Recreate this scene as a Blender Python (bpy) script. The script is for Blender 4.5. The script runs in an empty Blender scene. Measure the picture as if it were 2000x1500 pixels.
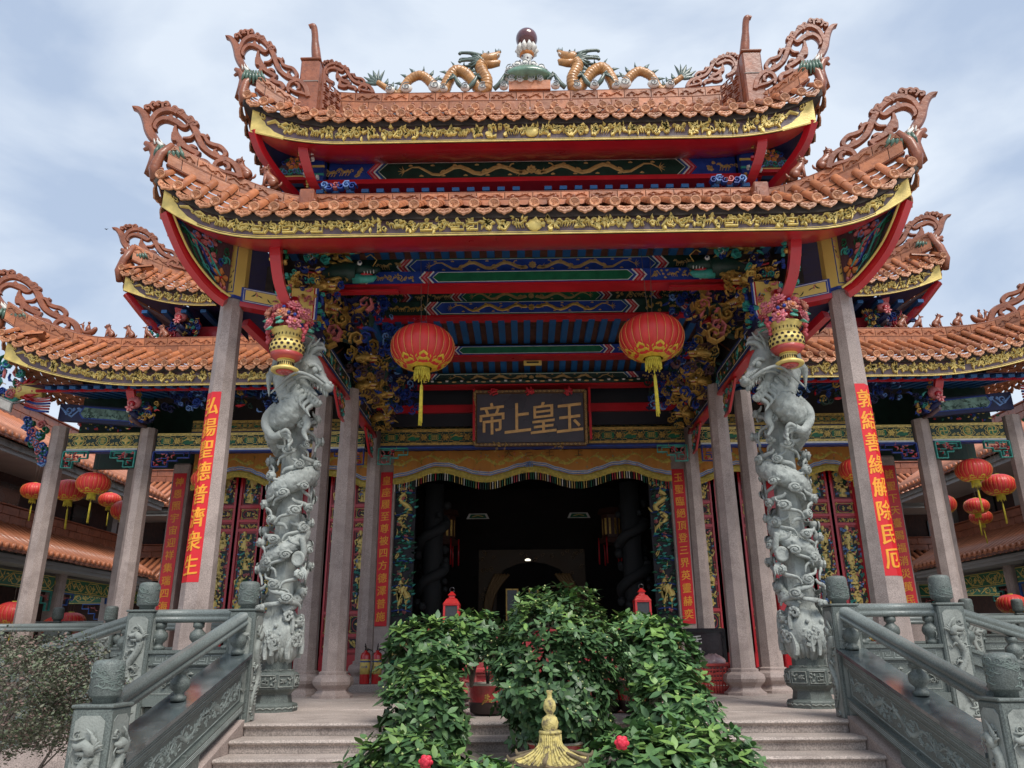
import bpy, bmesh, math, random
from math import sin, cos, pi, radians, sqrt, atan2
from mathutils import Vector as V, Matrix

S = bpy.context.scene
COL = S.collection
RND = random.Random(7)

# ------------------------------------------------------------------ camera
_yaw, _pit, _rol = radians(.83), radians(18.96), radians(-.46)
_f = V((-sin(_yaw) * cos(_pit), cos(_yaw) * cos(_pit), sin(_pit)))
_r = V((cos(_yaw), sin(_yaw), 0.0)); _u = _r.cross(_f)
_R = _r * cos(_rol) + _u * sin(_rol); _U = _u * cos(_rol) - _r * sin(_rol)
cam = bpy.data.objects.new('camera', bpy.data.cameras.new('camera'))
cam.data.sensor_width = 36; cam.data.lens = 27.0
cam.data.clip_start = .05; cam.data.clip_end = 2000
_m = Matrix((_R, _U, -_f)).transposed().to_4x4(); _m.translation = V((-.152, 0, .60))
cam.matrix_world = _m
COL.objects.link(cam); S.camera = cam

# ------------------------------------------------------------------ sky, sun, exposure
SUN_EL, SUN_AZ = radians(54), radians(152)      # azimuth: where the sun stands, clockwise from +Y
W = bpy.data.worlds.new('World'); S.world = W; W.use_nodes = True
nt = W.node_tree; nt.nodes.clear()
out = nt.nodes.new('ShaderNodeOutputWorld'); bg = nt.nodes.new('ShaderNodeBackground')
sky = nt.nodes.new('ShaderNodeTexSky'); sky.sky_type = 'NISHITA'; sky.sun_disc = False
sky.sun_elevation = SUN_EL; sky.sun_rotation = SUN_AZ; sky.air_density = 1.3; sky.dust_density = 2.0
tc = nt.nodes.new('ShaderNodeTexCoord'); mp = nt.nodes.new('ShaderNodeMapping')
mp.inputs['Scale'].default_value = (1.0, 1.0, 2.4); mp.inputs['Location'].default_value = (3.1, 1.7, .4)
n1 = nt.nodes.new('ShaderNodeTexNoise'); n1.inputs['Scale'].default_value = 2.6; n1.inputs['Detail'].default_value = 9
n1.inputs['Roughness'].default_value = .5; n1.inputs['Distortion'].default_value = .35
r1 = nt.nodes.new('ShaderNodeValToRGB'); r1.color_ramp.elements[0].position = .40; r1.color_ramp.elements[1].position = .62
r1.color_ramp.elements[0].color = (3.9, 4.75, 6.2, 1); r1.color_ramp.elements[1].color = (6.5, 7.15, 8.0, 1)
mx = nt.nodes.new('ShaderNodeMixRGB'); mx.inputs['Fac'].default_value = .86
nt.links.new(tc.outputs['Generated'], mp.inputs['Vector']); nt.links.new(mp.outputs['Vector'], n1.inputs['Vector'])
nt.links.new(n1.outputs['Fac'], r1.inputs['Fac']); nt.links.new(sky.outputs['Color'], mx.inputs['Color1'])
nt.links.new(r1.outputs['Color'], mx.inputs['Color2']); nt.links.new(mx.outputs['Color'], bg.inputs['Color'])
nt.links.new(bg.outputs['Background'], out.inputs['Surface'])
bg.inputs['Strength'].default_value = .092
sun = bpy.data.objects.new('sun', bpy.data.lights.new('sun', 'SUN'))
sun.data.energy = 2.3; sun.data.angle = radians(26); sun.data.color = (1, .95, .88)
_sd = V((sin(SUN_AZ) * cos(SUN_EL), cos(SUN_AZ) * cos(SUN_EL), sin(SUN_EL)))
sun.rotation_euler = _sd.to_track_quat('Z', 'Y').to_euler(); COL.objects.link(sun)
S.view_settings.view_transform = 'Standard'; S.view_settings.look = 'None'
S.view_settings.gamma = 1; S.view_settings.use_curve_mapping = False
S.view_settings.exposure = .54

# ------------------------------------------------------------------ materials
MATS = {}
def mat(name, col, rough=.6, metal=0.0, var=.16, vs=2.2, bump=.15, bs=26, col2=None, c2pos=(.5, .68), speck=None, coat=0.0, spec=.5, fine=0.0, rnd=.0):
    if name in MATS: return MATS[name]
    m = bpy.data.materials.new(name); m.use_nodes = True; t = m.node_tree; N = t.nodes; L = t.links
    b = N['Principled BSDF']; b.inputs['Roughness'].default_value = rough; b.inputs['Metallic'].default_value = metal
    b.inputs['Coat Weight'].default_value = coat; b.inputs['Coat Roughness'].default_value = .12
    b.inputs['Specular IOR Level'].default_value = spec
    tc = N.new('ShaderNodeTexCoord')
    n = N.new('ShaderNodeTexNoise'); n.inputs['Scale'].default_value = vs; n.inputs['Detail'].default_value = 6
    L.new(tc.outputs['Object'], n.inputs['Vector'])
    r = N.new('ShaderNodeValToRGB'); e = r.color_ramp.elements
    e[0].position = .3; e[1].position = .7
    e[0].color = tuple(c * (1 - var) for c in col) + (1,); e[1].color = tuple(min(1, c * (1 + var)) for c in col) + (1,)
    L.new(n.outputs['Fac'], r.inputs['Fac']); cur = r.outputs['Color']
    if col2:
        n2 = N.new('ShaderNodeTexNoise'); n2.inputs['Scale'].default_value = vs * 2.7; n2.inputs['Detail'].default_value = 8
        n2.inputs['Roughness'].default_value = .65; L.new(tc.outputs['Object'], n2.inputs['Vector'])
        r2 = N.new('ShaderNodeValToRGB'); r2.color_ramp.elements[0].position = c2pos[0]; r2.color_ramp.elements[1].position = c2pos[1]
        L.new(n2.outputs['Fac'], r2.inputs['Fac']); x = N.new('ShaderNodeMixRGB'); L.new(r2.outputs['Color'], x.inputs['Fac'])
        L.new(cur, x.inputs['Color1']); x.inputs['Color2'].default_value = (*col2, 1); cur = x.outputs['Color']
    if speck:
        n3 = N.new('ShaderNodeTexNoise'); n3.inputs['Scale'].default_value = speck; n3.inputs['Detail'].default_value = 3
        L.new(tc.outputs['Object'], n3.inputs['Vector'])
        r3 = N.new('ShaderNodeValToRGB'); r3.color_ramp.elements[0].position = .38; r3.color_ramp.elements[1].position = .62
        r3.color_ramp.elements[0].color = (.6, .6, .6, 1); r3.color_ramp.elements[1].color = (1.3, 1.3, 1.3, 1)
        L.new(n3.outputs['Fac'], r3.inputs['Fac']); x = N.new('ShaderNodeMixRGB'); x.blend_type = 'MULTIPLY'; x.inputs['Fac'].default_value = .8
        L.new(cur, x.inputs['Color1']); L.new(r3.outputs['Color'], x.inputs['Color2']); cur = x.outputs['Color']
    if rnd:
        oi = N.new('ShaderNodeObjectInfo'); mr = N.new('ShaderNodeMapRange'); mr.inputs['To Min'].default_value = 1 - rnd; mr.inputs['To Max'].default_value = 1 + rnd
        L.new(oi.outputs['Random'], mr.inputs['Value']); x = N.new('ShaderNodeHueSaturation'); L.new(mr.outputs['Result'], x.inputs['Value'])
        L.new(cur, x.inputs['Color']); cur = x.outputs['Color']
    L.new(cur, b.inputs['Base Color'])
    if bump:
        n4 = N.new('ShaderNodeTexNoise'); n4.inputs['Scale'].default_value = bs; n4.inputs['Detail'].default_value = 5
        L.new(tc.outputs['Object'], n4.inputs['Vector'])
        bp = N.new('ShaderNodeBump'); bp.inputs['Strength'].default_value = bump; bp.inputs['Distance'].default_value = .02
        L.new(n4.outputs['Fac'], bp.inputs['Height']); L.new(bp.outputs['Normal'], b.inputs['Normal'])
        if rough > .15:
            mr = N.new('ShaderNodeMapRange'); mr.inputs['To Min'].default_value = max(.05, rough - .14); mr.inputs['To Max'].default_value = min(1, rough + .14)
            L.new(n.outputs['Fac'], mr.inputs['Value']); L.new(mr.outputs['Result'], b.inputs['Roughness'])
    MATS[name] = m; return m

TERRA = mat('glazed_terracotta', (.41, .145, .058), .45, var=.25, vs=5, bump=.3, bs=14, col2=(.26, .08, .035), c2pos=(.48, .72), coat=.15, rnd=.26)
TERRA2 = mat('terracotta_tile_face', (.50, .225, .11), .55, var=.22, vs=9, bump=.3, bs=60, col2=(.30, .11, .055), c2pos=(.46, .68), coat=.05, rnd=.22)
TERRAR = mat('terracotta_ornament', (.28, .088, .04), .42, var=.25, vs=6, bump=.25, bs=20, col2=(.19, .06, .032), coat=.22)
GROUT = mat('weathered_mortar', (.22, .19, .17), .9, var=.3, vs=8, bump=.3)
DARKTILE = mat('blackened_tile_underside', (.055, .045, .04), .8, var=.4, vs=8)
GOLD = mat('gold_paint', (.76, .58, .18), .42, metal=.15, var=.14, vs=14, bump=.15, bs=50)
GOLDD = mat('old_gold_leaf', (.55, .34, .085), .42, metal=.45, var=.3, vs=16, bump=.25, bs=50)
GOLDF = mat('flat_gold_paint', (.50, .31, .11), .6, metal=.1, var=.2, vs=20)
YEL = mat('yellow_paint', (.68, .50, .13), .5, var=.1, bump=.05)
MAROON = mat('maroon_lacquer', (.095, .052, .06), .4, var=.3, vs=4, bump=.1, coat=.35)
RED = mat('red_lacquer', (.50, .012, .02), .34, var=.14, vs=3, bump=.05, coat=.45)
REDB = mat('bright_red_paper', (.68, .012, .02), .42, var=.08, vs=3, bump=.06, bs=8, coat=.2)
REDDEEP = mat('deep_red_panel', (.40, .014, .02), .4, var=.2, coat=.3)
BLUE = mat('cobalt_paint', (.016, .05, .27), .45, var=.25, vs=9, bump=.1)
NAVY = mat('navy_paint', (.010, .014, .065), .5, var=.3, vs=9, bump=.1)
LBLUE = mat('light_blue_paint', (.16, .30, .60), .5, var=.25, vs=9)
GREEN = mat('emerald_paint', (.01, .13, .055), .45, var=.25, vs=9, bump=.1)
DGREEN = mat('dark_green_paint', (.008, .035, .024), .5, var=.3, vs=9)
TEAL = mat('teal_paint', (.05, .34, .28), .45, var=.3, vs=12)
PINK = mat('pink_paint', (.58, .17, .17), .5, var=.35, vs=18)
WHITE = mat('white_paint', (.72, .70, .65), .5, var=.15, vs=14)
ORANGE = mat('orange_paint', (.55, .20, .05), .5, var=.3, vs=14)
BLACK = mat('black_lacquer', (.012, .012, .014), .28, var=.2, coat=.4)
RAFBLUE = mat('rafter_blue', (.015, .10, .27), .55, var=.15, vs=6)
BROWN = mat('soffit_brown', (.13, .055, .035), .65, var=.3, vs=10)
GRAN = mat('pink_granite', (.43, .345, .31), .55, var=.14, vs=1.6, bump=.12, bs=60, speck=150, col2=(.28, .22, .195), c2pos=(.45, .75))
GRANS = mat('stair_granite', (.44, .375, .335), .62, var=.16, vs=1.3, bump=.15, bs=60, speck=80, col2=(.27, .22, .195), c2pos=(.5, .78))
SLATE = mat('grey_green_stone', (.125, .146, .135), .55, var=.2, vs=2, bump=.1, bs=50, speck=120, col2=(.075, .09, .083), c2pos=(.5, .8))
SLATEL = mat('carved_pale_stone', (.27, .29, .265), .75, var=.2, vs=5, bump=.3, bs=70, col2=(.17, .185, .17))
SLATEP = mat('polished_slate', (.075, .095, .098), .16, var=.35, vs=3.5, bump=.03, col2=(.13, .15, .155), c2pos=(.45, .7), coat=.5)
DRAG = mat('pale_dragon_stone', (.36, .385, .36), .76, var=.24, vs=4, bump=.4, bs=45, col2=(.19, .205, .19), c2pos=(.48, .75))
PAPER = REDB
SIGNG = mat('sign_gold', (.62, .36, .09), .4, metal=.2, var=.15, vs=20)
CHARG = mat('painted_gold_character', (.86, .36, .03), .5, var=.1, vs=10, bump=0)
LANT = mat('lantern_silk', (.64, .035, .03), .5, var=.12, vs=5, bump=.12, bs=30, coat=.1)
TASSEL = mat('yellow_tassel', (.68, .56, .06), .7, var=.2, vs=20, bump=.4, bs=80)
LEAF = [mat('leaf_mid', (.085, .175, .055), .5, var=.35, vs=9, bump=.1, rnd=.35, coat=.06), mat('leaf_dark', (.055, .125, .045), .5, var=.35, vs=9, bump=.1, rnd=.3, coat=.06),
        mat('leaf_light', (.155, .27, .065), .5, var=.3, vs=9, bump=.1, rnd=.25, coat=.04)]
DRYLEAF = [mat('dry_leaf', (.16, .155, .11), .7, var=.45, vs=20, bump=.1), mat('dry_leaf_red', (.20, .13, .11), .7, var=.4, vs=20), mat('dry_leaf_green', (.09, .12, .06), .6, var=.4, vs=20)]
BARK = mat('bark', (.13, .10, .08), .85, var=.3, vs=14, bump=.5)
BRICK = None

# ------------------------------------------------------------------ mesh builder
class MB:
    def __init__(s): s.v = []; s.f = []; s.m = []; s.s = []
    def q(s, f, mi=0, sm=False): s.f.append(tuple(f)); s.m.append(mi); s.s.append(sm)
    def add(s, vs):
        i = len(s.v); s.v.extend([tuple(p) for p in vs]); return i
    def poly(s, pts, mi=0): i = s.add(pts); s.q(range(i, i + len(pts)), mi)
    def box(s, x0, x1, y0, y1, z0, z1, mi=0, M=None, bev=0):
        if bev:
            b = min(bev, abs(x1 - x0) / 2.2, abs(y1 - y0) / 2.2, abs(z1 - z0) / 2.2)
            P = []
            for z, d in ((z0, b), (z0 + b, 0), (z1 - b, 0), (z1, b)):
                P += [(x0 + d + b * (d == 0), y0 + d, z), (x1 - d - b * (d == 0), y0 + d, z), (x1 - d, y0 + d + b * (d == 0), z), (x1 - d, y1 - d - b * (d == 0), z),
                      (x1 - d - b * (d == 0), y1 - d, z), (x0 + d + b * (d == 0), y1 - d, z), (x0 + d, y1 - d - b * (d == 0), z), (x0 + d, y0 + d + b * (d == 0), z)]
            if M: P = [M @ V(p) for p in P]
            i = s.add(P)
            for k in range(3):
                for j in range(8): a = i + k * 8; s.q((a + j, a + (j + 1) % 8, a + 8 + (j + 1) % 8, a + 8 + j), mi)
            s.q([i + 7 - j for j in range(8)], mi); s.q([i + 24 + j for j in range(8)], mi); return
        P = [V((x, y, z)) for z in (z0, z1) for x, y in ((x0, y0), (x1, y0), (x1, y1), (x0, y1))]
        if M: P = [M @ p for p in P]
        i = s.add(P)
        for f in ((3, 2, 1, 0), (4, 5, 6, 7), (0, 1, 5, 4), (1, 2, 6, 5), (2, 3, 7, 6), (3, 0, 4, 7)): s.q([i + k for k in f], mi)
    def lathe(s, prof, n=16, c=(0, 0, 0), mi=0, a0=0.0, M=None, sm=True, sx=1, sy=1):
        P = []
        for r, z in prof:
            for j in range(n):
                a = a0 + 2 * pi * j / n; P.append(V((c[0] + r * cos(a) * sx, c[1] + r * sin(a) * sy, c[2] + z)))
        if M: P = [M @ p for p in P]
        i = s.add(P); mis = mi if isinstance(mi, (list, tuple)) else [mi] * len(prof)
        for k in range(len(prof) - 1):
            for j in range(n):
                a = i + k * n; s.q((a + j, a + (j + 1) % n, a + n + (j + 1) % n, a + n + j), mis[k], sm)
        if prof[0][0] > 1e-4: s.q([i + n - 1 - j for j in range(n)], mis[0])
        if prof[-1][0] > 1e-4: s.q([i + (len(prof) - 1) * n + j for j in range(n)], mis[-1])
    def tube(s, path, rad, n=8, mi=0, flat=1.0, mod=None, up=None, caps=True, sm=True, a0=0.0):
        path = [V(p) for p in path]; N = len(path)
        rad = [rad] * N if isinstance(rad, (int, float)) else rad
        T = []
        for i in range(N):
            d = path[min(i + 1, N - 1)] - path[max(i - 1, 0)]; T.append(d.normalized() if d.length > 1e-9 else V((0, 0, 1)))
        u = V(up) if up else (V((0, 0, 1)) if abs(T[0].z) < .9 else V((0, 1, 0)))
        i0 = len(s.v); ln = 0
        for i in range(N):
            t = T[i]
            if up: u = V(up)
            u = u - t * u.dot(t)
            if u.length < 1e-6: u = t.orthogonal()
            u.normalize(); w = t.cross(u)
            if i: ln += (path[i] - path[i - 1]).length
            for j in range(n):
                a = a0 + 2 * pi * j / n; r = rad[i] * (mod(ln, a) if mod else 1)
                s.v.append(tuple(path[i] + u * (cos(a) * r) + w * (sin(a) * r * flat)))
        for i in range(N - 1):
            a = i0 + i * n
            for j in range(n): s.q((a + j, a + (j + 1) % n, a + n + (j + 1) % n, a + n + j), mi, sm)
        if caps:
            s.q([i0 + n - 1 - j for j in range(n)], mi); s.q([i0 + (N - 1) * n + j for j in range(n)], mi)
    def blob(s, c, r, mi=0, n=8, k=5, M=None):
        if isinstance(r, (int, float)): r = (r, r, r)
        P = []
        for a in range(1, k):
            for j in range(n):
                t = pi * a / k; p = 2 * pi * j / n; P.append(V((c[0] + r[0] * sin(t) * cos(p), c[1] + r[1] * sin(t) * sin(p), c[2] - r[2] * cos(t))))
        P += [V((c[0], c[1], c[2] - r[2])), V((c[0], c[1], c[2] + r[2]))]
        if M: P = [M @ p for p in P]
        i = s.add(P); b = i + n * (k - 1)
        for a in range(k - 2):
            for j in range(n): q = i + a * n; s.q((q + j, q + (j + 1) % n, q + n + (j + 1) % n, q + n + j), mi, True)
        for j in range(n): s.q((b, i + (j + 1) % n, i + j), mi, True); q = i + (k - 2) * n; s.q((b + 1, q + j, q + (j + 1) % n), mi, True)
    def prism(s, pts, f, h0, h1, mi=0, mi2=None):
        n = len(pts); i = s.add([f(u, v, h0) for u, v in pts] + [f(u, v, h1) for u, v in pts])
        s.q([i + n + j for j in range(n)], mi); s.q([i + n - 1 - j for j in range(n)], mi if mi2 is None else mi2)
        for j in range(n): s.q((i + j, i + (j + 1) % n, i + n + (j + 1) % n, i + n + j), mi if mi2 is None else mi2)
    def rib(s, pts, w, f, t, mi=0, closed=False, k=.5):
        # relief ribbon along a 2-d polyline; f maps (u, v, height) to space
        N = len(pts)
        if isinstance(w, (int, float)): w = [w] * N
        n = 6 if closed else 4; i0 = len(s.v)
        for i in range(N):
            a = pts[max(i - 1, 0)]; b = pts[min(i + 1, N - 1)]; dx, dy = b[0] - a[0], b[1] - a[1]; l = sqrt(dx * dx + dy * dy) or 1
            nx, ny = -dy / l, dx / l; p = pts[i]; h = w[i] / 2
            row = [(-h, 0 if closed else -.0), (-h * k, t), (h * k, t), (h, 0)] + ([(h * k, -t), (-h * k, -t)] if closed else [])
            for o, hh in row: s.v.append(tuple(f(p[0] + nx * o, p[1] + ny * o, hh)))
        for i in range(N - 1):
            a = i0 + i * n
            for j in range(n if closed else n - 1):
                s.q((a + j, a + (j + 1) % n, a + n + (j + 1) % n, a + n + j), mi, False)
        s.q([i0 + n - 1 - j for j in range(n)], mi); s.q([i0 + (N - 1) * n + j for j in range(n)], mi)
    def build(s, name, mats, parent=None, local=False, smooth=None, props=None, flip=False):
        me = bpy.data.meshes.new(name); me.from_pydata(s.v, [], [f[::-1] for f in s.f] if flip else s.f)
        if not isinstance(mats, (list, tuple)): mats = [mats]
        for m in mats: me.materials.append(m)
        if len(mats) > 1: me.polygons.foreach_set('material_index', [min(x, len(mats) - 1) for x in s.m])
        me.polygons.foreach_set('use_smooth', [bool(x) for x in s.s]); me.update()
        o = bpy.data.objects.new(name, me); COL.objects.link(o)
        if parent: attach(o, parent, local)
        if props:
            for k, v in props.items(): o[k] = v
        return o

def wm(o):
    m = o.matrix_basis.copy()
    if o.parent: m = wm(o.parent) @ o.matrix_parent_inverse @ m
    return m
def attach(o, parent, local=False):
    o.parent = parent
    if not local: o.matrix_parent_inverse = wm(parent).inverted()
def thing(name, label, cat, loc=(0, 0, 0), rz=0.0, group=None):
    o = bpy.data.objects.new(name, None); COL.objects.link(o); o.empty_display_size = .2
    o.location = loc; o.rotation_euler = (0, 0, rz); o['label'] = label; o['category'] = cat
    if group: o['group'] = group
    return o
def tag(o, label, cat, group=None):
    o['label'] = label; o['category'] = cat
    if group: o['group'] = group
    return o
def inst(name, mesh, parent, M, local=False):
    o = bpy.data.objects.new(name, mesh); COL.objects.link(o)
    if parent: attach(o, parent, local)
    o.matrix_basis = M if not isinstance(M, V) else Matrix.Translation(M)
    return o
def kids(o): return [c for c in list(o.children)]
def dup(o, parent=None, label=None, loc=None, rz=None):
    ch = kids(o); c = o.copy(); COL.objects.link(c)
    if parent: c.parent = parent; c.matrix_parent_inverse = o.matrix_parent_inverse
    if label: c['label'] = label
    if loc is not None: c.location = loc
    if rz is not None: c.rotation_euler = (0, 0, rz)
    for k in ch: dup(k, c)
    return c
def mirror_copy(o, label=None, parent=None):
    # mirrored across the temple's axis (x -> -x); meshes of a mirrored thing are new data
    ch = kids(o); c = o.copy(); COL.objects.link(c)
    if label: c['label'] = label
    if parent is not None: c.parent = parent
    X = Matrix.Scale(-1, 4, V((1, 0, 0)))
    if parent is None: c.matrix_basis = X @ o.matrix_basis @ X
    else:
        c.matrix_parent_inverse = X @ o.matrix_parent_inverse @ X; c.matrix_basis = X @ o.matrix_basis @ X
    if o.data is not None:
        key = o.data.name
        if key not in MIR:
            me = o.data.copy(); me.transform(X); me.flip_normals(); me.update(); MIR[key] = me
        c.data = MIR[key]
    for k in ch: mirror_copy(k, None, c)
    return c
MIR = {}
def frame(o, ux, uv, n=None):
    o, ux, uv = V(o), V(ux), V(uv); n = V(n) if n else ux.cross(uv).normalized()
    return lambda u, v, h=0: o + ux * u + uv * v + n * h
def lerp(a, b, t): return a + (b - a) * t
def curve(pts, k=6):
    # Catmull-Rom through tuples of any length
    out = []; n = len(pts)
    for i in range(n - 1):
        p0, p1, p2, p3 = pts[max(i - 1, 0)], pts[i], pts[i + 1], pts[min(i + 2, n - 1)]
        for j in range(k):
            t = j / k
            out.append(tuple(.5 * (2 * b + (c - a) * t + (2 * a - 5 * b + 4 * c - d) * t * t + (3 * b - a - 3 * c + d) * t ** 3) for a, b, c, d in zip(p0, p1, p2, p3)))
    out.append(tuple(pts[-1])); return out

def text_geo(body, size, depth=.004, bold=.018, line=1.0, align='CENTER', offset=0):
    cu = bpy.data.curves.new('t', 'FONT'); cu.body = body; cu.size = size; cu.extrude = depth; cu.offset = offset
    cu.align_x = align; cu.align_y = 'CENTER'; cu.space_line = line; cu.resolution_u = 2
    o = bpy.data.objects.new('t', cu); COL.objects.link(o)
    dg = bpy.context.evaluated_depsgraph_get(); me = bpy.data.meshes.new_from_object(o.evaluated_get(dg))
    vs = [tuple(v.co) for v in me.vertices]; fs = [tuple(p.vertices) for p in me.polygons]
    if bold:   # three overlapping strokes, each a hair proud of the last, written with a slight upward slant
        e = size * bold; base, bf = vs, fs; vs, fs = [], []
        for k, (dx, dy) in enumerate(((-e, 0), (e, e * .4), (0, -e * .4))):
            n = len(vs); vs += [(x + dx, y + .09 * x + dy, z + .0004 * k) for x, y, z in base]; fs += [tuple(n + j for j in q) for q in bf]
    bpy.data.objects.remove(o); bpy.data.meshes.remove(me); bpy.data.curves.remove(cu)
    return vs, fs
def put_text(mb, geo, f, mi=0, mx=1.0):
    vs, fs = geo; i = mb.add([f(x, y, z) for x, y, z in vs])
    for q in fs: mb.q([i + k for k in q], mi)

# ------------------------------------------------------------------ 2-d ornament motifs: lists of (points, widths, colour index)
def spiral(cx, cy, r, turns, a0, sg, w, n=11):
    P, Wd = [], []
    for i in range(n):
        t = i / (n - 1); rr = r * (1 - .82 * t); a = a0 + sg * turns * 2 * pi * t
        P.append((cx + rr * cos(a), cy + rr * sin(a))); Wd.append(w * (1 - .45 * t))
    return P, Wd
def leaf2(x, y, a, l, w, bend=.3):
    P = [(x + l * t * cos(a + bend * t), y + l * t * sin(a + bend * t)) for t in (0, .3, .62, 1)]
    return P, [w * .3, w, w * .75, w * .06]
def flower2(x, y, r, n, ci, ci2, out, a0=0):
    for k in range(n):
        a = a0 + 2 * pi * k / n; out.append(([(x + r * .25 * cos(a), y + r * .25 * sin(a)), (x + r * .7 * cos(a), y + r * .7 * sin(a)), (x + r * cos(a), y + r * sin(a))], [r * .3, r * .75, r * .3], ci))
    out.append(([(x - r * .22, y), (x, y), (x + r * .22, y)], [r * .2, r * .5, r * .2], ci2))
def beast2(x, y, s, d, ci, out):
    out.append(([(x - d * s * .5, y - s * .08), (x - d * s * .2, y + s * .12), (x + d * s * .15, y), (x + d * s * .42, y + s * .25)], [s * .1, s * .36, s * .3, s * .22], ci))
    out.append(([(x + d * s * .38, y + s * .3), (x + d * s * .6, y + s * .34), (x + d * s * .78, y + s * .22)], [s * .26, s * .24, s * .1], ci))
    for k in (-.35, -.1, .2, .4):
        out.append(([(x + d * s * k, y), (x + d * s * (k + .06), y - s * .3), (x + d * s * (k + .14), y - s * .42)], [s * .13, s * .09, s * .07], ci))
    out.append((*spiral(x - d * s * .6, y + s * .1, s * .2, .9, 0 if d > 0 else pi, d, s * .11, 7), ci))
def fret2(x, y, w, h, t, ci, out):
    P = [(x, y), (x + w, y), (x + w, y + h), (x, y + h), (x, y + h * .35), (x + w * .62, y + h * .35), (x + w * .62, y + h * .7)]
    out.append((P, [t] * len(P), ci))
def man2(x, y, s, ci, out):
    out.append(([(x, y), (x + s * .03, y + s * .3), (x - s * .02, y + s * .62)], [s * .36, s * .34, s * .2], ci))
    out.append(([(x, y + s * .66), (x, y + s * .78), (x, y + s * .93)], [s * .1, s * .22, s * .1], ci))
    out.append(([(x, y + s * .55), (x + s * .24, y + s * .46), (x + s * .34, y + s * .66)], [s * .14, s * .1, s * .07], ci))
    out.append(([(x, y + s * .55), (x - s * .24, y + s * .4), (x - s * .2, y + s * .22)], [s * .14, s * .1, s * .07], ci))
def strip(rng, L, H, kinds, cs=(0,), t=.1, dense=1.0):
    out = []; x = 0
    while x < L:
        k = rng.choice(kinds); w = H * rng.uniform(.85, 1.25) / dense; cx, cy = x + w / 2, H * rng.uniform(.44, .56); c = lambda: rng.choice(cs)
        tt = H * t; r = min(w, H) * .36
        if k == 'vine':
            sg = rng.choice((-1, 1)); mcol = c()
            out.append(([(x, cy - sg * H * .3), (x + w * .3, cy + sg * H * .05), (x + w * .65, cy + sg * H * .34), (x + w, cy - sg * H * .1)], [tt * .8, tt * 1.3, tt * 1.2, tt * .7], mcol))
            out.append((*spiral(x + w * .45, cy - sg * H * .08, r * .8, 1.2, sg * 2.2, -sg, tt), mcol))
            for q in range(3):
                P, Wd = leaf2(x + w * rng.random(), cy + sg * H * rng.uniform(-.3, .3), rng.uniform(0, 6.3), r * .8, tt * 1.9); out.append((P, Wd, c()))
        elif k == 'flower':
            for q in range(4):
                P, Wd = leaf2(cx, cy, .8 + q * pi / 2 + rng.uniform(-.3, .3), r * 1.35, tt * 2.1, rng.uniform(-.8, .8)); out.append((P, Wd, c()))
            flower2(cx, cy, r * .75, 6, c(), c(), out, rng.random())
        elif k == 'beast': beast2(cx, cy, H * .62, rng.choice((-1, 1)), c(), out)
        elif k == 'fret':
            fret2(x + w * .08, H * .14, w * .8, H * .42, tt * .75, c(), out); out.append((*spiral(cx, H * .75, r * .42, 1.1, rng.random() * 6, 1, tt * .9, 7), c()))
        elif k == 'cloud':
            m = c()
            for q in range(3): out.append((*spiral(x + w * (.25 + .25 * q), cy + H * rng.uniform(-.22, .22), r * .5, 1.1, rng.random() * 6, rng.choice((-1, 1)), tt, 7), m))
            out.append(([(x, cy), (x + w * .5, cy + H * .1), (x + w, cy - H * .1)], [tt * .4, tt * 1.2, tt * .3], m))
        elif k == 'man': man2(cx, H * .1, H * .8, c(), out)
        elif k == 'leaf':
            for q in range(5):
                P, Wd = leaf2(cx + rng.uniform(-.3, .3) * w, cy + rng.uniform(-.35, .35) * H, rng.uniform(0, 6.3), r * .9, tt * 2.2, rng.uniform(-1, 1)); out.append((P, Wd, c()))
        x += w
    return out
def dragon2(x0, x1, y, H, ci, out, cc=None):
    # a swimming dragon: wavy body, head with mane at x1, claws and clouds
    n = 18; d = 1 if x1 > x0 else -1; L = abs(x1 - x0); P = []; Wd = []
    for i in range(n):
        t = i / (n - 1); P.append((x0 + (x1 - x0) * t, y + H * .3 * sin(t * L / H * 2.6) * (1 - .3 * t))); Wd.append(H * (.07 + .2 * min(1, t * 2.2)))
    out.append((P, Wd, ci)); hx, hy = P[-1]
    out.append(([(hx - d * H * .1, hy), (hx + d * H * .14, hy + H * .04), (hx + d * H * .34, hy - H * .02)], [H * .24, H * .34, H * .12], ci))
    for k in range(4): out.append((*leaf2(hx - d * H * .05, hy + H * .05, (pi if d > 0 else 0) + (k - 1.5) * .5, H * .34, H * .08, .3), ci))
    for k in range(5):
        a = (0 if d > 0 else pi) + pi + (k - 2) * .4; out.append((*leaf2(x0, P[0][1], a, H * .4, H * .06, .5 * (k - 2) * .3), ci))
    for t in (.3, .62, .85):
        i = int(t * n); px, py = P[i]; sg = 1 if i % 2 else -1
        out.append(([(px, py), (px + d * H * .16, py + sg * H * .26), (px + d * H * .32, py + sg * H * .3)], [H * .12, H * .08, H * .1], ci))
    if cc is not None:
        for k in range(int(L / H * 1.6)):
            cx = x0 + d * L * (k + .5) / (L / H * 1.6); cy = y + (-1) ** k * H * .34
            out.append(([(cx - H * .12, cy), (cx, cy + H * .04), (cx + H * .12, cy)], [H * .05, H * .14, H * .05], cc))
def relief(mb, shapes, f, t, mis=None, closed=False):
    for sh in shapes: mb.rib(sh[0], sh[1], f, t, sh[2] if mis is None else mis, closed)
def shift(shapes, dx, dy, s=1): return [([(a * s + dx, b * s + dy) for a, b in P], [w * s for w in (W_ if isinstance(W_, list) else [W_] * len(P))], c) for P, W_, c in shapes]

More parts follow.
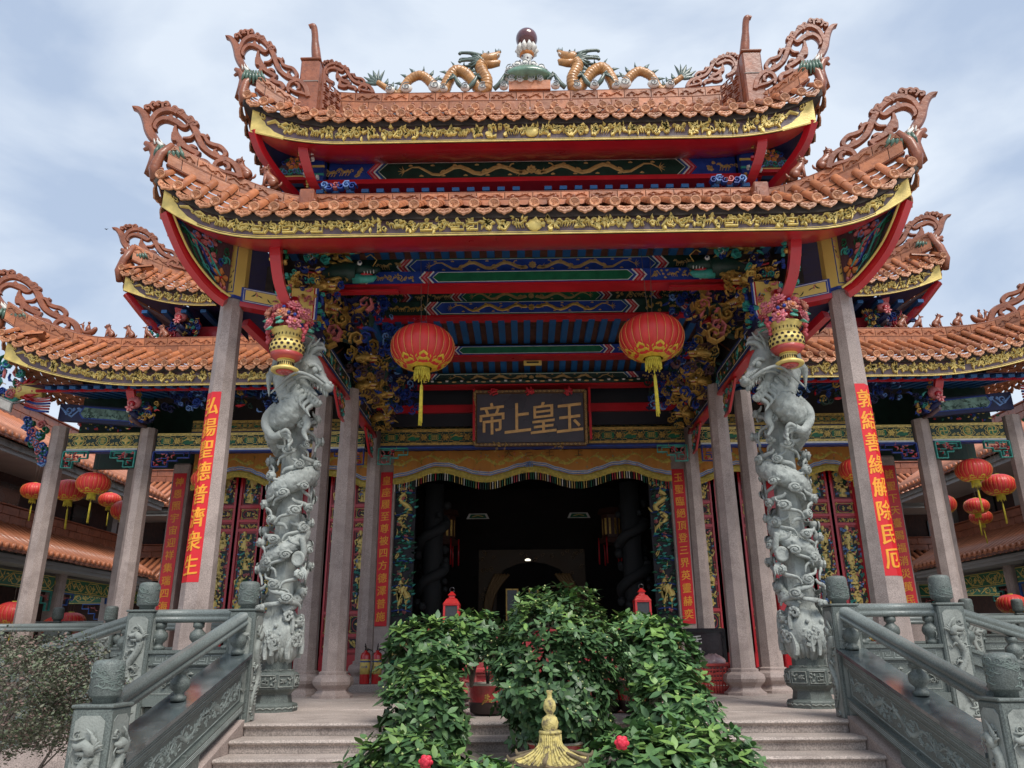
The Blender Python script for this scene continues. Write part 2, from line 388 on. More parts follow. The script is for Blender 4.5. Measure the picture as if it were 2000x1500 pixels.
# ================================================================== ground, terrace, stairs
GZ = -1.0
def structure(o): o['kind'] = 'structure'; return o
mb = MB(); mb.poly([(-60, -60, GZ), (60, -60, GZ), (60, 80, GZ), (-60, 80, GZ)])
structure(mb.build('ground', mat('courtyard_paving', (.44, .41, .375), .75, var=.15, vs=.5, bump=.1, bs=12, speck=60)))
mb = MB(); mb.poly([(-900, -900, GZ - .02), (900, -900, GZ - .02), (900, 900, GZ - .02), (-900, 900, GZ - .02)])
structure(mb.build('terrain', mat('far_ground', (.16, .17, .12), .9, var=.2, vs=.05)))
mb = MB(); mb.box(-3.8, 3.8, 7.22, 12.3, GZ, -.03); mb.box(-11, 11, 12.0, 23, GZ, -.03)
terrace = structure(mb.build('terrace', GRANS))
slab = {}
for j in range(9):
    y0 = 7.52 + j * .58; y1 = min(y0 + .57, 12.17)
    if y1 - y0 < .1: continue
    off = .6 * (j % 2)
    for i in range(8):
        x0 = max(-3.8, -4.8 + off + i * 1.2); x1 = min(3.8, -4.8 + off + (i + 1) * 1.2 - .006)
        if x1 - x0 < .05: continue
        b = MB(); b.box(x0, x1, y0, y1, -.03, RND.uniform(-.0015, .0015), bev=.004); b.build('paving_slab', GRANS, terrace)
for i in range(6):
    b = MB(); b.box(-3.8 + i * 1.27, -3.8 + (i + 1) * 1.27 - .006, 7.2, 7.515, -.03, .001, bev=.004); b.build('edge_slab', GRANS, terrace)
b = MB(); b.box(-11, 11, 12.2, 23, -.03, .1, bev=.012); b.build('raised_floor', GRANS, terrace)
stair = thing('stone_stairs', 'broad central flight of worn granite steps climbing to the terrace', 'stairs', (0, 7.2, GZ))
for k in range(10):
    z = -.0 - .1 * k; yf = 7.16 - .32 * k
    b = MB(); L = 2.585
    prof = [(yf + .33, z - .1), (yf + .33, z), (yf + .005, z), (yf - .012, z - .008), (yf - .016, z - .018), (yf - .008, z - .03), (yf + .012, z - .036), (yf + .02, z - .045), (yf + .022, z - .1)]
    cuts = [-L, -.9 + .2 * (k % 2), .75 + .2 * (k % 3), L]
    for a, c in zip(cuts, cuts[1:]):
        i = b.add([(a + .0015, y, zz) for y, zz in prof] + [(c - .0015, y, zz) for y, zz in prof]); n = len(prof)
        for j in range(n): b.q((i + j, i + (j + 1) % n, i + n + (j + 1) % n, i + n + j))
        b.q([i + n - 1 - j for j in range(n)]); b.q([i + n + j for j in range(n)])
    b.build('step', GRANS, stair, flip=True)
for s in (-1, 1):
    b = MB(); f = lambda u, v, h: V((s * h, 7.18 - u, v - .3125 * u))
    b.prism([(0, -1.1), (3.35, -.6), (3.35, .03), (0, .03)], f, 2.59, 3.02); b.build('cheek_wall', GRAN, stair)

# ------------------------------------------------------------------ balustrades
def bx(mb, f, u0, u1, v0, v1, h0, h1, mi=0):
    mb.prism([(u0, v0), (u1, v0), (u1, v1), (u0, v1)], f, h0, h1, mi)
def stone_post(parent, x, y, zt, zb, face, seed, w=.12, carve=True):
    """square newel with a chamfered head, carved panels and a cloud-wrapped drum on top"""
    r = random.Random(seed); b = MB(); b.box(x - w, x + w, y - w, y + w, zb, zt - .02, 0, bev=.012); b.box(x - w - .008, x + w + .008, y - w - .008, y + w + .008, zt - .02, zt, 0, bev=.006)
    p = b.build('post', [SLATE, SLATEL], parent)
    if carve:
        for nx, ny in face:
            o = V((x + nx * (w + .001), y + ny * (w + .001), 0)); ux = V((-ny, nx, 0)); f = lambda u, v, h: o + ux * u + V((0, 0, v)) + V((nx, ny, 0)) * h
            c = MB(); H = zt - .06 - max(zb + .05, zt - .95); z0 = zt - .06 - H
            fw = w * .74
            c.prism([(-fw, z0), (fw, z0), (fw, z0 + H - .03), (fw * .6, z0 + H), (-fw * .6, z0 + H), (-fw, z0 + H - .03)], f, .0, .004, 0)
            n = 40; P = [(fw * .5 * sin(i / n * 8.5 + seed), z0 + H * (.1 + .66 * i / n)) for i in range(n + 1)]
            c.tube([f(u, v, .012) for u, v in P], [lerp(.008, .034, min(1, i / n * 1.8)) * (1 + .1 * (i % 2)) for i in range(n + 1)], 10, flat=.6, up=(nx, ny, 0)) if False else c.tube([f(u, v, .012) for u, v in P], [lerp(.008, .03, min(1, i / n * 1.8)) * (1 + .12 * (i % 2)) for i in range(n + 1)], 8)
            for i in range(3, n, 2): u, v = P[i]; c.tube([f(u, v, .03), f(u + .02, v + .015, .045)], [.008, .002], 4)
            hx, hy = P[-1]; sg = -1 if hx > 0 else 1; T2 = lambda pts, rr_: c.tube([f(hx + sg * x_ * 1.3, hy + y_ * 1.3, .025) for x_, y_ in pts], rr_, 7)
            T2([(0, 0), (.0, .03), (.025, .045), (.06, .035), (.08, .045)], [.03, .034, .03, .02, .01]); T2([(.0, .01), (.03, .008), (.06, .01)], [.022, .016, .008])
            for k in range(6): T2([(-.01, .02 + .006 * k), (-.04 + .008 * k, .04 + .01 * k), (-.06 + .018 * k, .045 + .014 * k)], [.011, .009, .002])
            T2([(.0, .06), (.0, .09), (.03, .11)], [.008, .007, .003]); T2([(.06, .04), (.09, .01), (.07, -.03)], [.005, .004, .002])
            for t_ in (.3, .62, .85):
                u, v = P[int(n * t_)]; q_ = 1 if u < 0 else -1; c.tube([f(u, v, .02), f(u + q_ * .05, v + .02, .025), f(u + q_ * .075, v - .01, .02)], [.016, .012, .008], 6)
                for k in range(3): c.tube([f(u + q_ * .075, v - .01, .02), f(u + q_ * (.09 + .008 * k), v - .03 + .02 * k, .015)], [.007, .002], 4)
            for k in range(13):
                u, v = r.uniform(-.72, .72) * fw, z0 + H * (.04 + .07 * k); A, Wd = spiral(u, v, .026, 1.25, r.random() * 6, r.choice((-1, 1)), .011, 13); c.rib(A, Wd, f, .016)
                c.tube([f(u - .04, v - .018, .008), f(u, v - .022, .012), f(u + .045, v - .012, .006)], [.004, .009, .003], 5)
            c.build('post_carving', SLATEL, p)
    b = MB(); b.lathe([(.065, 0), (.065, .03), (.086, .04), (.092, .05), (.092, .215), (.088, .232), (.072, .246), (.035, .252), (0.0, .254)], 24, (x, y, zt))
    d = b.build('post_drum', SLATE, p); c = MB(); R = .092
    f = lambda u, v, h: V((x + (R + h) * sin(u / R), y - (R + h) * cos(u / R), zt + v))
    for k in range(30):
        cx = r.uniform(-.33, .33); cy = r.uniform(.075, .205)
        P, Wd = spiral(cx, cy, r.uniform(.016, .028), 1.3, r.random() * 6, r.choice((-1, 1)), .006, 15); c.rib(P, Wd, f, .0035)
        P = [(cx - .045 + .09 * t / 9, cy - .02 + .008 * sin(t * .7)) for t in range(10)]; c.rib(P, [.003, .006, .008, .009, .009, .008, .007, .006, .004, .002], f, .004)
    c.build('post_drum_clouds', mat('cloud_relief_stone', (.15, .185, .168), .5, var=.2, vs=8), p)
    return p
def baluster(parent, x, y, z, h=.2):
    b = MB(); k = h / .2
    b.lathe([(.055, 0), (.055, .025 * k), (.035, .035 * k), (.035, .05 * k), (.066, .075 * k), (.072, .1 * k), (.066, .125 * k), (.035, .15 * k), (.035, .16 * k), (.05, .168 * k), (.05, .2 * k)], 16, (x, y, z))
    return b.build('baluster', SLATE, parent)
def balustrade_run(parent, A, B, side, seed, zdown=.13, balus=2, panel='etched', coping=False, zmid=.6):
    """handrail, balusters, coping, key band and carved panel between two post centres; A, B = (x, y, z of post top); side = +1/-1 which way the carved face looks"""
    r = random.Random(seed); A = V(A); B = V(B); d = B - A; L = sqrt(d.x ** 2 + d.y ** 2); dx, dy = d.x / L, d.y / L; sl = d.z / L
    n = V((dy, -dx, 0)) * side; u0, u1 = .12, L - .12
    f = lambda u, v, h: V((A.x + dx * u, A.y + dy * u, A.z + sl * u + v)) + n * h
    # handrail: two rounds with a groove between
    b = MB(); sec = [(.0, -.115), (.05, -.11), (.064, -.09), (.062, -.072), (.042, -.062), (.056, -.05), (.058, -.03), (.045, -.008), (.02, .004)]; sec = sec + [(-a, c) for a, c in sec[::-1][:-1]]
    i = b.add([f(u0, v, h) for h, v in sec] + [f(u1, v, h) for h, v in sec]); m = len(sec)
    for j in range(m): b.q((i + j, i + (j + 1) % m, i + m + (j + 1) % m, i + m + j), 0, True)
    b.q([i + j for j in range(m)]); b.q([i + m + j for j in range(m - 1, -1, -1)])
    b.build('handrail', mat('handrail_stone', (.155, .18, .17), .45, var=.2, vs=2.5, bump=.08, speck=130, coat=.1), parent)
    base = zmid - .95
    for k in range(balus):
        t = (k + .5) / balus if balus > 1 else .55
        u = lerp(u0, u1, t); p = f(u, base, 0); baluster(parent, p.x, p.y, p.z, -.115 - base)
    for u in (u0 + .035, u1 - .035):
        p = f(u, base, 0); baluster(parent, p.x, p.y, p.z, -.115 - base)
    b = MB(); th = .11 if not coping else .13
    bx(b, f, u0, u1, base - .03, base, -th, th, 0); b.build('coping', SLATEP if coping else SLATE, parent)
    zb = zdown - .95
    b = MB(); bx(b, f, u0, u1, base - .13, base - .03, -.09, .09, 0)
    bx(b, f, u0, u1, zb, zb + .07, -.1, .1, 0); bx(b, f, u0, u1, zb + .07, base - .13, -.06, .06, 0)
    b.build('panel_frame', SLATE, parent)
    c = MB(); out = []
    if coping:
        for v in (-.052, -.066, -.08, -.1): c.rib([(u0 + .06, base + v), (u1 - .06, base + v)], .005, lambda u, v_, h: f(u, v_, h + .09), .003)
        for v in (.02, .035, .05): c.rib([(u0 + .06, zb + v), (u1 - .06, zb + v)], .005, lambda u, v_, h: f(u, v_, h + .1), .003)
    else:
        w = .1; k = int((u1 - u0 - .1) / w)
        for q in range(k):
            x = u0 + .05 + q * w; y = base - .115; tt = .006
            for P in ([(x, y), (x + w * .82, y), (x + w * .82, y + .05)], [(x + w, y + .066), (x + .16 * w, y + .066), (x + .16 * w, y + .022), (x + .6 * w, y + .022), (x + .6 * w, y + .044)]):
                c.rib(P, tt, lambda u, v_, h: f(u, v_, h + .09), .003)
    c.build('key_band', mat('incised_pale_line', (.33, .37, .35), .6, var=.2, vs=10), parent)
    v0, v1 = zb + .085, base - .145; H = v1 - v0; c = MB()
    for P in ([(u0 + .05, v0 + .015), (u1 - .05, v0 + .015), (u1 - .05, v1 - .015), (u0 + .05, v1 - .015), (u0 + .05, v0 + .015)],): c.rib(P, .008, lambda u, v_, h: f(u, v_, h + .06), .004)
    Lp = u1 - u0 - .16; o = []
    if H > .1:
        nd = max(1, round(Lp / (H * 3)))
        for q in range(nd):
            a, e = Lp * q / nd + .04, Lp * (q + 1) / nd - .04
            if q % 2: a, e = e, a
            dragon2(a, e, H / 2, H * .72, 0, o, 0)
        for q in range(int(Lp * 55)):
            cx, cy = r.uniform(.03, Lp - .03), r.uniform(.06, H - .06); o.append((*spiral(cx, cy, r.uniform(.014, .028), 1.3, r.random() * 6, r.choice((-1, 1)), .006, 11), 0))
            if q % 3 == 0: o.append(([(cx - .05, cy - .01), (cx, cy + .012), (cx + .05, cy - .004)], [.003, .012, .003], 0))
        tk = .006 if panel == 'etched' else .022
        if panel == 'etched': o = [(P, [w * .7 for w in Wd], c_) for P, Wd, c_ in o]
        relief(c, shift(o, u0 + .08, v0), lambda u, v_, h: f(u, v_, h + .06), tk)
    c.build('dragon_panel', mat('etched_stone', (.27, .31, .29), .6, var=.25, vs=9, bump=.15, bs=60) if panel == 'etched' else SLATEL, parent)
    return f

for s, nm in ((-1, 'left'), (1, 'right')):
    t = thing('stair_balustrade', f'grey-green stone balustrade with etched dragons, sloping down the {nm} side of the steps', 'balustrade', (s * 2.72, 7.35, 0), 0, 'balustrades flanking the central steps')
    stone_post(t, s * 2.72, 7.35, .955, -.05, ((-s, 0), (0, -1)), 11 + s)
    stone_post(t, s * 2.72, 5.0, .30, -1.0, ((-s, 0), (0, -1)), 31 + s)
    balustrade_run(t, (s * 2.72, 7.35, .955), (s * 2.72, 5.0, .30), s if s < 0 else s, 5 + s, coping=True, balus=1)
    b = MB(); b.box(s * 2.72 - .1, s * 2.72 + .1, 6.1, 6.35, -.42, -.12, bev=.01); b.build('foot_block', SLATE, t)
    # front rail between the two upper posts and the carved wall under it
    t = thing('terrace_front_balustrade', f'short level dark stone balustrade at the {nm} of the terrace front', 'balustrade', (s * 3.2, 7.35, 0), 0, 'short terrace front balustrades')
    stone_post(t, s * 3.66, 7.35, .955, -.98, ((0, -1), (-s, 0)), 51 + s)
    balustrade_run(t, (s * 3.66, 7.35, .955), (s * 2.72, 7.35, .955), -s, 15 + s, balus=1, panel='carved')
    b = MB(); b.box(min(s * 2.95, s * 3.54), max(s * 2.95, s * 3.54), 7.3, 7.4, -1, .12, 0); b.build('wall_panel', SLATE, t)
    c = MB(); o = []; dragon2(.02, .56, .5, .5, 0, o, 0); dragon2(.56, .04, .15, .35, 0, o, 0)
    rr = random.Random(4)
    for q in range(14): o.append((*spiral(rr.uniform(.03, .55), rr.uniform(-.2, .85), .035, 1.3, rr.random() * 6, 1, .012, 8), 0))
    relief(c, shift(o, min(s * 2.95, s * 3.54), -.85), lambda u, v, h: V((u, 7.298 - h, v)), .025); c.build('wall_carving', SLATEL, t)
    # side stair going down outwards
    t = thing('side_stair_balustrade', f'stone balustrade descending outwards beside the {nm} side stair with carved dragon panels', 'balustrade', (s * 5, 7.35, -1), 0, 'side stair balustrades')
    stone_post(t, s * 6.5, 7.35, .955 - .33 * 2.8, -1.0, ((0, -1),), 71 + s)
    balustrade_run(t, (s * 3.66, 7.35, .955), (s * 6.5, 7.35, .955 - .33 * 2.84), -s, 25 + s, balus=3, panel='carved')
    b = MB(); f = lambda u, v, h: V((s * (3.78 + u), 7.25 + h, v)); b.prism([(0, -1), (2.9, -1), (2.9, -.87), (0, .1)] if s > 0 else [(0, -1), (0, .1), (2.9, -.87), (2.9, -1)], f, 0, .25, 0); b.build('stair_side_wall', GRAN, t)
    for k in range(9):
        b = MB(); b.box(min(s * (3.8 + .3 * k), s * (4.1 + .3 * k)), max(s * (3.8 + .3 * k), s * (4.1 + .3 * k)), 7.5, 11.9, -1, -.1 - .1 * k, bev=.006); b.build('step', GRANS, t)
    # far terrace balustrade
    t = thing('upper_terrace_balustrade', f'long level balustrade of dark stone along the {nm} side terrace below the porch columns', 'balustrade', (s * 7, 12, 0), 0, 'side terrace balustrades')
    xs = (4.3, 6.45, 8.7, 11.0)
    for i, x in enumerate(xs): stone_post(t, s * x, 12.08, 1.0, -.9, ((0, -1),), 90 + i + s, w=.11, carve=x < 9)
    for i, (a, e) in enumerate(zip(xs, xs[1:])): balustrade_run(t, (s * e, 12.08, 1.0), (s * a, 12.08, 1.0), -s, 60 + i, balus=2, panel='carved')
    t = thing('rear_balustrade', f'dark stone balustrade behind the {nm} porch columns at the back of the side terrace', 'balustrade', (s * 8, 14.6, 0), 0, 'rear terrace balustrades')
    for i, x in enumerate((6.9, 8.75, 10.9)): stone_post(t, s * x, 14.6, 1.12, 0, ((0, -1),), 120 + i, w=.1, carve=False)
    balustrade_run(t, (s * 10.9, 14.6, 1.12), (s * 8.75, 14.6, 1.12), -s, 70, balus=2, panel='carved'); balustrade_run(t, (s * 8.75, 14.6, 1.12), (s * 6.9, 14.6, 1.12), -s, 71, balus=2, panel='carved')

# ================================================================== temple (two buildings: porch pavilion in front, main hall behind)
porch = thing('entrance_pavilion', 'ornate two-tiered entrance pavilion with upturned orange tile roofs and painted beams', 'temple pavilion', (0, 8.3, 0))
hall = thing('main_hall', 'main temple hall behind the pavilion with wide side roofs and red carved door walls', 'temple hall', (0, 14, .1))

def column(parent, x, y, z0, z1, rb, rt, plinth=True, name='stone_column', sq=False, m=None):
    b = MB(); n = 8; k = 1 / cos(pi / 8); z = z0
    if plinth:
        b.lathe([(rb * 1.7 * k, 0), (rb * 1.7 * k, .03), (rb * 1.45 * k, .05), (rb * 1.25 * k, .09), (rb * 1.3 * k, .11), (rb * 1.62 * k, .16), (rb * 1.7 * k, .2), (rb * 1.6 * k, .25), (rb * 1.2 * k, .285), (rb * 1.22 * k, .3), (rb * 1.22 * k, .315), (rb * k, .33)], n, (x, y, z0), a0=pi / 8, sm=False)
        z = z0 + .33
    N = 6; prof = [(lerp(rb, rt, (i / N)) * k, (z - z0) + (z1 - z) * i / N) for i in range(N + 1)]
    b.lathe(prof, n, (x, y, z0), a0=pi / 8, sm=False)
    return b.build(name, m or GRAN, parent)
# pavilion columns (the dragon columns are built further down as things of their own)
FCX, FCY = 3.6, 8.3
fr = lambda z: lerp(.165, .118, min(1, max(0, z / 4.55)))
for s in (-1, 1):
    column(porch, s * FCX, FCY, -.0, 4.55, .165, .118, True)
    column(porch, s * 2.70, 10.82, 0, 4.25, .148, .118)
    column(porch, s * 3.22, 11.3, 0, 4.3, .15, .12)
    column(porch, s * 2.80, 8.62, 3.3, 4.6, .15, .14, False)
    column(hall, s * 2.74, 12.98, .1, 4.2, .135, .105)
    column(hall, s * 6.66, 12.8, .1, 4.25, .15, .125); column(hall, s * 8.22, 12.8, .1, 4.3, .15, .125)
    for x, y in ((7.55, 14.4), (6.5, 14.05)):
        b = MB(); b.box(s * x - .16, s * x + .16, y - .16, y + .16, .1, 3.9, bev=.03); b.build('square_column', GRAN, hall)
    b = MB(); b.box(s * 2.67 - .155, s * 2.67 + .155, 13.9, 14.3, .1, 4.0, bev=.012); b.build('door_pillar', GRAN, hall)

def couplet(text, label, s, cx, cy, ap, z0, z1, size, facets, group, w=None):
    """red paper strip with painted characters; on an octagonal column it wraps the front and the outer facet"""
    N = len(text); line = (z1 - z0 - .1) / N; chars = []
    for i, ch in enumerate(text):
        g, q = text_geo(ch, size, .0015, .022); yc = (z1 - z0) / 2 - .05 - line * (i + .5)
        xm = (min(v[0] for v in g) + max(v[0] for v in g)) / 2; ym = (min(v[1] for v in g) + max(v[1] for v in g)) / 2
        chars.append(([((x - xm) * .94, y - ym + yc, z) for x, y, z in g], q))
    zc = (z0 + z1) / 2
    if facets == 2:
        def f(u, v, h):
            a = ap(v) + .006 + h; e = .4142 * a; vx, vy = cx + s * e, cy - a; uu = u * -s   # uu>0 runs over the front facet
            if uu >= 0: return V((vx + u, vy, v))
            return V((vx + s * .7071 * -uu, vy + .7071 * -uu, v)) + V((0, 0, 0))
        wf = .4142 * 2
        sheet = MB(); n = 8
        for i in range(n):
            za, zb_ = lerp(z0, z1, i / n), lerp(z0, z1, (i + 1) / n)
            for (a_, b_) in ((0, 1), (-1, 0)):
                pts = []
                for zz in (za, zb_):
                    W_ = ap(zz) * wf
                    pts.append([f(-s * W_ * a_, zz, -.002), f(-s * W_ * b_, zz, -.002)])
                q = [pts[0][0], pts[0][1], pts[1][1], pts[1][0]]
                sheet.poly(q)
        o = sheet.build('couplet_banner', PAPER)
        f2 = f
    else:
        w = w or .22; sheet = MB(); sheet.box(cx - w / 2, cx + w / 2, cy - .012, cy - .004, z0, z1); o = sheet.build('couplet_banner', PAPER)
        f2 = lambda u, v, h: V((cx + u, cy - .014 - h, v))
    for vs, fs in chars:
        if facets == 2:   # cut the glyphs along the fold so they bend with the paper
            bm = bmesh.new(); bvs = [bm.verts.new(v_) for v_ in vs]
            for q in fs:
                try: bm.faces.new([bvs[j] for j in q])
                except ValueError: pass
            bmesh.ops.bisect_plane(bm, geom=bm.verts[:] + bm.edges[:] + bm.faces[:], plane_co=(0, 0, 0), plane_no=(1, 0, 0)); bm.verts.index_update()
            vs = [tuple(v_.co) for v_ in bm.verts]; fs = [tuple(v_.index for v_ in q.verts) for q in bm.faces]; bm.free()
        t = MB(); put_text(t, (vs, fs), lambda x, y, z: f2(x, zc + y, z)); t.build('character', CHARG, o)
    tag(o, label, 'couplet banner', group); return o
fg = 'red couplet banners on the pavilion front columns'
couplet('弘揚聖德普濟衆生', 'red banner with large gold characters on the front column left of the dragon column', -1, -FCX, FCY, fr, 1.27, 3.36, .225, 2, fg)
couplet('敦結善緣解除民厄', 'red banner with large gold characters on the front column right of the dragon column', 1, FCX, FCY, fr, 1.27, 3.36, .225, 2, fg)
g2 = 'red couplet banners beside the hall door'
couplet('皇座履至尊被四方德澤普施', 'narrow red banner of twelve gold characters on the pillar left of the dark doorway', -1, -2.67, 13.895, None, .97, 3.68, .175, 1, g2)
couplet('玉聖臨絕頂登三界英靈赫奕', 'narrow red banner of twelve gold characters on the pillar right of the dark doorway', 1, 2.67, 13.895, None, .97, 3.68, .175, 1, g2)
g3 = 'red couplet banners on the outer hall pillars'
couplet('神恩照宇宙迎祥集瑞四海康', 'shaded red banner on the outer left hall pillar beside the open side yard', -1, -6.5, 13.885, None, .95, 3.7, .175, 1, g3, .24)
couplet('諸聖下天臺賜福消災萬民安', 'shaded red banner on the outer right hall pillar beside the open side yard', 1, 6.5, 13.885, None, .95, 3.7, .175, 1, g3, .24)

# ================================================================== roofs
def tile_meshes():
    r = random.Random(3)
    b = MB(); n = 8; L = .3; P = []
    for y, rr in ((0, .058), (.02, .06), (L - .01, .053), (L, .053)):
        for j in range(n + 1): a = pi * j / n; P.append((rr * cos(a), y, rr * sin(a)))
    i = b.add(P)
    for k in range(3):
        for j in range(n): a = i + k * (n + 1); b.q((a + j, a + j + 1, a + n + 2 + j, a + n + 1 + j), 0, True)
    b.q([i + j for j in range(n, -1, -1)])
    barrel = b.build('barrel_tile', TERRA)
    b = MB(); b.lathe([(0, .0), (.056, 0), (.06, .006), (.06, .03), (.055, .034), (.046, .034), (.043, .028), (.0, .028)], 18, M=Matrix.Rotation(pi / 2, 4, 'X'))
    f = lambda u, v, h: V((u, -.028 - h, v))
    for q in range(3): P, Wd = spiral(.018 * cos(q * 2.1), .018 * sin(q * 2.1), .02, 1.1, q * 2.1, 1, .009, 7); b.rib(P, Wd, f, .007)
    b.lathe([(.012, 0), (.009, .02), (.02, .03), (.026, .045), (.018, .06), (0, .066)], 10, (0, .015, .05), mi=1)
    cap = b.build('end_tile', [TERRA2, TERRAR])
    b = MB(); top = [(-.096 + .192 * i / 8, -.012 - .028 * sin(pi * i / 8)) for i in range(9)]
    bot = [(.096, -.03), (.082, -.072), (.055, -.096), (.03, -.104), (0, -.128), (-.03, -.104), (-.055, -.096), (-.082, -.072), (-.096, -.03)]
    f = lambda u, v, h: V((u, -h + .22 * v, v))
    b.prism(top + bot, f, -.012, .008)
    for q in range(6): P, Wd = spiral(-.05 + .02 * q, -.062 + .012 * (q % 2), .014, 1.0, q * 1.7, 1, .008, 6); b.rib(P, Wd, lambda u, v, h: f(u, v, h + .008), .007)
    b.rib([(-.085, -.045), (-.05, -.085), (0, -.11), (.05, -.085), (.085, -.045)], .009, lambda u, v, h: f(u, v, h + .008), .006)
    drip = b.build('drip_tile', TERRA2)
    out = [o.data for o in (barrel, cap, drip)]
    for o in (barrel, cap, drip): bpy.data.objects.remove(o)
    return out
T_BAR, T_CAP, T_DRIP = tile_meshes(); JR = random.Random(99)

def tiled_slope(parent, rows, fwd=V((0, -1, 0)), sc=1.0, caps=True, dripshape=True, segs=None, nail=True):
    """rows: list of (eave point, ridge point). One end tile and one drip tile per row, barrel tiles up the slope, pan-tile troughs between them."""
    side = V((-fwd.y, fwd.x, 0)); pan = MB(); mid = []
    for k, (e, r) in enumerate(rows):
        e, r = V(e), V(r); d = r - e; L = d.length; yv = d.normalized(); xv = side
        zv = xv.cross(yv) * 1; 
        if zv.z < 0: xv = -xv; zv = xv.cross(yv)
        R3 = Matrix((xv, yv, zv)).transposed().to_4x4()
        Mf = Matrix((-side if side.cross(-fwd).z < 0 else side, -fwd, V((0, 0, 1)))).transposed().to_4x4()
        n = segs or max(1, round(L / (.3 * sc)))
        for j in range(n):
            M = Matrix.Translation(e + yv * (L * j / n)) @ R3 @ Matrix.Diagonal((sc, L / n / .3, sc, 1)); inst('barrel_tile', T_BAR, parent, M @ Matrix.Rotation(JR.uniform(-.02, .02), 4, 'Z'))
        if caps: inst('end_tile', T_CAP, parent, Matrix.Translation(e + V((0, 0, .02 * sc)) + fwd * .005) @ Mf @ Matrix.Scale(sc * JR.uniform(.97, 1.03), 4) @ Matrix.Rotation(JR.uniform(-.25, .25), 4, 'Y') @ Matrix.Rotation(JR.uniform(-.05, .05), 4, 'Z'))
        if k + 1 < len(rows):
            e2, r2 = V(rows[k + 1][0]), V(rows[k + 1][1]); m0, m1 = (e + e2) / 2, (r + r2) / 2
            w = (e2 - e) / 2; w2 = (r2 - r) / 2
            if dripshape:
                tilt = atan2((e2 - e).z, (e2 - e).dot(Mf.col[0].to_3d())) if (e2 - e).dot(Mf.col[0].to_3d()) else 0
                if tilt > pi / 2: tilt -= pi
                if tilt < -pi / 2: tilt += pi
                inst('drip_tile', T_DRIP, parent, Matrix.Translation(m0 + fwd * .012) @ Mf @ Matrix.Rotation(-tilt * .8 + JR.uniform(-.05, .05), 4, 'Y') @ Matrix.Rotation(JR.uniform(-.06, .06), 4, 'X') @ Matrix.Diagonal((sc * min(1.15, w.length / .107 / sc), sc, sc, 1)))
            ns = max(2, int((m1 - m0).length / .13)); seg = 5
            for j in range(ns):
                a, c = m0.lerp(m1, j / ns), m0.lerp(m1, (j + 1) / ns); wa = w.lerp(w2, j / ns); wc = w.lerp(w2, (j + 1) / ns)
                P = []
                for pt, ww, hh in ((a, wa, .012), (c, wc, 0)):
                    for q in range(seg): t = -1 + 2 * q / (seg - 1); P.append(pt + ww * t + V((0, 0, -.035 * (1 - t * t) * sc + hh)))
                i = pan.add(P)
                for q in range(seg - 1): pan.q((i + q, i + q + 1, i + seg + q + 1, i + seg + q))
                if j == 0:
                    i = pan.add([p + V((0, 0, 0)) for p in P[:seg]] + [p + V((0, 0, -.03)) - fwd * .0 for p in P[:seg]])
    if pan.v:
        o = pan.build('pan_tiles', TERRA, parent); o['kind'] = 'stuff'
def curved_board(parent, name, m, X, zb, zt, Y, th=.04, mi=0):
    b = MB()
    i = b.add([(x, Y, zb(x)) for x in X] + [(x, Y, zt(x)) for x in X] + [(x, Y + th, zb(x)) for x in X] + [(x, Y + th, zt(x)) for x in X]); n = len(X)
    for j in range(n - 1):
        b.q((i + j, i + j + 1, i + n + j + 1, i + n + j)); b.q((i + 2 * n + j + 1, i + 2 * n + j, i + 3 * n + j, i + 3 * n + j + 1))
        b.q((i + n + j, i + n + j + 1, i + 3 * n + j + 1, i + 3 * n + j)); b.q((i + 2 * n + j, i + 2 * n + j + 1, i + j + 1, i + j))
    b.q((i, i + n, i + 3 * n, i + 2 * n)); b.q((i + n - 1, i + 3 * n - 1, i + 4 * n - 1, i + 2 * n - 1)); return b.build(name, m, parent)
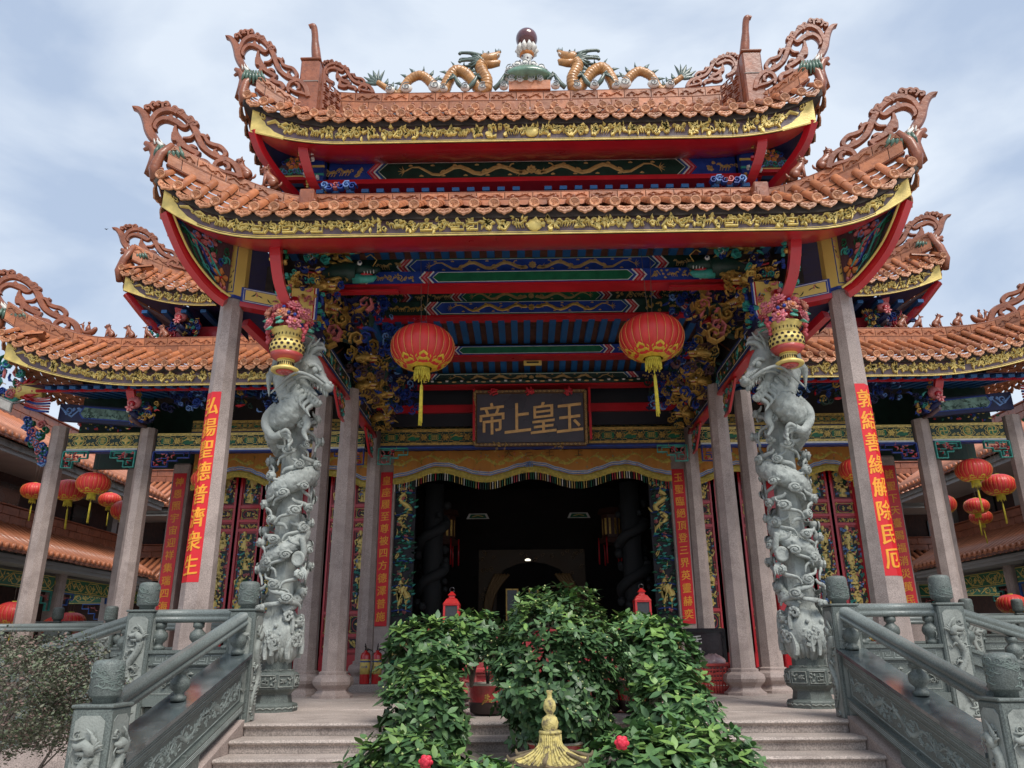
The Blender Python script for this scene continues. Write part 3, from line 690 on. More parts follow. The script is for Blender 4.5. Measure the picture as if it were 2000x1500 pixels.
def fascia(parent, x0, x1, zb, zt, Y, seed, kinds, corners=(1, 1), boss=None):
    X = [x0 + (x1 - x0) * i / 60 for i in range(61)]; r = random.Random(seed)
    p = curved_board(parent, 'fascia_board', MAROON, X, zb, zt, Y)
    rim = MB(); P = [(x, Y - .012, zb(x) - .004) for x in X]
    for dz, rr, m in ((0, .010, 0), (.024, .004, 0)): rim.tube([(a, c, d + dz) for a, c, d in P], rr, 6)
    rim.build('gold_rim', GOLD, p)
    b = MB(); L = x1 - x0; Hm = .17
    def f(u, v, h): x = x0 + u; return V((x, Y - .001 - h, zb(x) + .03 + (zt(x) - zb(x) - .01) * v / Hm))
    o = []; cl = .42
    segs_ = []; u = cl * corners[0]
    o = shift(strip(r, L - cl * sum(corners), Hm, kinds, (0,), .19, 1.1), cl * corners[0], 0)
    # run the ornament through twice for a denser, layered carving
    o += [(P_, [w * .7 for w in W_], c_) for P_, W_, c_ in shift(strip(random.Random(seed + 9), L - cl * sum(corners), Hm, ['leaf', 'flower', 'beast'], (0,), .15, 1.0), cl * corners[0], 0)]
    relief(b, o, f, .03)
    for s_, on in ((0, corners[0]), (1, corners[1])):
        if not on: continue
        g = (lambda u, v, h, s_=s_: f(u if not s_ else L - u, v, h))
        pts = [(0, -.2 * Hm), (0, 1.0 * Hm), (.06, Hm), (.1, .93 * Hm), (.085, .8 * Hm), (.12, .72 * Hm), (.13, .6 * Hm), (.17, .52 * Hm), (.19, .36 * Hm), (.25, .26 * Hm), (.3, .12 * Hm), (.42, .0), (.42, -.2 * Hm)]
        b.prism(pts if not s_ else pts[::-1], g, 0, .016)
        P_, W_ = spiral(.15, .8 * Hm, .035, 1.1, 2, 1, .018, 8); b.rib(P_, W_, g, .026)
        for q in range(2):
            P_ = [(.2 + .14 * q, .5 * Hm), (.3 + .14 * q, .75 * Hm), (.42 + .14 * q, .45 * Hm), (.52 + .1 * q, .6 * Hm)]; b.rib(P_, [.02, .035, .03, .01], g, .028)
    b.build('gold_carving', GOLD, p)['kind'] = 'stuff'
    if boss is not None:
        c = MB(); c.blob((boss, Y - .01, (zb(boss) + zt(boss)) / 2 + .005), (.085, .035, .075), 0, 16, 8); c.build('gold_boss', GOLD, p)
    return p
def ridge_wall(parent, path, H, th, seed, courses=2, step=.4, top=True, carve=True, fade=0.0):
    """glazed block wall following a curved path; each block its own object. path points are the wall's top edge"""
    path = [V(p) for p in path]; r = random.Random(seed)
    acc = [0]
    for a, c in zip(path, path[1:]): acc.append(acc[-1] + (c - a).length)
    tot = acc[-1]
    def at(s):
        s = min(max(s, 0), tot)
        for i in range(len(path) - 1):
            if s <= acc[i + 1] + 1e-9: t = (s - acc[i]) / max(1e-9, acc[i + 1] - acc[i]); return path[i].lerp(path[i + 1], t), (path[i + 1] - path[i]).normalized()
        return path[-1], (path[-1] - path[-2]).normalized()
    n = max(1, round(tot / step))
    for c in range(courses):
        hc = H / courses; z1 = -hc * c - (.03 if c == 0 else 0); z0 = -hc * (c + 1) + .006
        cuts = [tot * k / n for k in range(n + 1)] if c % 2 == 0 else [0] + [tot * (k + .5) / n for k in range(n)] + [tot]
        for a, e in zip(cuts, cuts[1:]):
            b = MB(); m = 3; P = []
            for j in range(m + 1):
                p, t = at(lerp(a + .004, e - .004, j / m)); nn = V((t.y, -t.x, 0)).normalized(); 
                if nn.y > 0: nn = -nn
                w = th / 2 * (1 - .12 * (c % 2 == 0 and c > 0))
                for o_, z in ((w, z0), (w, z1), (-w, z1), (-w, z0)): P.append(p + nn * o_ + V((0, 0, z)))
            i = b.add(P)
            for j in range(m):
                for q in range(4): b.q((i + j * 4 + q, i + j * 4 + (q + 1) % 4, i + j * 4 + 4 + (q + 1) % 4, i + j * 4 + 4 + q))
            b.q((i + 3, i + 2, i + 1, i)); b.q([i + m * 4 + q for q in range(4)])
            if c == 0 and carve:
                L = e - a
                def f(u, v, h, a=a, th=th):
                    p, t = at(a + u); nn = V((t.y, -t.x, 0)).normalized(); nn = -nn if nn.y > 0 else nn
                    return p + nn * (th / 2 + h) + V((0, 0, z0 + v))
                hh = z1 - z0; o = []
                o.append(([(L * .08, hh * .3), (L * .27, hh * .72), (L * .5, hh * .35), (L * .73, hh * .72), (L * .92, hh * .3)], [hh * .1, hh * .2, hh * .22, hh * .2, hh * .1], 0))
                for q in (.18, .38, .62, .82): o.append((*spiral(L * q, hh * (.5 + .12 * (-1) ** int(q * 10)), hh * .17, 1, q * 9, 1, hh * .12, 6), 0))
                relief(b, o, f, .016)
            b.build('ridge_block', TERRA, parent)
    mr = MB(); pts = [at(tot * k / (n * 4))[0] for k in range(n * 4 + 1)]
    mr.tube([p + V((0, 0, -.016)) for p in pts], th * .5, 8, flat=.34, up=(1, 0, 0) if abs((path[-1] - path[0]).y) > abs((path[-1] - path[0]).x) else (0, 1, 0))
    mr.tube([p + V((0, 0, -H / courses - .0)) for p in pts], th * .55, 8, flat=.14, up=(1, 0, 0) if abs((path[-1] - path[0]).y) > abs((path[-1] - path[0]).x) else (0, 1, 0))
    mr.tube([p + V((0, 0, -H)) for p in pts], th * .62, 8, flat=.2, up=(1, 0, 0) if abs((path[-1] - path[0]).y) > abs((path[-1] - path[0]).x) else (0, 1, 0))
    mr.build('ridge_moulding', TERRAR, parent)

# openwork scroll finial, drawn in the plane (u: 0 tip .. 1 inner end, v: 0 top .. 1 foot)
def finial_shapes():
    Z = lambda pts: [((x - 215) / 620, (y - 195) / 405, w / 620) for x, y, w in pts]
    L = [[(205, 200, 6), (240, 208, 36), (272, 240, 52), (295, 290, 58), (312, 340, 60), (337, 388, 56), (375, 432, 50), (420, 460, 40)],
         [(305, 345, 40), (318, 285, 40), (340, 225, 42), (385, 192, 44), (440, 196, 46), (492, 228, 46), (532, 272, 46), (562, 322, 46), (584, 372, 46), (615, 425, 44), (658, 462, 42), (705, 484, 40), (760, 498, 42), (800, 528, 44), (822, 568, 44), (835, 612, 46)],
         [(352, 340, 10), (340, 322, 26), (348, 285, 34), (378, 258, 36), (415, 258, 44), (455, 272, 50), (492, 298, 42), (515, 290, 20), (512, 276, 8)],
         [(452, 300, 16), (452, 340, 38), (470, 380, 52), (500, 420, 50), (545, 452, 44), (600, 478, 40)],
         [(440, 350, 10), (452, 395, 34), (490, 380, 30)], [(562, 335, 12), (540, 372, 24), (500, 380, 16)],
         [(508, 400, 34), (484, 440, 38), (498, 488, 40), (545, 512, 38), (588, 484, 20), (572, 452, 10)],
         [(580, 440, 22), (556, 428, 26), (536, 440, 22), (540, 462, 10)],
         [(560, 500, 44), (600, 520, 46), (640, 530, 46), (655, 560, 40), (648, 575, 18)],
         [(585, 345, 16), (612, 350, 30), (625, 372, 26), (640, 392, 32), (670, 404, 34), (706, 412, 34), (734, 440, 34), (738, 470, 30), (716, 484, 14)],
         [(612, 352, 24), (632, 352, 24), (626, 338, 10)], [(700, 470, 26), (678, 450, 22), (692, 436, 10)],
         [(700, 590, 20), (688, 555, 34), (702, 518, 36), (740, 500, 34)], [(735, 520, 18), (760, 528, 28), (768, 556, 26), (750, 568, 12)], [(700, 560, 26), (740, 580, 26), (790, 590, 30), (830, 604, 20)],
         [(420, 228, 10), (418, 250, 50), (418, 268, 50)], [(470, 500, 40), (520, 520, 44), (560, 515, 40)]]
    for cx, cy, a, s in ((292, 172, -2.3, 1), (362, 146, -1.7, 1), (456, 180, -1.1, 1), (548, 248, -.75, 1), (392, 470, 2.4, .01)):
        if s < .1: continue
        dx, dy = cos(a), sin(a)
        L.append([(cx - dx * 42, cy - dy * 42, 18), (cx - dx * 10, cy - dy * 10, 22), (cx, cy, 16)])
        for q in (-1, 1):
            px, py = -dy * q, dx * q
            L.append([(cx - dx * 14, cy - dy * 14, 16), (cx + px * 18, cy + py * 18, 20), (cx + px * 30 - dx * 6, cy + py * 30 - dy * 6, 24), (cx + px * 26 - dx * 24, cy + py * 26 - dy * 24, 20), (cx + px * 14 - dx * 20, cy + py * 14 - dy * 20, 12)])
    return [Z(p) for p in L]
FIN = [curve(p, 4) for p in finial_shapes()]
def scroll_finial(label, tip, inner, th=.05, group='scroll finials on the roof corners', ydir=0.0, head=True, horn=True, depth=None, foot=1.0):
    """tip, inner: world positions of the tip (u0,v0) and the inner foot (u1,v1)"""
    tip, inner = V(tip), V(inner); dz = inner.z - tip.z; hv = V((inner.x - tip.x, inner.y - tip.y, 0))
    n = V((hv.y, -hv.x, 0)).normalized(); n = n if n.y < 0 else -n
    f = lambda u, v, h: tip + hv * u + V((0, 0, dz * v)) + n * h
    t = thing('scroll_finial', label, 'roof finial', inner, 0, group)
    b = MB(); asp = hv.length / abs(dz) 
    for i, c in enumerate(FIN):
        if not horn and i == 0: continue
        P = [(u, v * abs(dz) / hv.length) for u, v, w in c]
        g = lambda u, v, h: tip + hv * u + V((0, 0, dz * v * asp)) + n * h
        b.rib(P, [w for u, v, w in c], g, th * (1 + .004 * i), 0, closed=True, k=.62)
    b.build('scrollwork', TERRAR, t)
    if head:
        g = lambda x, y, h: f((x - 215) / 620, (y - 195) / 405, h)
        b = MB(); S_ = hv.length / 620
        # beast mask at the foot: snout, teeth and fan of green fins
        b.tube([g(300, 480, 0), g(345, 440, 0), g(395, 470, 0), g(440, 515, 0), g(520, 545, 0)], [S_ * 10, S_ * 26, S_ * 34, S_ * 34, S_ * 20], 8, 0, flat=.9)
        b.tube([g(300, 430, 0), g(340, 452, 0), g(370, 500, 0), g(372, 560, 0), g(365, 640, 0)], [S_ * 14, S_ * 26, S_ * 34, S_ * 40, S_ * 44], 8, 0)
        for k in range(3): b.tube([g(362 + 22 * k, 450, th * 1.2), g(352 + 16 * k, 415 - 6 * (k % 2), th * 1.3)], [S_ * 7, S_ * 2], 5, 2)
        b.tube([g(370, 425, th), g(395, 455, th * 1.4), g(420, 490, th * 1.4)], [S_ * 8, S_ * 12, S_ * 6], 6, 2)
        for k in range(7):
            a = radians(205 - k * 33); cx, cy = 450, 480
            ex, ey = cx + 95 * cos(a), cy - 80 * sin(a) * (1 if sin(a) < 0 else .3) 
            b.tube([g(cx - 60 + 18 * k, cy - 10, th * 2.2), g((cx - 60 + 18 * k) * .5 + (380 + 27 * k) * .5, cy + 40, th * 2.7), g(375 + 27 * k, cy + 90 - 8 * abs(k - 3), th * 2.3)], [S_ * 7, S_ * 13, S_ * 6], 6, 1)
        b.build('beast_mask', [TERRAR, mat('faded_green_glaze', (.075, .14, .10), .45, var=.35, vs=12, coat=.3), WHITE], t)
    return t

# ---------------- lower roof of the pavilion
def crn(x, a, b, k, p=2.2): t = max(0, (abs(x) - a) / b); return k * t ** p
lzb = lambda x: 4.845 + crn(x, 2.9, 1.2, .40)
lzt = lambda x: 5.04 + crn(x, 2.9, 1.2, .41)
EY = 7.35
lroof = MB(); lroof.box(-3.9, 3.9, 7.95, 8.75, 5.56, 5.6); lroof.box(-3.4, 3.4, 8.76, 14.2, 6.2, 6.25); lroof.box(-3.4, -3.3, 8.76, 14.2, 4.9, 6.2); lroof.box(3.3, 3.4, 8.76, 14.2, 4.9, 6.2); lroof = lroof.build('lower_roof', DARKTILE, porch)
fascia(lroof, -4.12, 4.12, lzb, lzt, EY, 21, ['vine', 'beast', 'flower', 'fret', 'leaf', 'cloud'], boss=0)
# dark bedding strip between fascia and tiles
X = [-4.25 + 8.5 * i / 60 for i in range(61)]
curved_board(lroof, 'tile_bedding', DARKTILE, X, lambda x: lzt(x) - .005, lambda x: lzt(x) + .085, EY - .03, .3)
rows = []
N = 39
for i in range(N):
    x = -4.14 + 8.28 * i / (N - 1); ze = lzt(x) + .155; ax = abs(x); sg = 1 if x > 0 else -1
    t = max(0, (ax - 2.65) / 1.5)
    ye = 7.93 - .5 * t; rows.append(((x, EY - .09, ze - .055), (x - sg * .04 * t, ye, lerp(5.6, 5.72, t) + .02 * t)))
tiled_slope(lroof, rows)
# top band behind the tiles
ridge_wall(lroof, [(-2.68, 7.98, 5.77), (0, 7.98, 5.765), (2.68, 7.98, 5.77)], .24, .12, 3, 2, .335)
for s in (-1, 1):
    P = curve([(s * 2.62, 7.93, 5.70), (s * 2.95, 7.86, 5.72), (s * 3.4, 7.72, 5.83), (s * 3.85, 7.55, 5.99), (s * 4.18, 7.42, 6.13)], 6)
    ridge_wall(lroof, P, .30, .12, 5, 2, .36)
    b = MB(); b.box(s * 2.66 - .085, s * 2.66 + .085, 7.76, 7.93, 5.3, 5.735, bev=.012); b.box(s * 2.66 - .06, s * 2.66 + .06, 7.75, 7.77, 5.45, 5.66); b.box(s * 2.66 - .035, s * 2.66 + .035, 7.742, 7.77, 5.5, 5.6); b.build('ridge_block', TERRAR, lroof)
    # corner mass under the finial
    b = MB(); b.tube([(s * 4.14, 7.4, 6.1), (s * 4.24, 7.36, 5.95), (s * 4.28, 7.34, 5.75), (s * 4.26, 7.36, 5.6)], [.04, .055, .06, .05], 8); b.build('corner_tile', TERRAR, lroof)
    # side eave: end and drip tiles seen edge-on, dark from below
    rws = []
    for k in range(14): y = 7.42 + .21 * k; z = 5.2 + .42 * max(0, 1 - k / 5.5) ** 2; rws.append(((s * 4.26, y, z), (s * max(3.5, 4.2 - 1.6 * (y - 7.42)), y, z + .1)))
    tiled_slope(lroof, rws, fwd=V((s, 0, 0)), segs=2)
    b = MB(); n = 14
    for k in range(n):
        y = 7.37 + .21 * k; z = 5.04 + .42 * max(0, 1 - k / 5.5) ** 2; z2 = 5.04 + .42 * max(0, 1 - (k + 1) / 5.5) ** 2
        i = b.add([(s * 4.12, y, z - .2), (s * 4.12, y + .21, z2 - .2), (s * 4.2, y + .21, z2 + .1), (s * 4.2, y, z + .1)]); b.q((i, i + 1, i + 2, i + 3))
    b.build('side_fascia', MAROON, lroof); b = MB(); b.poly([(s * 3.3, 8.2, 5.3), (s * 4.16, 7.6, 5.25), (s * 4.16, 10.6, 4.98), (s * 3.3, 10.6, 5.1)]); b.build('side_soffit', NAVY, lroof)
    scroll_finial(f'openwork scroll finial rising from the {"left" if s < 0 else "right"} corner of the pavilion lower roof', (s * 4.66, 7.4, 6.63), (s * 3.42, 7.66, 5.83), .045)

# ---------------- upper roof of the pavilion
uzb = lambda x: 6.45 + crn(x, 2.3, 1.15, .21, 2)
uzt = lambda x: 6.68 + crn(x, 2.3, 1.15, .28, 2)
UY = 7.9
uroof = MB(); uroof.box(-2.7, 2.7, 8.6, 10.6, 7.0, 7.05); uroof = uroof.build('upper_roof', DARKTILE, porch)
fascia(uroof, -3.47, 3.47, uzb, uzt, UY, 33, ['flower', 'leaf', 'beast', 'flower', 'vine'], boss=0)
X = [-3.6 + 7.2 * i / 50 for i in range(51)]
curved_board(uroof, 'tile_bedding', DARKTILE, X, lambda x: uzt(x) - .005, lambda x: uzt(x) + .078, UY - .03, .3)
rows = []; N = 34
for i in range(N):
    x = -3.52 + 7.04 * i / (N - 1); t = max(0, (abs(x) - 2.4) / 1.1); rows.append(((x, UY - .09, uzt(x) + .095), (x, 8.42 - .42 * t, 7.22 + .03 * t)))
tiled_slope(uroof, rows)
rows = []; N = 26
for i in range(N): x = -2.62 + 5.24 * i / (N - 1); rows.append(((x, 8.36, 7.29), (x, 8.80, 7.60)))
tiled_slope(uroof, rows)
b = MB(); b.box(-2.62, 2.62, 8.4, 8.7, 7.0, 7.26); b.build('tile_bedding', DARKTILE, uroof)
ridge_wall(uroof, [(-2.8, 8.86, 8.0), (-2.3, 8.85, 7.95), (0, 8.85, 7.935), (2.3, 8.85, 7.95), (2.8, 8.86, 8.0)], .33, .14, 13, 2, .37)
for s in (-1, 1):
    sd = 'left' if s < 0 else 'right'
    P = curve([(s * 2.78, 8.2, 7.24), (s * 3.0, 8.14, 7.3), (s * 3.25, 8.05, 7.42), (s * 3.5, 7.97, 7.58)], 6)
    ridge_wall(uroof, P, .26, .12, 15, 2, .33)
    # descending gable ridge: pillar in front, fretted wall running back, curling horn above
    g = MB(); g.box(s * 2.87 - .125, s * 2.87 + .125, 8.08, 8.24, 7.0, 7.9, bev=.02); g.box(s * 2.87 - .12, s * 2.87 + .12, 8.075, 8.1, 7.55, 7.565, 1); g.box(s * 2.87 - .135, s * 2.87 + .135, 8.06, 8.25, 7.9, 7.93, bev=.01)
    g = g.build('gable_pillar', [TERRAR, GROUT], uroof)
    w = MB(); f = lambda u, v, h: V((s * (2.78 - h - .5 * (u - 8.24)), u, v))
    top = curve([(8.24, 7.9), (8.31, 7.72), (8.44, 7.6), (8.65, 7.56), (8.9, 7.6)], 4); pts = [(8.24, 7.05), (8.9, 7.05)] + top[::-1]
    w.prism(pts if s > 0 else pts[::-1], f, -.05, .04)
    r2 = random.Random(4)
    for k in range(5):
        for j in range(3):
            y, z = 8.27 + .1 * j, 7.12 + .13 * k
            for dy, dz in ((0, 0),): w.rib([(y, z), (y + .08, z), (y + .08, z + .1), (y, z + .1), (y, z + .04), (y + .045, z + .04)], .014, lambda u, v, h: f(u, v, h + .04), .02)
    w.build('gable_wall', TERRAR, uroof)
    w = MB(); w.tube(curve([(s * 2.80, 8.9, 7.75), (s * 2.81, 8.6, 7.70), (s * 2.82, 8.36, 7.79), (s * 2.84, 8.26, 8.0), (s * 2.87, 8.22, 8.25), (s * 2.885, 8.18, 8.45), (s * 2.91, 8.16, 8.53), (s * 2.96, 8.16, 8.52)], 5), [.06] * 16 + [.065, .062, .06, .058, .054, .05, .045, .045, .044, .044, .044, .045, .046, .046, .04, .035, .03, .03, .03, .03], 10); w.build('gable_horn', TERRAR, uroof)
    for k in range(9):
        b = MB(); y = 8.3 + .06 * k; z = 7.18 + .05 * k; xg = 2.74 - .5 * (y - 8.24); b.tube([(s * xg, y, z), (s * (xg - .1), y - .03, z - .07)], [.022, .016], 6); b.blob((s * (xg - .11), y - .03, z - .08), .02, 0, 6, 4); b.build('gable_end_tile', TERRA2, uroof)
    b = MB(); b.tube([(s * 3.5, 7.98, 7.58), (s * 3.62, 7.94, 7.42), (s * 3.64, 7.93, 7.25), (s * 3.6, 7.92, 7.08)], [.04, .055, .06, .05], 8); b.build('corner_tile', TERRAR, uroof)
    rws = []
    for k in range(11): y = 7.97 + .21 * k; z = 6.84 + .3 * max(0, 1 - k / 4.5) ** 2; rws.append(((s * 3.64, y, z), (s * max(3.0, 3.58 - 1.5 * (y - 7.97)), y, z + .08)))
    tiled_slope(uroof, rws, fwd=V((s, 0, 0)), segs=2)
    scroll_finial(f'openwork scroll finial on the {sd} corner of the topmost roof', (s * 3.96, 7.98, 8.2), (s * 2.86, 8.1, 7.33), .042)
    scroll_finial(f'small openwork scroll finial at the {sd} end of the top ridge, beside the tall horn', (s * 3.05, 8.86, 8.5), (s * 2.2, 8.86, 8.0), .035, 'small scroll finials on the top ridge', head=False)

# ---------------- roofs of the main hall, left and right wings
HY = 11.6
def hzb(x): return 4.64 + crn(x, 6.2, 2.4, .50, 2.0)
def hzt(x): return 4.87 + crn(x, 6.2, 2.4, .54, 2.0)
def vzb(x): return 6.51 + crn(x, 5.9, 1.5, .33, 2)
def vzt(x): return 6.73 + crn(x, 5.9, 1.5, .37, 2)
hroof = MB(); hroof.box(-8.3, 8.3, 12.4, 20.5, 5.2, 5.26); hroof.box(-6.6, 6.6, 13.2, 20, 6.9, 6.96); hroof.box(-6.2, 6.2, 14, 19.9, 5.26, 6.9); hroof = hroof.build('hall_roof', DARKTILE, hall)
for s in (-1, 1):
    sd = 'left' if s < 0 else 'right'
    a, e = (3.3, 8.62)
    x0, x1 = (a, e) if s > 0 else (-e, -a)
    fascia(hroof, x0, x1, hzb, hzt, HY, 41 + s, ['beast', 'flower', 'vine', 'cloud', 'beast'], (0, 1) if s > 0 else (1, 0))
    X = [x0 + (x1 - x0) * i / 40 for i in range(41)]; curved_board(hroof, 'tile_bedding', DARKTILE, X, lambda x: hzt(x) - .005, lambda x: hzt(x) + .07, HY - .03, .3)
    rows = []; N = 26
    for i in range(N): x = s * (3.35 + 5.33 * i / (N - 1)); t = max(0, (abs(x) - 6.5) / 2.1); rows.append(((x, HY - .09, hzt(x) + .085), (x - s * .0, 12.56 - .55 * t, 5.62 + .2 * t * t)))
    tiled_slope(hroof, rows)
    P = curve([(s * 3.3, 12.62, 5.9), (s * 5.0, 12.6, 5.885), (s * 6.3, 12.5, 5.83), (s * 7.1, 12.4, 5.79), (s * 7.8, 12.2, 5.80), (s * 8.5, 11.95, 6.02), (s * 8.9, 11.8, 6.25)], 5)
    ridge_wall(hroof, P, .34, .14, 25, 2, .4)
    scroll_finial(f'openwork scroll finial at the far {sd} corner of the main hall eave', (s * 9.45, 11.75, 6.75), (s * 7.84, 12.2, 5.82), .05)
    rws = []
    for k in range(16): y = 11.7 + .21 * k; rws.append(((s * 8.75, y, 5.05 + .5 * max(0, 1 - k / 5) ** 2), (s * 8.1, y, 5.2 + .4 * max(0, 1 - k / 5) ** 2)))
    tiled_slope(hroof, rws, fwd=V((s, 0, 0)), segs=3)
    # upper tier of the hall
    x0, x1 = (4.0, 7.42) if s > 0 else (-7.42, -4.0)
    fascia(hroof, x0, x1, vzb, vzt, 12.6, 51 + s, ['vine', 'flower', 'vine'], (0, 1) if s > 0 else (1, 0))
    X = [x0 + (x1 - x0) * i / 30 for i in range(31)]; curved_board(hroof, 'tile_bedding', DARKTILE, X, lambda x: vzt(x) - .005, lambda x: vzt(x) + .07, 12.57, .3)
    rows = []
    for i in range(17): x = s * (4.05 + 3.42 * i / 16); t = max(0, (abs(x) - 5.9) / 1.5); rows.append(((x, 12.51, vzt(x) + .085), (x, 13.3 - .45 * t, 7.4 + .06 * t)))
    tiled_slope(hroof, rows)
    P = curve([(s * 5.7, 13.3, 7.62), (s * 6.4, 13.15, 7.60), (s * 6.9, 13.0, 7.66), (s * 7.45, 12.75, 7.86)], 5); ridge_wall(hroof, P, .34, .14, 27, 2, .38)
    b = MB(); b.box(s * 6.05 - .3, s * 6.05 + .3, 12.95, 13.25, 6.8, 7.75, bev=.02); b.build('gable_pillar', TERRAR, hroof)
    scroll_finial(f'openwork scroll finial on the {sd} corner of the main hall upper roof, behind the pavilion', (s * 7.9, 12.75, 8.22), (s * 6.55, 13.05, 7.48), .05)
    b = MB(); b.tube([(s * 7.42, 12.7, 7.8), (s * 7.55, 12.66, 7.5), (s * 7.6, 12.65, 7.25), (s * 7.56, 12.65, 7.05)], [.05, .07, .08, .06], 8); b.build('corner_tile', TERRAR, hroof)
    rws = []
    for k in range(12): y = 12.7 + .21 * k; rws.append(((s * 7.6, y, 6.95 + .35 * max(0, 1 - k / 5) ** 2), (s * 7.0, y, 7.1 + .25 * max(0, 1 - k / 5) ** 2)))
    tiled_slope(hroof, rws, fwd=V((s, 0, 0)), segs=2)
    # red soffit corners: curved beams sweeping from the corner tips down to the wall
    for (tip, end, nm) in (((s * 7.4, 12.66, 6.8), (s * 6.0, 13.6, 5.95), 'upper'),):
        b = MB(); m_ = V(tip).lerp(V(end), .5) + V((s * .12, 0, -.22)); b.tube(curve([tip, tuple(m_), end], 6), .075, 4, a0=pi / 4, sm=False); b.build('corner_beam', RED, hroof)
    b = MB(); b.poly([(s * 3.5, 12.64, 6.5), (s * 6.2, 12.64, 6.5), (s * 5.9, 13.9, 6.7), (s * 3.5, 13.9, 6.7)]); b.poly([(s * 6.2, 12.64, 6.5), (s * 7.4, 12.64, 6.8), (s * 6.2, 13.9, 6.3), (s * 5.9, 13.9, 6.7)])
    b.poly([(s * 7.42, 12.7, 6.78), (s * 7.42, 15.5, 6.5), (s * 6.2, 15.5, 6.3), (s * 6.2, 13.9, 6.3)]); b.build('soffit_board', NAVY, hroof)
    for k in range(9):
        b = MB(); x = 4.1 + .36 * k; b.box(min(s * x, s * (x + .1)), max(s * x, s * (x + .1)), 12.7, 13.85, 6.42, 6.48); b.build('rafter', RAFBLUE, hroof)

# ================================================================== painted beams, ceiling and brackets of the pavilion
PAL = [GOLDF, BLUE, GREEN, RED, WHITE, PINK, TEAL, NAVY, LBLUE, DGREEN, YEL, MAROON, GOLD, ORANGE, GOLDD, mat('black_ground', (.012, .012, .018), .5), mat('frieze_gold', (.74, .56, .17), .5, var=.15, vs=16), mat('painted_landscape', (.16, .27, .22), .5, var=.5, vs=5, col2=(.03, .07, .05), c2pos=(.48, .6), bump=0)]
G_, B_, GR_, R_, W_, PK_, TL_, NV_, LB_, DG_, Y_, M_, GD_, OR_, GO_ = range(15)
def painted_beam(parent, x0, x1, Y, z0, z1, scheme, seed, depth=.22, f=None, bottom=True):
    """long beam with chevron borders, end fields and a lozenge-ended centre field of gold dragons"""
    L = x1 - x0; H = z1 - z0; r = random.Random(seed)
    f = f or (lambda u, v, h: V((x0 + u, Y - h, z0 + v)))
    b = MB(); b.prism([(0, 0), (L, 0), (L, H), (0, H)], f, -depth, 0, scheme.get('base', NV_))
    if bottom: b.prism([(0, -.035), (L, -.035), (L, -.001), (0, -.001)], f, -depth - .01, .012, R_)
    o = b.build('painted_beam', PAL, parent)
    c = MB(); ch = scheme.get('chev', (R_, W_, BLUE and B_, W_, GR_))
    cw = scheme.get('cw', .30) * L; e = H * .5
    def field(a, b_, col, h, pad=0.0):
        pts = [(a + pad, H / 2), (a + e * .8 + pad, pad + .006), (b_ - e * .8 - pad, pad + .006), (b_ - pad, H / 2), (b_ - e * .8 - pad, H - pad - .006), (a + e * .8 + pad, H - pad - .006)]
        c.prism(pts, f, 0, h, col)
    m = L / 2
    field(m - cw, m + cw, scheme.get('rim', GR_), .003); field(m - cw, m + cw, W_, .0045, .012); field(m - cw, m + cw, scheme.get('c', B_), .006, .02)
    for s_ in (-1, 1):
        for k, col in enumerate(scheme.get('bands', (B_, W_, R_, PK_, R_, W_))):
            a = m + s_ * (cw + .015 + k * .028); w = .026
            pts = [(a, H / 2), (a - s_ * e * .8, .004), (a - s_ * e * .8 + s_ * w, .004), (a + s_ * w, H / 2), (a - s_ * e * .8 + s_ * w, H - .004), (a - s_ * e * .8, H - .004)]
            P = [(a - s_ * e * .8, .006), (a, H / 2), (a - s_ * e * .8, H - .006)]
            c.rib(P, w * .9, f, .004 + .0004 * k, col)
            a2 = s_ * (cw + .24 * L * .5 + .1) + m
            if k < 5: P = [(a2 + s_ * (k * .028) + s_ * e * .8 * 0, H / 2)]; P = [(a2 + s_ * k * .028 + s_ * e * .75, .006), (a2 + s_ * k * .028, H / 2), (a2 + s_ * k * .028 + s_ * e * .75, H - .006)]; c.rib(P, w * .9, f, .004 + .0004 * k, col)
    Hd = H * .62; oo = []; Hd = H * .8
    if scheme.get('dragon', True):
        dragon2(-cw * .82, -.12, H / 2, Hd, scheme.get('g', G_), oo, scheme.get('g', G_)); dragon2(cw * .82, .12, H / 2, Hd, scheme.get('g', G_), oo, scheme.get('g', G_))
        flower2(0, H / 2, Hd * .28, 8, scheme.get('g', G_), scheme.get('g', G_), oo)
    relief(c, shift(oo, m, 0), lambda u, v, h: f(u, v, h + .006), .006)
    for s_ in (-1, 1):
        lo, hi = m + s_ * (cw + .2), m + s_ * (cw + .24 * L * .5 + .08)
        if s_ < 0: lo, hi = hi, lo
        if hi - lo > .1:
            relief(c, shift(strip(r, hi - lo - .04, H * .8, ['beast', 'vine', 'leaf'], (scheme.get('g', G_),), .11, 1.2), lo + .02, H * .1), lambda u, v, h: f(u, v, h), .008)
        lo2, hi2 = m + s_ * (cw + .24 * L * .5 + .26), m + s_ * (L / 2 - .05)
        if (hi2 - lo2) * s_ > .12:
            if s_ < 0: lo2, hi2 = hi2, lo2
            c.prism([(lo2, .02), (hi2, .02), (hi2, H * .42), (lo2, H * .42)], f, 0, .003, DG_); c.prism([(lo2, H * .58), (hi2, H * .58), (hi2, H - .02), (lo2, H - .02)], f, 0, .003, DG_)
            for yy in (.04, H * .6): relief(c, shift(strip(r, hi2 - lo2 - .03, H * .34, ['vine', 'leaf'], (scheme.get('g', G_),), .13), lo2 + .01, yy), lambda u, v, h: f(u, v, h + .003), .006)
    c.build('beam_painting', PAL, o); return o
frame_ = MB(); frame_.box(-3.3, 3.3, 12.85, 12.9, 4.25, 6.2, 15); frame_ = frame_.build('beam_frame', PAL, porch)
painted_beam(frame_, -2.75, 2.75, 9.15, 5.30, 5.53, dict(c=B_, base=DG_, cw=.30), 1)
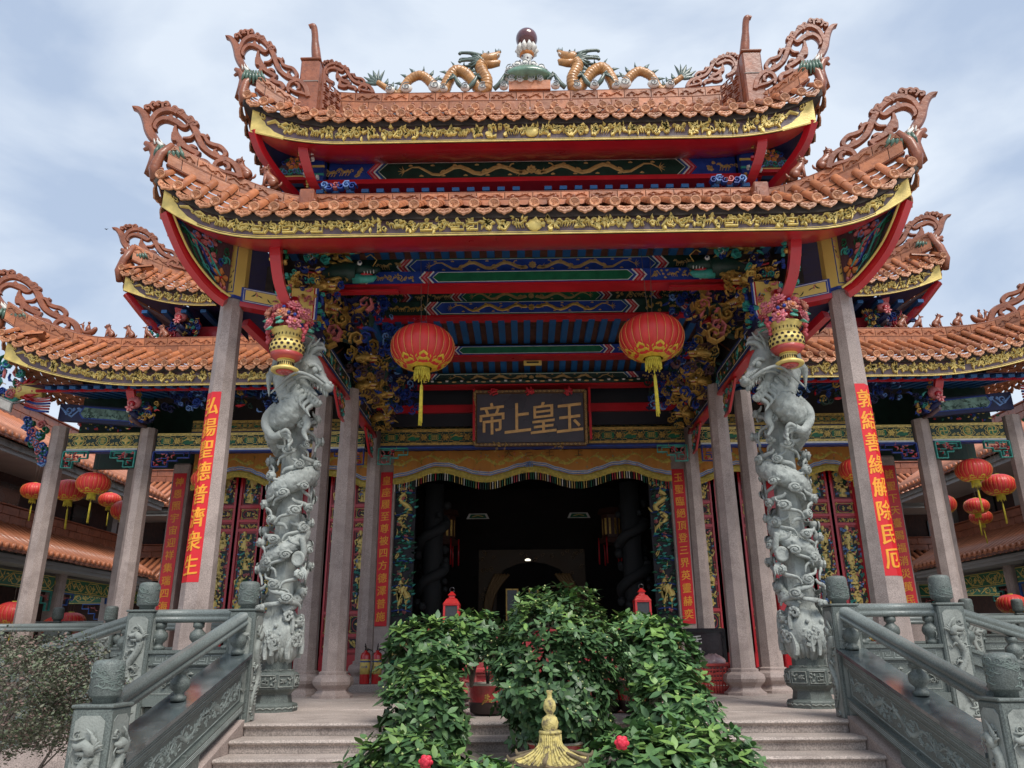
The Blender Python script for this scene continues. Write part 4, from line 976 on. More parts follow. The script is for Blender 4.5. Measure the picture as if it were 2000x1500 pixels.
painted_beam(frame_, -2.75, 2.75, 9.0, 5.085, 5.265, dict(c=GR_, base=B_, cw=.24, dragon=False, rim=B_), 2)
painted_beam(frame_, -2.75, 2.75, 10.9, 5.69, 5.90, dict(c=GR_, base=DG_, cw=.20), 3)
painted_beam(frame_, -2.75, 2.75, 10.75, 5.42, 5.65, dict(c=B_, base=DG_, cw=.27, g=GO_), 4)
painted_beam(frame_, -2.75, 2.75, 11.8, 5.17, 5.33, dict(c=GR_, base=B_, cw=.22, dragon=False, rim=B_), 5)
painted_beam(frame_, -2.75, 2.75, 12.3, 4.84, 5.03, dict(c=DG_, base=NV_, cw=.30), 6)
b = MB(); b.tube([(-1.9, 12.26, 4.86), (1.9, 12.26, 4.86)], .045, 8, DG_)
rr = random.Random(5)
for k in range(30): x = -1.8 + .124 * k; b.blob((x, 12.225, 4.85 + .012 * (k % 2)), (.05, .012, .018), W_ if k % 2 else G_, 7, 4)
b.build('beam_edge_clouds', PAL, frame_)
# red curved eave soffits
def soffit(parent, X, zf, y0, y1, rise, name='eave_soffit', n=8, sag=.05):
    b = MB(); P = []
    for x in X:
        for j in range(n + 1): t = j / n; P.append((x, lerp(y0, y1, t), zf(x) + rise(x) * t - sag * sin(pi * t)))
    i = b.add(P); m = n + 1
    for a in range(len(X) - 1):
        for j in range(n): b.q((i + a * m + j, i + a * m + j + 1, i + (a + 1) * m + j + 1, i + (a + 1) * m + j), 0, True)
    return b.build(name, RED, parent)
X = [-4.1 + 8.2 * i / 50 for i in range(51)]
soffit(lroof, X, lambda x: lzb(x) - .012, EY + .01, 8.35, lambda x: .36 + .35 * max(0, (abs(x) - 2.9) / 1.2) * 0)
b = MB()
for k in range(33): x = -3.2 + .2 * k; b.box(x, x + .1, 8.3, 9.1, 5.5, 5.56)
b.build('rafter_row', RAFBLUE, lroof)
b = MB(); b.poly([(-3.3, 8.2, 5.6), (3.3, 8.2, 5.6), (3.3, 9.4, 5.75), (-3.3, 9.4, 5.75)]); b.build('ceiling_board', BROWN, lroof)
X = [-3.4 + 6.8 * i / 40 for i in range(41)]
soffit(uroof, X, lambda x: uzb(x) - .012, UY + .01, 8.62, lambda x: .22)
for s in (-1, 1):
    b = MB(); b.tube(curve([(s * 3.44, 7.92, 6.68), (s * 3.36, 8.05, 6.45), (s * 3.2, 8.3, 6.25), (s * 3.05, 8.6, 6.15)], 5), .07, 4, a0=pi / 4, sm=False); b.build('corner_beam', RED, uroof)
    b = MB(); b.poly([(s * 3.44, 7.98, 6.62), (s * 3.44, 10.5, 6.5), (s * 2.7, 10.5, 6.6), (s * 2.7, 8.3, 6.75)]); b.build('soffit_board', NAVY, uroof)
    for k in range(5):
        b = MB(); y = 8.5 + .25 * k; b.box(min(s * 2.75, s * 3.4), max(s * 2.75, s * 3.4), y, y + .1, 6.48, 6.54); b.build('rafter', RAFBLUE, uroof)
# upper storey under the top roof
b = MB(); b.box(-2.95, 2.95, 8.75, 8.8, 5.9, 6.9, NV_); b.box(-2.95, 2.95, 8.5, 8.75, 6.28, 6.345, R_); b.box(-3.05, 3.05, 8.5, 8.9, 6.69, 6.76, NV_)
ust = b.build('upper_storey', PAL, porch)
painted_beam(ust, -2.66, 2.66, 8.6, 6.375, 6.665, dict(c=DG_, base=B_, cw=.38, bands=(B_, W_, R_, PK_, R_, B_)), 8, .2)
for s in (-1, 1):
    b = MB(); b.box(s * 2.78 - .09, s * 2.78 + .09, 8.45, 8.6, 6.1, 6.75, B_)
    for k in range(5): b.box(s * 2.78 - .1 - .002 * k, s * 2.78 + .1, 8.44, 8.46, 6.14 + .12 * k, 6.17 + .12 * k, (W_, R_, TL_, Y_, LB_)[k])
    b.build('corner_post', PAL, ust)
    for k in range(14):
        b = MB(); x = s * (.2 + .19 * k); b.box(x - .045, x + .045, 8.3, 8.75, 6.02, 6.07); b.build('rafter', RAFBLUE, ust)

# carved brackets ---------------------------------------------------
def curlmass(mb, c, size, rng, n, cols, fwd=(0, -1, 0), w=.2):
    """cluster of scrolling carved curls, leaves and knobs"""
    ux = V((fwd[1] * -1, fwd[0], 0)).normalized() if (fwd[0] or fwd[1]) else V((1, 0, 0)); ux = -ux if ux.x < 0 else ux; fw = V(fwd).normalized()
    for k in range(n):
        u, v = rng.uniform(-.5, .5), rng.uniform(-.5, .5); d = rng.uniform(0, .3) * size[1]
        f = frame(V(c) + ux * u * size[0] + V((0, 0, v * size[2])) + fw * d, ux, (0, 0, 1), fw); m = rng.choice(cols)
        R0 = min(size[0], size[2]) * rng.uniform(.1, .2)
        if k % 3 == 0: P, Wd = spiral(0, 0, R0, 1.3, rng.random() * 6, rng.choice((-1, 1)), R0 * .45, 9); mb.rib(P, Wd, f, R0 * .5, m, True)
        elif k % 3 == 1: P, Wd = leaf2(0, 0, rng.random() * 6.3, R0 * 2, R0 * .7, rng.uniform(-1.3, 1.3)); mb.rib(P, Wd, f, R0 * .35, m, True)
        else: P, Wd = spiral(0, 0, R0 * .8, 1.1, rng.random() * 6, 1, R0 * .3, 8); mb.rib(P, Wd, f, R0 * .6, m, True); mb.blob(f(0, 0, R0 * .3), R0 * .2, m, 6, 4)
def beast_head(mb, c, s, d, body, mane, fin, tilt=0.0):
    """roaring dragon or lion head with body stub, facing d = +1/-1 along x"""
    c = V(c)
    q = lambda x, y, z: c + V((d * (x * cos(tilt) - z * sin(tilt)) * s, y * s, (x * sin(tilt) + z * cos(tilt)) * s))
    mb.tube([q(-1.1, .1, -.1), q(-.6, 0, .08), q(-.2, 0, .1), q(.1, 0, .05)], [.26 * s, .34 * s, .36 * s, .3 * s], 9, body)
    mb.tube([q(0, 0, .14), q(.3, 0, .2), q(.62, 0, .14), q(.82, 0, .2)], [.27 * s, .2 * s, .16 * s, .08 * s], 8, body)
    mb.tube([q(0, 0, -.1), q(.3, 0, -.16), q(.6, 0, -.14), q(.72, 0, -.06)], [.2 * s, .14 * s, .12 * s, .05 * s], 8, fin)
    mb.tube([q(.1, 0, .02), q(.4, 0, .0), q(.6, 0, .02)], [.1 * s, .1 * s, .05 * s], 6, R_)
    for k in range(4): mb.tube([q(.34 + .1 * k, -.12, .1), q(.36 + .1 * k, -.13, -.02)], [.028 * s, .004], 4, W_)
    mb.blob(q(.2, -.2, .32), .085 * s, W_, 8, 5); mb.blob(q(.22, -.26, .32), .045 * s, 7, 6, 4)
    for k in range(7):
        a = 1.5 + k * .45; mb.tube([q(-.1 + .2 * cos(a), -.1, .2 * sin(a)), q(-.25 + .5 * cos(a), -.2, .45 * sin(a)), q(-.45 + .62 * cos(a), -.12, .6 * sin(a) + .1)], [.09 * s, .08 * s, .015 * s], 5, mane)
    for k in (-1, 1): mb.tube([q(0, .1 * k, .3), q(-.2, .16 * k, .52), q(-.45, .18 * k, .6)], [.06 * s, .045 * s, .015 * s], 6, GO_)
    mb.tube([q(.6, -.1, .22), q(.75, -.2, .42), q(.55, -.25, .6), q(.4, -.25, .5)], [.02 * s] * 4, 5, GO_)
def scale_body(mb, path, rad, mi): mb.tube(curve(path, 5), [r for r in rad], 8, mi, mod=lambda l, a: 1 + .1 * abs(sin(l * 60)) * abs(sin(a * 4)))
for s in (-1, 1):
    sd = 'left' if s < 0 else 'right'; rr = random.Random(100); X = lambda x: s * x; d = -s   # heads look to the centre
    b = MB(); beast_head(b, (s * 2.45, 8.75, 5.5), .36, d, GO_, GO_, GO_); curlmass(b, (s * 2.6, 8.7, 5.45), (.7, .2, .35), rr, 34, (TL_, W_, B_, GO_, GO_)); b.build('lion_bracket', PAL, porch)
    b = MB(); beast_head(b, (s * 2.30, 8.85, 5.15), .40, d, DG_, GO_, TL_)
    for k in range(6): b.tube(curve([(s * (2.5), 8.8, 5.25 - .05 * k), (s * 2.75, 8.78, 5.2 - .05 * k), (s * 3.0, 8.8, 5.26 - .055 * k)], 4), .016, 5, (M_, R_, GO_)[k % 3])
    b.box(min(s * 1.75, s * 3.1), max(s * 1.75, s * 3.1), 8.95, 9.05, 4.96, 4.99, R_); b.build('dragon_fish_bracket', PAL, porch)
    b = MB(); beast_head(b, (s * 2.42, 9.5, 4.82), .30, d, GO_, GO_, R_, -.5); beast_head(b, (s * 2.72, 9.2, 4.85), .24, d, GO_, B_, GO_, -.3)
    curlmass(b, (s * 2.5, 9.3, 4.75), (.8, .3, .7), rr, 50, (GO_, GO_, B_, NV_, PK_, DG_)); b.build('guardian_lion_bracket', PAL, porch)
    for k, (x, y, z, w, h) in enumerate(((2.15, 9.9, 5.15, .45, .3), (1.95, 10.2, 4.75, .4, .45), (2.05, 11.0, 5.05, .45, .6), (2.2, 12.2, 4.55, .6, .5), (2.35, 11.6, 4.85, .4, .5))):
        b = MB(); curlmass(b, (s * x, y, z), (w, .2, h), rr, 34, (NV_, B_, B_, LB_, DG_), w=.3)
        for q in range(5): P, Wd = spiral(0, 0, .07, 1.2, q, s, .035, 10); b.rib(P, Wd, frame((s * (x + .1 * sin(q * 2)), y - .1, z - .2 + .1 * q), (s, 0, 0), (0, 0, 1), (0, -1, 0)), .03, B_, True)
        b.build('cloud_bracket', PAL, porch)['kind'] = 'stuff'
    for k, (x, y, z, w, h) in enumerate(((2.35, 10.4, 4.55, .6, .5), (2.45, 10.9, 4.3, .5, .5), (2.3, 11.5, 4.35, .5, .45), (2.5, 12.4, 4.25, .4, .4), (2.6, 8.8, 4.9, .4, .3))):
        b = MB(); curlmass(b, (s * x, y, z), (w, .25, h), rr, 44, (GO_, GO_, GO_, GO_, DG_, B_, M_)); beast_head(b, (s * x, y - .12, z), .17, d, GO_, GO_, GO_); b.build('gilded_bracket', PAL, porch)['kind'] = 'stuff'
    # beam running back from the dragon column, painted side towards the centre
    y0, y1 = 8.75, 12.85; zt = lambda u: 4.42 if u < 2.2 else 4.42
    f = (lambda u, v, h: V((s * (2.70 - h), y0 + u, 4.10 + v)))
    g = f if s > 0 else f
    b = MB(); b.prism([(0, 0), (4.1, 0), (4.1, .34), (0, .34)] if s < 0 else [(0, .34), (4.1, .34), (4.1, 0), (0, 0)], f, -.1, 0, DG_)
    b.prism([(0, -.04), (4.1, -.04), (4.1, 0), (0, 0)] if s < 0 else [(0, 0), (4.1, 0), (4.1, -.04), (0, -.04)], f, -.12, .014, R_)
    for a, e in ((.15, 1.9), (2.2, 3.95)):
        for P, col, w in (([(a, .04), (e, .04), (e, .3), (a, .3), (a, .04)], B_, .02), ([(a + .03, .07), (e - .03, .07), (e - .03, .27), (a + .03, .27), (a + .03, .07)], W_, .006)): b.rib(P, w, f, .006, col)
        relief(b, shift(strip(rr, e - a - .1, .18, ['leaf', 'vine', 'man', 'flower'], (DG_, GR_, TL_, GO_, ORANGE and OR_, M_, LB_), .12), a + .05, .08), f, .008)
    b.build('side_beam', PAL, porch)
    # carved openwork under the side beam between the columns
    for (a, e) in ((8.95, 10.6), (11.1, 12.8)):
        c = MB(); rr2 = random.Random(7); ff = lambda u, v, h: V((s * (2.74 - h), u, v))
        c.prism([(e, 4.06), (e, 3.72), (e - .25, 3.72), (e - .7, 4.06)] if s < 0 else [(e - .7, 4.06), (e - .25, 3.72), (e, 3.72), (e, 4.06)], ff, -.03, .0, M_)
        for q in range(40):
            u = e - rr2.uniform(.05, .6); v = 4.05 - rr2.uniform(.02, .3) * (1 - (e - u) / .75)
            P, Wd = spiral(u, v, rr2.uniform(.02, .045), 1.1, rr2.random() * 6, 1, .016, 7); c.rib(P, Wd, ff, .025, rr2.choice((GO_, R_, PK_, DG_, TL_)))
        c.tube([(s * 2.74, e, 3.71), (s * 2.74, e - .25, 3.71), (s * 2.74, e - .72, 4.05)], .022, 4, R_, a0=pi / 4, sm=False)
        c.build('carved_spandrel', PAL, porch)
    # painted head of the front column and the beam joining it to the dragon column
    b = MB(); n = 8; k1 = 1 / cos(pi / 8)
    b.lathe([(.150 * k1, 0), (.150 * k1, .03), (.142 * k1, .031), (.14 * k1, .83)], 8, (s * FCX, FCY, 4.53), [B_, W_, Y_, Y_], a0=pi / 8, sm=False)
    f = lambda u, v, h: V((s * FCX + u, FCY - .142 - h, 4.56 + v))
    b.rib([(-.045, .03), (-.045, .75)], .012, f, .006, B_); b.rib([(.045, .03), (.045, .75)], .012, f, .006, B_); b.rib([(-.045, .04), (.045, .04)], .012, f, .006, B_)
    for q in range(9): P, Wd = leaf2(rr.uniform(-.02, .02), .08 + .07 * q, 1.2 + rr.uniform(-1, 1), .05, .014, .5); b.rib(P, Wd, f, .006, rr.choice((M_, DG_, PK_)))
    b.build('painted_column_head', PAL, porch)
    f = lambda u, v, h: V((s * (3.48 - u), 8.22 - h + .25 * u, 4.50 + v - .12 * u))
    b = MB(); q = [(0, 0), (.62, 0), (.62, .19), (0, .19)]; q2 = [(0, -.06), (.62, -.06), (.62, 0), (0, 0)]
    b.prism(q if s < 0 else q[::-1], f, -.14, 0, B_); b.prism(q2 if s < 0 else q2[::-1], f, -.15, .006, R_)
    q = [(.05, .03), (.57, .03), (.57, .16), (.05, .16)]; b.prism(q if s < 0 else q[::-1], f, 0, .006, Y_)
    b.rib([(.03, .015), (.59, .015), (.59, .175), (.03, .175), (.03, .015)], .008, f, .006, W_)
    for q in range(7): P, Wd = leaf2(.12 + .06 * q, .09, rr.uniform(0, 6), .07, .02, .5); b.rib(P, Wd, f, .014, (DG_, PK_, M_)[q % 3])
    b.build('painted_link_beam', PAL, porch)
    # capital block over the dragon column: blue, white, red and yellow lobed faces
    b = MB(); b.box(s * 2.8 - .17, s * 2.8 + .17, 8.42, 8.8, 4.2, 4.75, NV_)
    f = lambda u, v, h: V((s * 2.8 + u, 8.415 - h, 4.2 + v))
    for k, (g_, col) in enumerate(((0, B_), (.025, W_), (.04, R_), (.055, Y_))):
        p = [(-.19 + g_, .55), (-.19 + g_, .12 + g_), (-.12, .02 + g_), (.12, .02 + g_), (.19 - g_, .12 + g_), (.19 - g_, .55)]; b.prism(p, f, 0, .004 * (k + 1), col)
    b.blob((s * 2.8, 8.4, 4.23), (.12, .05, .06), B_, 8, 5); curlmass(b, (s * 2.8, 8.5, 4.95), (.35, .2, .4), rr, 30, (B_, NV_, TL_, GO_, Y_))
    curlmass(b, (s * 2.62, 8.55, 4.5), (.3, .12, .55), rr, 26, (B_, GO_, TL_, NV_), (-s, -.2, 0)); curlmass(b, (s * 2.8, 8.38, 4.62), (.3, .03, .25), rr, 14, (B_, GO_, PK_, TL_)); b.build('painted_capital', PAL, porch)
    # red hooked bracket hanging in front of the capital
    def hook(parent, P, w, t, cols, seed, c0=None):
        b = MB(); P = curve(P, 5); r_ = random.Random(seed)
        f = lambda u, v, h: V((P0x + h, u, v)); P0x = P[0][0]
        n = len(P); i = b.add([(p[0] - w / 2, p[1], p[2]) for p in P] + [(p[0] + w / 2, p[1], p[2]) for p in P] + [(p[0] + w / 2, p[1] + t, p[2] + .0) for p in P] + [(p[0] - w / 2, p[1] + t, p[2]) for p in P])
        for j in range(n - 1):
            for q in range(4): b.q((i + q * n + j, i + q * n + j + 1, i + ((q + 1) % 4) * n + j + 1, i + ((q + 1) % 4) * n + j), 3)
        b.q([i, i + n, i + 2 * n, i + 3 * n], 3); b.q([i + n - 1, i + 4 * n - 1, i + 3 * n - 1, i + 2 * n - 1], 3)
        for k in range(26):
            p = P[r_.randrange(n)]; sx = r_.choice((-1, 1)); g_ = frame((p[0] + sx * (w / 2 + .005), p[1] + t + r_.uniform(0, .12), p[2] + r_.uniform(-.03, .03)), (0, 1, 0), (0, 0, 1), (sx, 0, 0))
            A, Wd = spiral(0, 0, .035, 1.1, r_.random() * 6, 1, .02, 7); b.rib(A, Wd, g_, .03, r_.choice(cols))
        return b.build('hooked_bracket', PAL, parent)
    hook(porch, [(s * 2.93, 7.62, 5.1), (s * 2.92, 7.66, 4.8), (s * 2.88, 7.76, 4.5), (s * 2.80, 7.9, 4.26)], .12, .09, (GO_, PK_, TL_, B_, GR_), 5)
    hook(porch, [(s * 2.85, 8.0, 6.62), (s * 2.83, 8.05, 6.4), (s * 2.76, 8.25, 6.15), (s * 2.7, 8.45, 6.08)], .12, .08, (GO_, GR_, R_, W_), 6)
    hook(hall, [(s * 6.62, 11.85, 4.75), (s * 6.6, 11.87, 4.6), (s * 6.58, 11.95, 4.45)], .13, .08, (GO_, PK_, TL_), 7)
    hook(hall, [(s * 6.45, 12.75, 6.62), (s * 6.44, 12.77, 6.5), (s * 6.4, 12.85, 6.35)], .13, .08, (GO_, PK_, TL_), 8)
    # dragon-fish bracket heads under the hall eaves
    for (x, y, z, k) in ((6.55, 12.1, 4.33, .24), (6.4, 12.95, 6.25, .22)):
        b = MB(); b.blob((s * x, y - .14, z + .14), (.12, .09, .11), PK_, 10, 6); b.blob((s * x, y - .21, z + .1), (.06, .05, .05), R_, 8, 5)
        flower2(0, 0, .07, 6, PK_, R_, o_ := []); relief(b, o_, frame((s * x, y - .25, z + .02), (1, 0, 0), (0, 0, 1), (0, -1, 0)), .03)
        b.tube([(s * x, y - .2, z - .05), (s * (x - .06), y, z - .1), (s * (x - .08), y + .15, z - .1), (s * (x - .12), y + .3, z - .05)], [.04, .06, .05, .03], 8, NV_)
        b.tube([(s * (x + .02), y - .16, z - .13), (s * (x - .03), y + .05, z - .17), (s * (x - .08), y + .2, z - .18)], [.03, .045, .03], 6, M_)
        curlmass(b, (s * (x - .12), y, z), (.4, .3, .3), rr, 50, (B_, GO_, TL_, R_, GO_, NV_)); b.blob((s * (x + .05), y - .2, z - .02), .03, W_, 6, 4); b.build('dragon_head_bracket', PAL, hall)
    # big red-framed carved flower bracket at the pavilion corner
    path = curve([(s * 4.12, 7.44, 5.24), (s * 4.04, 7.58, 5.0), (s * 3.97, 7.75, 4.82), (s * 3.86, 7.93, 4.66), (s * 3.72, 8.05, 4.52), (s * 3.60, 8.1, 4.44)], 6)
    b = MB(); b.tube(path, .06, 4, R_, a0=pi / 4, sm=False, flat=1.3)
    b.tube([(p[0] - s * .075, p[1] - .06, p[2] + .04) for p in path], .014, 6, Y_)
    top = [(lerp(path[0][0], path[-1][0], t), lerp(path[0][1], path[-1][1], t) + .02, 5.28 + .04 * t) for t in [i / (len(path) - 1) for i in range(len(path))]]
    i = b.add([(p[0], p[1] + .02, p[2]) for p in path] + top); n = len(path)
    for j in range(n - 1): b.q((i + j, i + j + 1, i + n + j + 1, i + n + j), M_)
    def fl(u, v, h):   # u 0..1 along, v 0..1 up
        k = min(u, .999) * (n - 1); j = int(k); p = V(path[j]).lerp(V(path[j + 1]), k - j); q = V(top[j]).lerp(V(top[j + 1]), k - j)
        return p.lerp(q, v) + V((-s * .3, -.9, 0)) * h
    L_ = V(path[0]) - V(path[-1]); sc = lambda u, v, h: fl(u, v, h + .01)
    r3 = random.Random(17); o = []
    for cx, cy, R0, c_ in ((.5, .62, .09, PK_), (.66, .78, .07, PK_), (.68, .5, .07, PK_), (.86, .3, .08, OR_), (.9, .14, .05, PK_)): flower2(cx, cy, R0 * 1.6, 5, c_, R_, o, r3.random())
    for k in range(4): o.append(([(.15 + .03 * k, .95 - .1 * k), (.35 + .1 * k, .55), (.5 + .12 * k, .3), (.8, .08 + .1 * k)], [.02, .05, .045, .02], (GR_, TL_, B_, TL_)[k]))
    for k in range(26): u_ = r3.uniform(.15, .95); o.append((*spiral(u_, r3.uniform(.1, .9), .06, 1.1, r3.random() * 6, r3.choice((-1, 1)), .03, 8), r3.choice((TL_, GR_, B_, LB_, TL_))))
    relief(b, o, sc, .03); b.build('corner_flower_bracket', PAL, porch)
    # smaller painted flower panels under the top roof and carved lattice towards the hall
    b = MB(); f = lambda u, v, h: V((s * (3.28 - u), 8.45 - h, 6.36 + v)); q = [(0, 0), (.42, 0), (.42, .3), (.3, .36), (.1, .28), (0, .12)]; b.prism(q if s < 0 else q[::-1], f, -.03, 0, M_)
    o = []; flower2(.2, .2, .1, 6, OR_, PK_, o)
    for k in range(12): o.append((*spiral(.04 + .03 * k, .08 + .14 * (k % 2), .05, 1.1, k, (-1) ** k, .02, 8), (TL_, B_, LB_, GR_)[k % 4]))
    relief(b, o, f, .02); b.box(min(s * 2.86, s * 3.3), max(s * 2.86, s * 3.3), 8.42, 8.5, 6.3, 6.345, R_); b.box(min(s * 2.86, s * 3.3), max(s * 2.86, s * 3.3), 8.415, 8.43, 6.345, 6.36, Y_); b.build('flower_panel', PAL, porch)
    b = MB()
    for k in range(6): fpos = frame((s * (2.22 + .07 * k), 8.15, 6.0 + .02 * (k % 2)), (1, 0, 0), (0, 0, 1), (0, -1, 0)); P, Wd = spiral(0, 0, .055, 1.3, k, 1, .03, 9); b.rib(P, Wd, fpos, .04, (B_, LB_, B_, PK_)[k % 4], True)
    b.build('ridge_flower_ornament', PAL, porch)
    # diagonal red brace under the pavilion side
    b = MB(); b.tube([(s * 3.5, 8.5, 4.35), (s * 3.0, 9.6, 3.95)], .07, 4, 0, a0=pi / 4, sm=False); b.build('red_brace', RED, porch)
# ceiling of the pavilion: blue rafters over brown boards
ceil = MB(); ceil.poly([(-2.9, 10.8, 5.50), (2.9, 10.8, 5.50), (2.9, 12.0, 5.42), (-2.9, 12.0, 5.42)]); ceil.poly([(-2.9, 11.8, 5.33), (2.9, 11.8, 5.33), (2.9, 12.9, 5.0), (-2.9, 12.9, 5.0)])
ceil.poly([(-2.9, 9.0, 5.95), (2.9, 9.0, 5.95), (2.9, 11, 6.2), (-2.9, 11, 6.2)]); ceil = ceil.build('ceiling', BROWN, porch, flip=True)
for k in range(28):
    x = -2.72 + .2 * k
    b = MB(); b.box(x, x + .1, 10.9, 11.85, 5.38, 5.46); b.build('rafter', RAFBLUE, ceil)
    b = MB(); b.box(x, x + .1, 0, 1, 0, .07, M=Matrix.Translation((0, 11.95, 5.2)) @ Matrix.Rotation(-.25, 4, 'X')); b.build('rafter', RAFBLUE, ceil)
    for q in range(3): 
        if k < 27: b = MB(); b.box(x + .104, x + .196, 10.95 + .31 * q, 11.25 + .31 * q, 5.455, 5.468, bev=.003); b.build('ceiling_tile', BROWN, ceil)
b = MB(); b.box(-.12, .16, 12.05, 12.2, 5.02, 5.05, 0); b.box(-.09, .13, 12.035, 12.05, 5.025, 5.045, 0)
o = MB(); o.box(-.13, .17, 11.9, 11.96, 5.02, 5.10, 0, bev=.01); o.box(-.08, .12, 11.89, 11.9, 5.05, 5.075, 1); tag(o.build('ceiling_sign', [YEL, BLACK]), 'small pale rectangular plate fixed to the rafters above the name board', 'sign plate')
b = MB(); b.box(-2.7, 2.7, 12.78, 12.84, 4.48, 4.62, 3); b.build('red_lintel', PAL, frame_)

# ================================================================== hall front: friezes, brackets, doors, valance
def frieze(parent, x0, x1, Y, z0, z1, seed, dim=False, kind=0):
    b = MB(); L = x1 - x0; H = z1 - z0; f = lambda u, v, h: V((x0 + u, Y - h, z0 + v)); g = GO_ if dim else 16
    b.prism([(0, 0), (L, 0), (L, H), (0, H)], f, -.14, 0, DG_); b.prism([(0, -.03), (L, -.03), (L, 0), (0, 0)], f, -.14, .01, W_ if not dim else NV_); b.prism([(0, -.055), (L, -.055), (L, -.03), (0, -.03)], f, -.14, .012, B_)
    o = b.build('frieze_beam', PAL, parent); c = MB(); r = random.Random(seed)
    for a, e in ((.0, .045), (H - .045, H)):
        c.prism([(0, a), (L, a), (L, e), (0, e)], f, 0, .003, g)
        k = int(L / .075)
        for q in range(k): x = (q + .5) * L / k; c.rib([(x - .02, a + .012 + .012 * (q % 2)), (x + .02, a + .012 + .012 * (q % 2)), (x + .02, a + .03)], .007, f, .006, DG_)
    h = H - .1; n = max(1, round(L / (h * 2.1))); w = L / n; m0 = .05
    for q in range(n):
        cx = (q + .5) * w; cy = H / 2
        def P(pts): return [(cx + a * w * .5, cy + d * h * .5) for a, d in pts]
        if kind == 0:
            c.prism(P([(-.55, -.6), (.55, -.6), (.55, .6), (-.55, .6)]), f, 0, .003, GR_)
            for sx in (-1, 1):
                for sy in (-1, 1): c.rib(P([(0, sy * .92), (sx * .3, sy * .92), (sx * .3, sy * .66), (sx * .62, sy * .66), (sx * .62, sy * .3), (sx * .78, sy * .3), (sx * .78, 0)]), .011, f, .009, g); c.rib(P([(sx * .72, sy * .95), (sx * .72, sy * .6), (sx * .92, sy * .6), (sx * .92, sy * .2)]), .009, f, .008, g)
            if q % 2 == 0:
                for dx in (-.16, 0, .16): c.rib(P([(dx, -.45), (dx, .45)]), .012, f, .012, g)
                for dy in (-.4, -.12, .15, .42): c.rib(P([(-.26, dy), (.26, dy)]), .012, f, .013, g)
                for sx in (-1, 1): c.rib(P([(sx * .2, .5), (sx * .34, .3), (sx * .3, .05)]), .01, f, .01, g); c.rib(P([(sx * .2, -.5), (sx * .36, -.3), (sx * .3, -.05)]), .01, f, .01, g)
            else:
                dragon2(cx - w * .2, cx + w * .18, cy, h * .8, g, oo := []); relief(c, oo, f, .012)
            o2 = []; flower2(q * w if q else .0, cy, h * .3, 6, g, g, o2); 
            if q: relief(c, o2, f, .022)
        else:
            c.lathe([(0, 0), (h * .42, 0), (h * .46, .01), (h * .42, .014), (h * .36, .012), (0, .012)], 24, mi=GR_, M=Matrix.Translation(f(cx, cy, 0)) @ Matrix.Rotation(pi / 2, 4, 'X'))
            for k in range(25): pass
            ring = [(cx + h * .46 * cos(a * pi / 12), cy + h * .46 * sin(a * pi / 12)) for a in range(25)]; c.rib(ring, .012, f, .016, g)
            R0 = h * .32
            if q % 2 == 0 and seed % 2 == 0:      # gilded four-petal flower
                o2 = []; flower2(cx, cy, h * .4, 4, g, g, o2, pi / 4 * 0); flower2(cx, cy, h * .24, 4, g, g, o2, pi / 4); relief(c, o2, lambda u, v, hh: f(u, v, hh + .012), .02)
            elif q % 2 == 0:                       # temple manji emblem in a ring
                for k in range(4):
                    a = k * pi / 2; ca, sa = cos(a), sin(a); pts = [(0, 0), (0, R0), (-R0 * .78, R0)]
                    c.rib([(cx + (px * ca - py * sa), cy + (px * sa + py * ca)) for px, py in pts], h * .085, lambda u, v, hh: f(u, v, hh + .012), .012, g)
            else:                                  # round longevity emblem
                for dy in (-.26, -.1, .06, .22): ww = sqrt(max(.01, .33 ** 2 - dy * dy)) * h; c.rib([(cx - ww, cy + dy * h), (cx + ww, cy + dy * h)], h * .05, lambda u, v, hh: f(u, v, hh + .012), .012, g)
                for dx in (-.13, .13): c.rib([(cx + dx * h, cy - .28 * h), (cx + dx * h, cy + .28 * h)], h * .05, lambda u, v, hh: f(u, v, hh + .012), .013, g)
                c.rib([(cx, cy - .34 * h), (cx, cy + .34 * h)], h * .05, lambda u, v, hh: f(u, v, hh + .012), .013, g)
            for sx in (-1, 1):
                c.rib(P([(sx * .48, 0), (sx * .6, .4), (sx * .3, .9), (0, .96)]), .01, f, .008, g); c.rib(P([(sx * .48, 0), (sx * .6, -.4), (sx * .3, -.9), (0, -.96)]), .01, f, .008, g)
                for sy in (-1, 1):
                    A, Wd = spiral(cx + sx * w * .41, cy + sy * h * .3, h * .15, 1.2, 2 + sy, sx * sy, .014, 9); c.rib(A, Wd, f, .01, g); A, Wd = spiral(cx + sx * w * .34, cy + sy * h * .4, h * .1, 1.1, sy, -sx * sy, .012, 8); c.rib(A, Wd, f, .01, g)
    c.build('frieze_carving', PAL, o); return o
FZ0, FZ1 = 3.89, 4.17
frieze(hall, -2.6, 2.6, 12.75, FZ0, FZ1, 3, True)
for s in (-1, 1):
    frieze(hall, *((2.88, 6.5) if s > 0 else (-6.5, -2.88)), 12.8, FZ0, FZ1, 5); frieze(hall, *((6.82, 8.06) if s > 0 else (-8.06, -6.82)), 12.8, FZ0 + .02, FZ1 + .02, 3 if s > 0 else 2, False, 1)
frieze(hall, -2.6, 2.6, 12.98, 4.2, 4.42, 9, True)
for s in (-1, 1): frieze(hall, *((2.88, 6.0) if s > 0 else (-6.0, -2.88)), 13.0, 4.25, 4.45, 11, True)
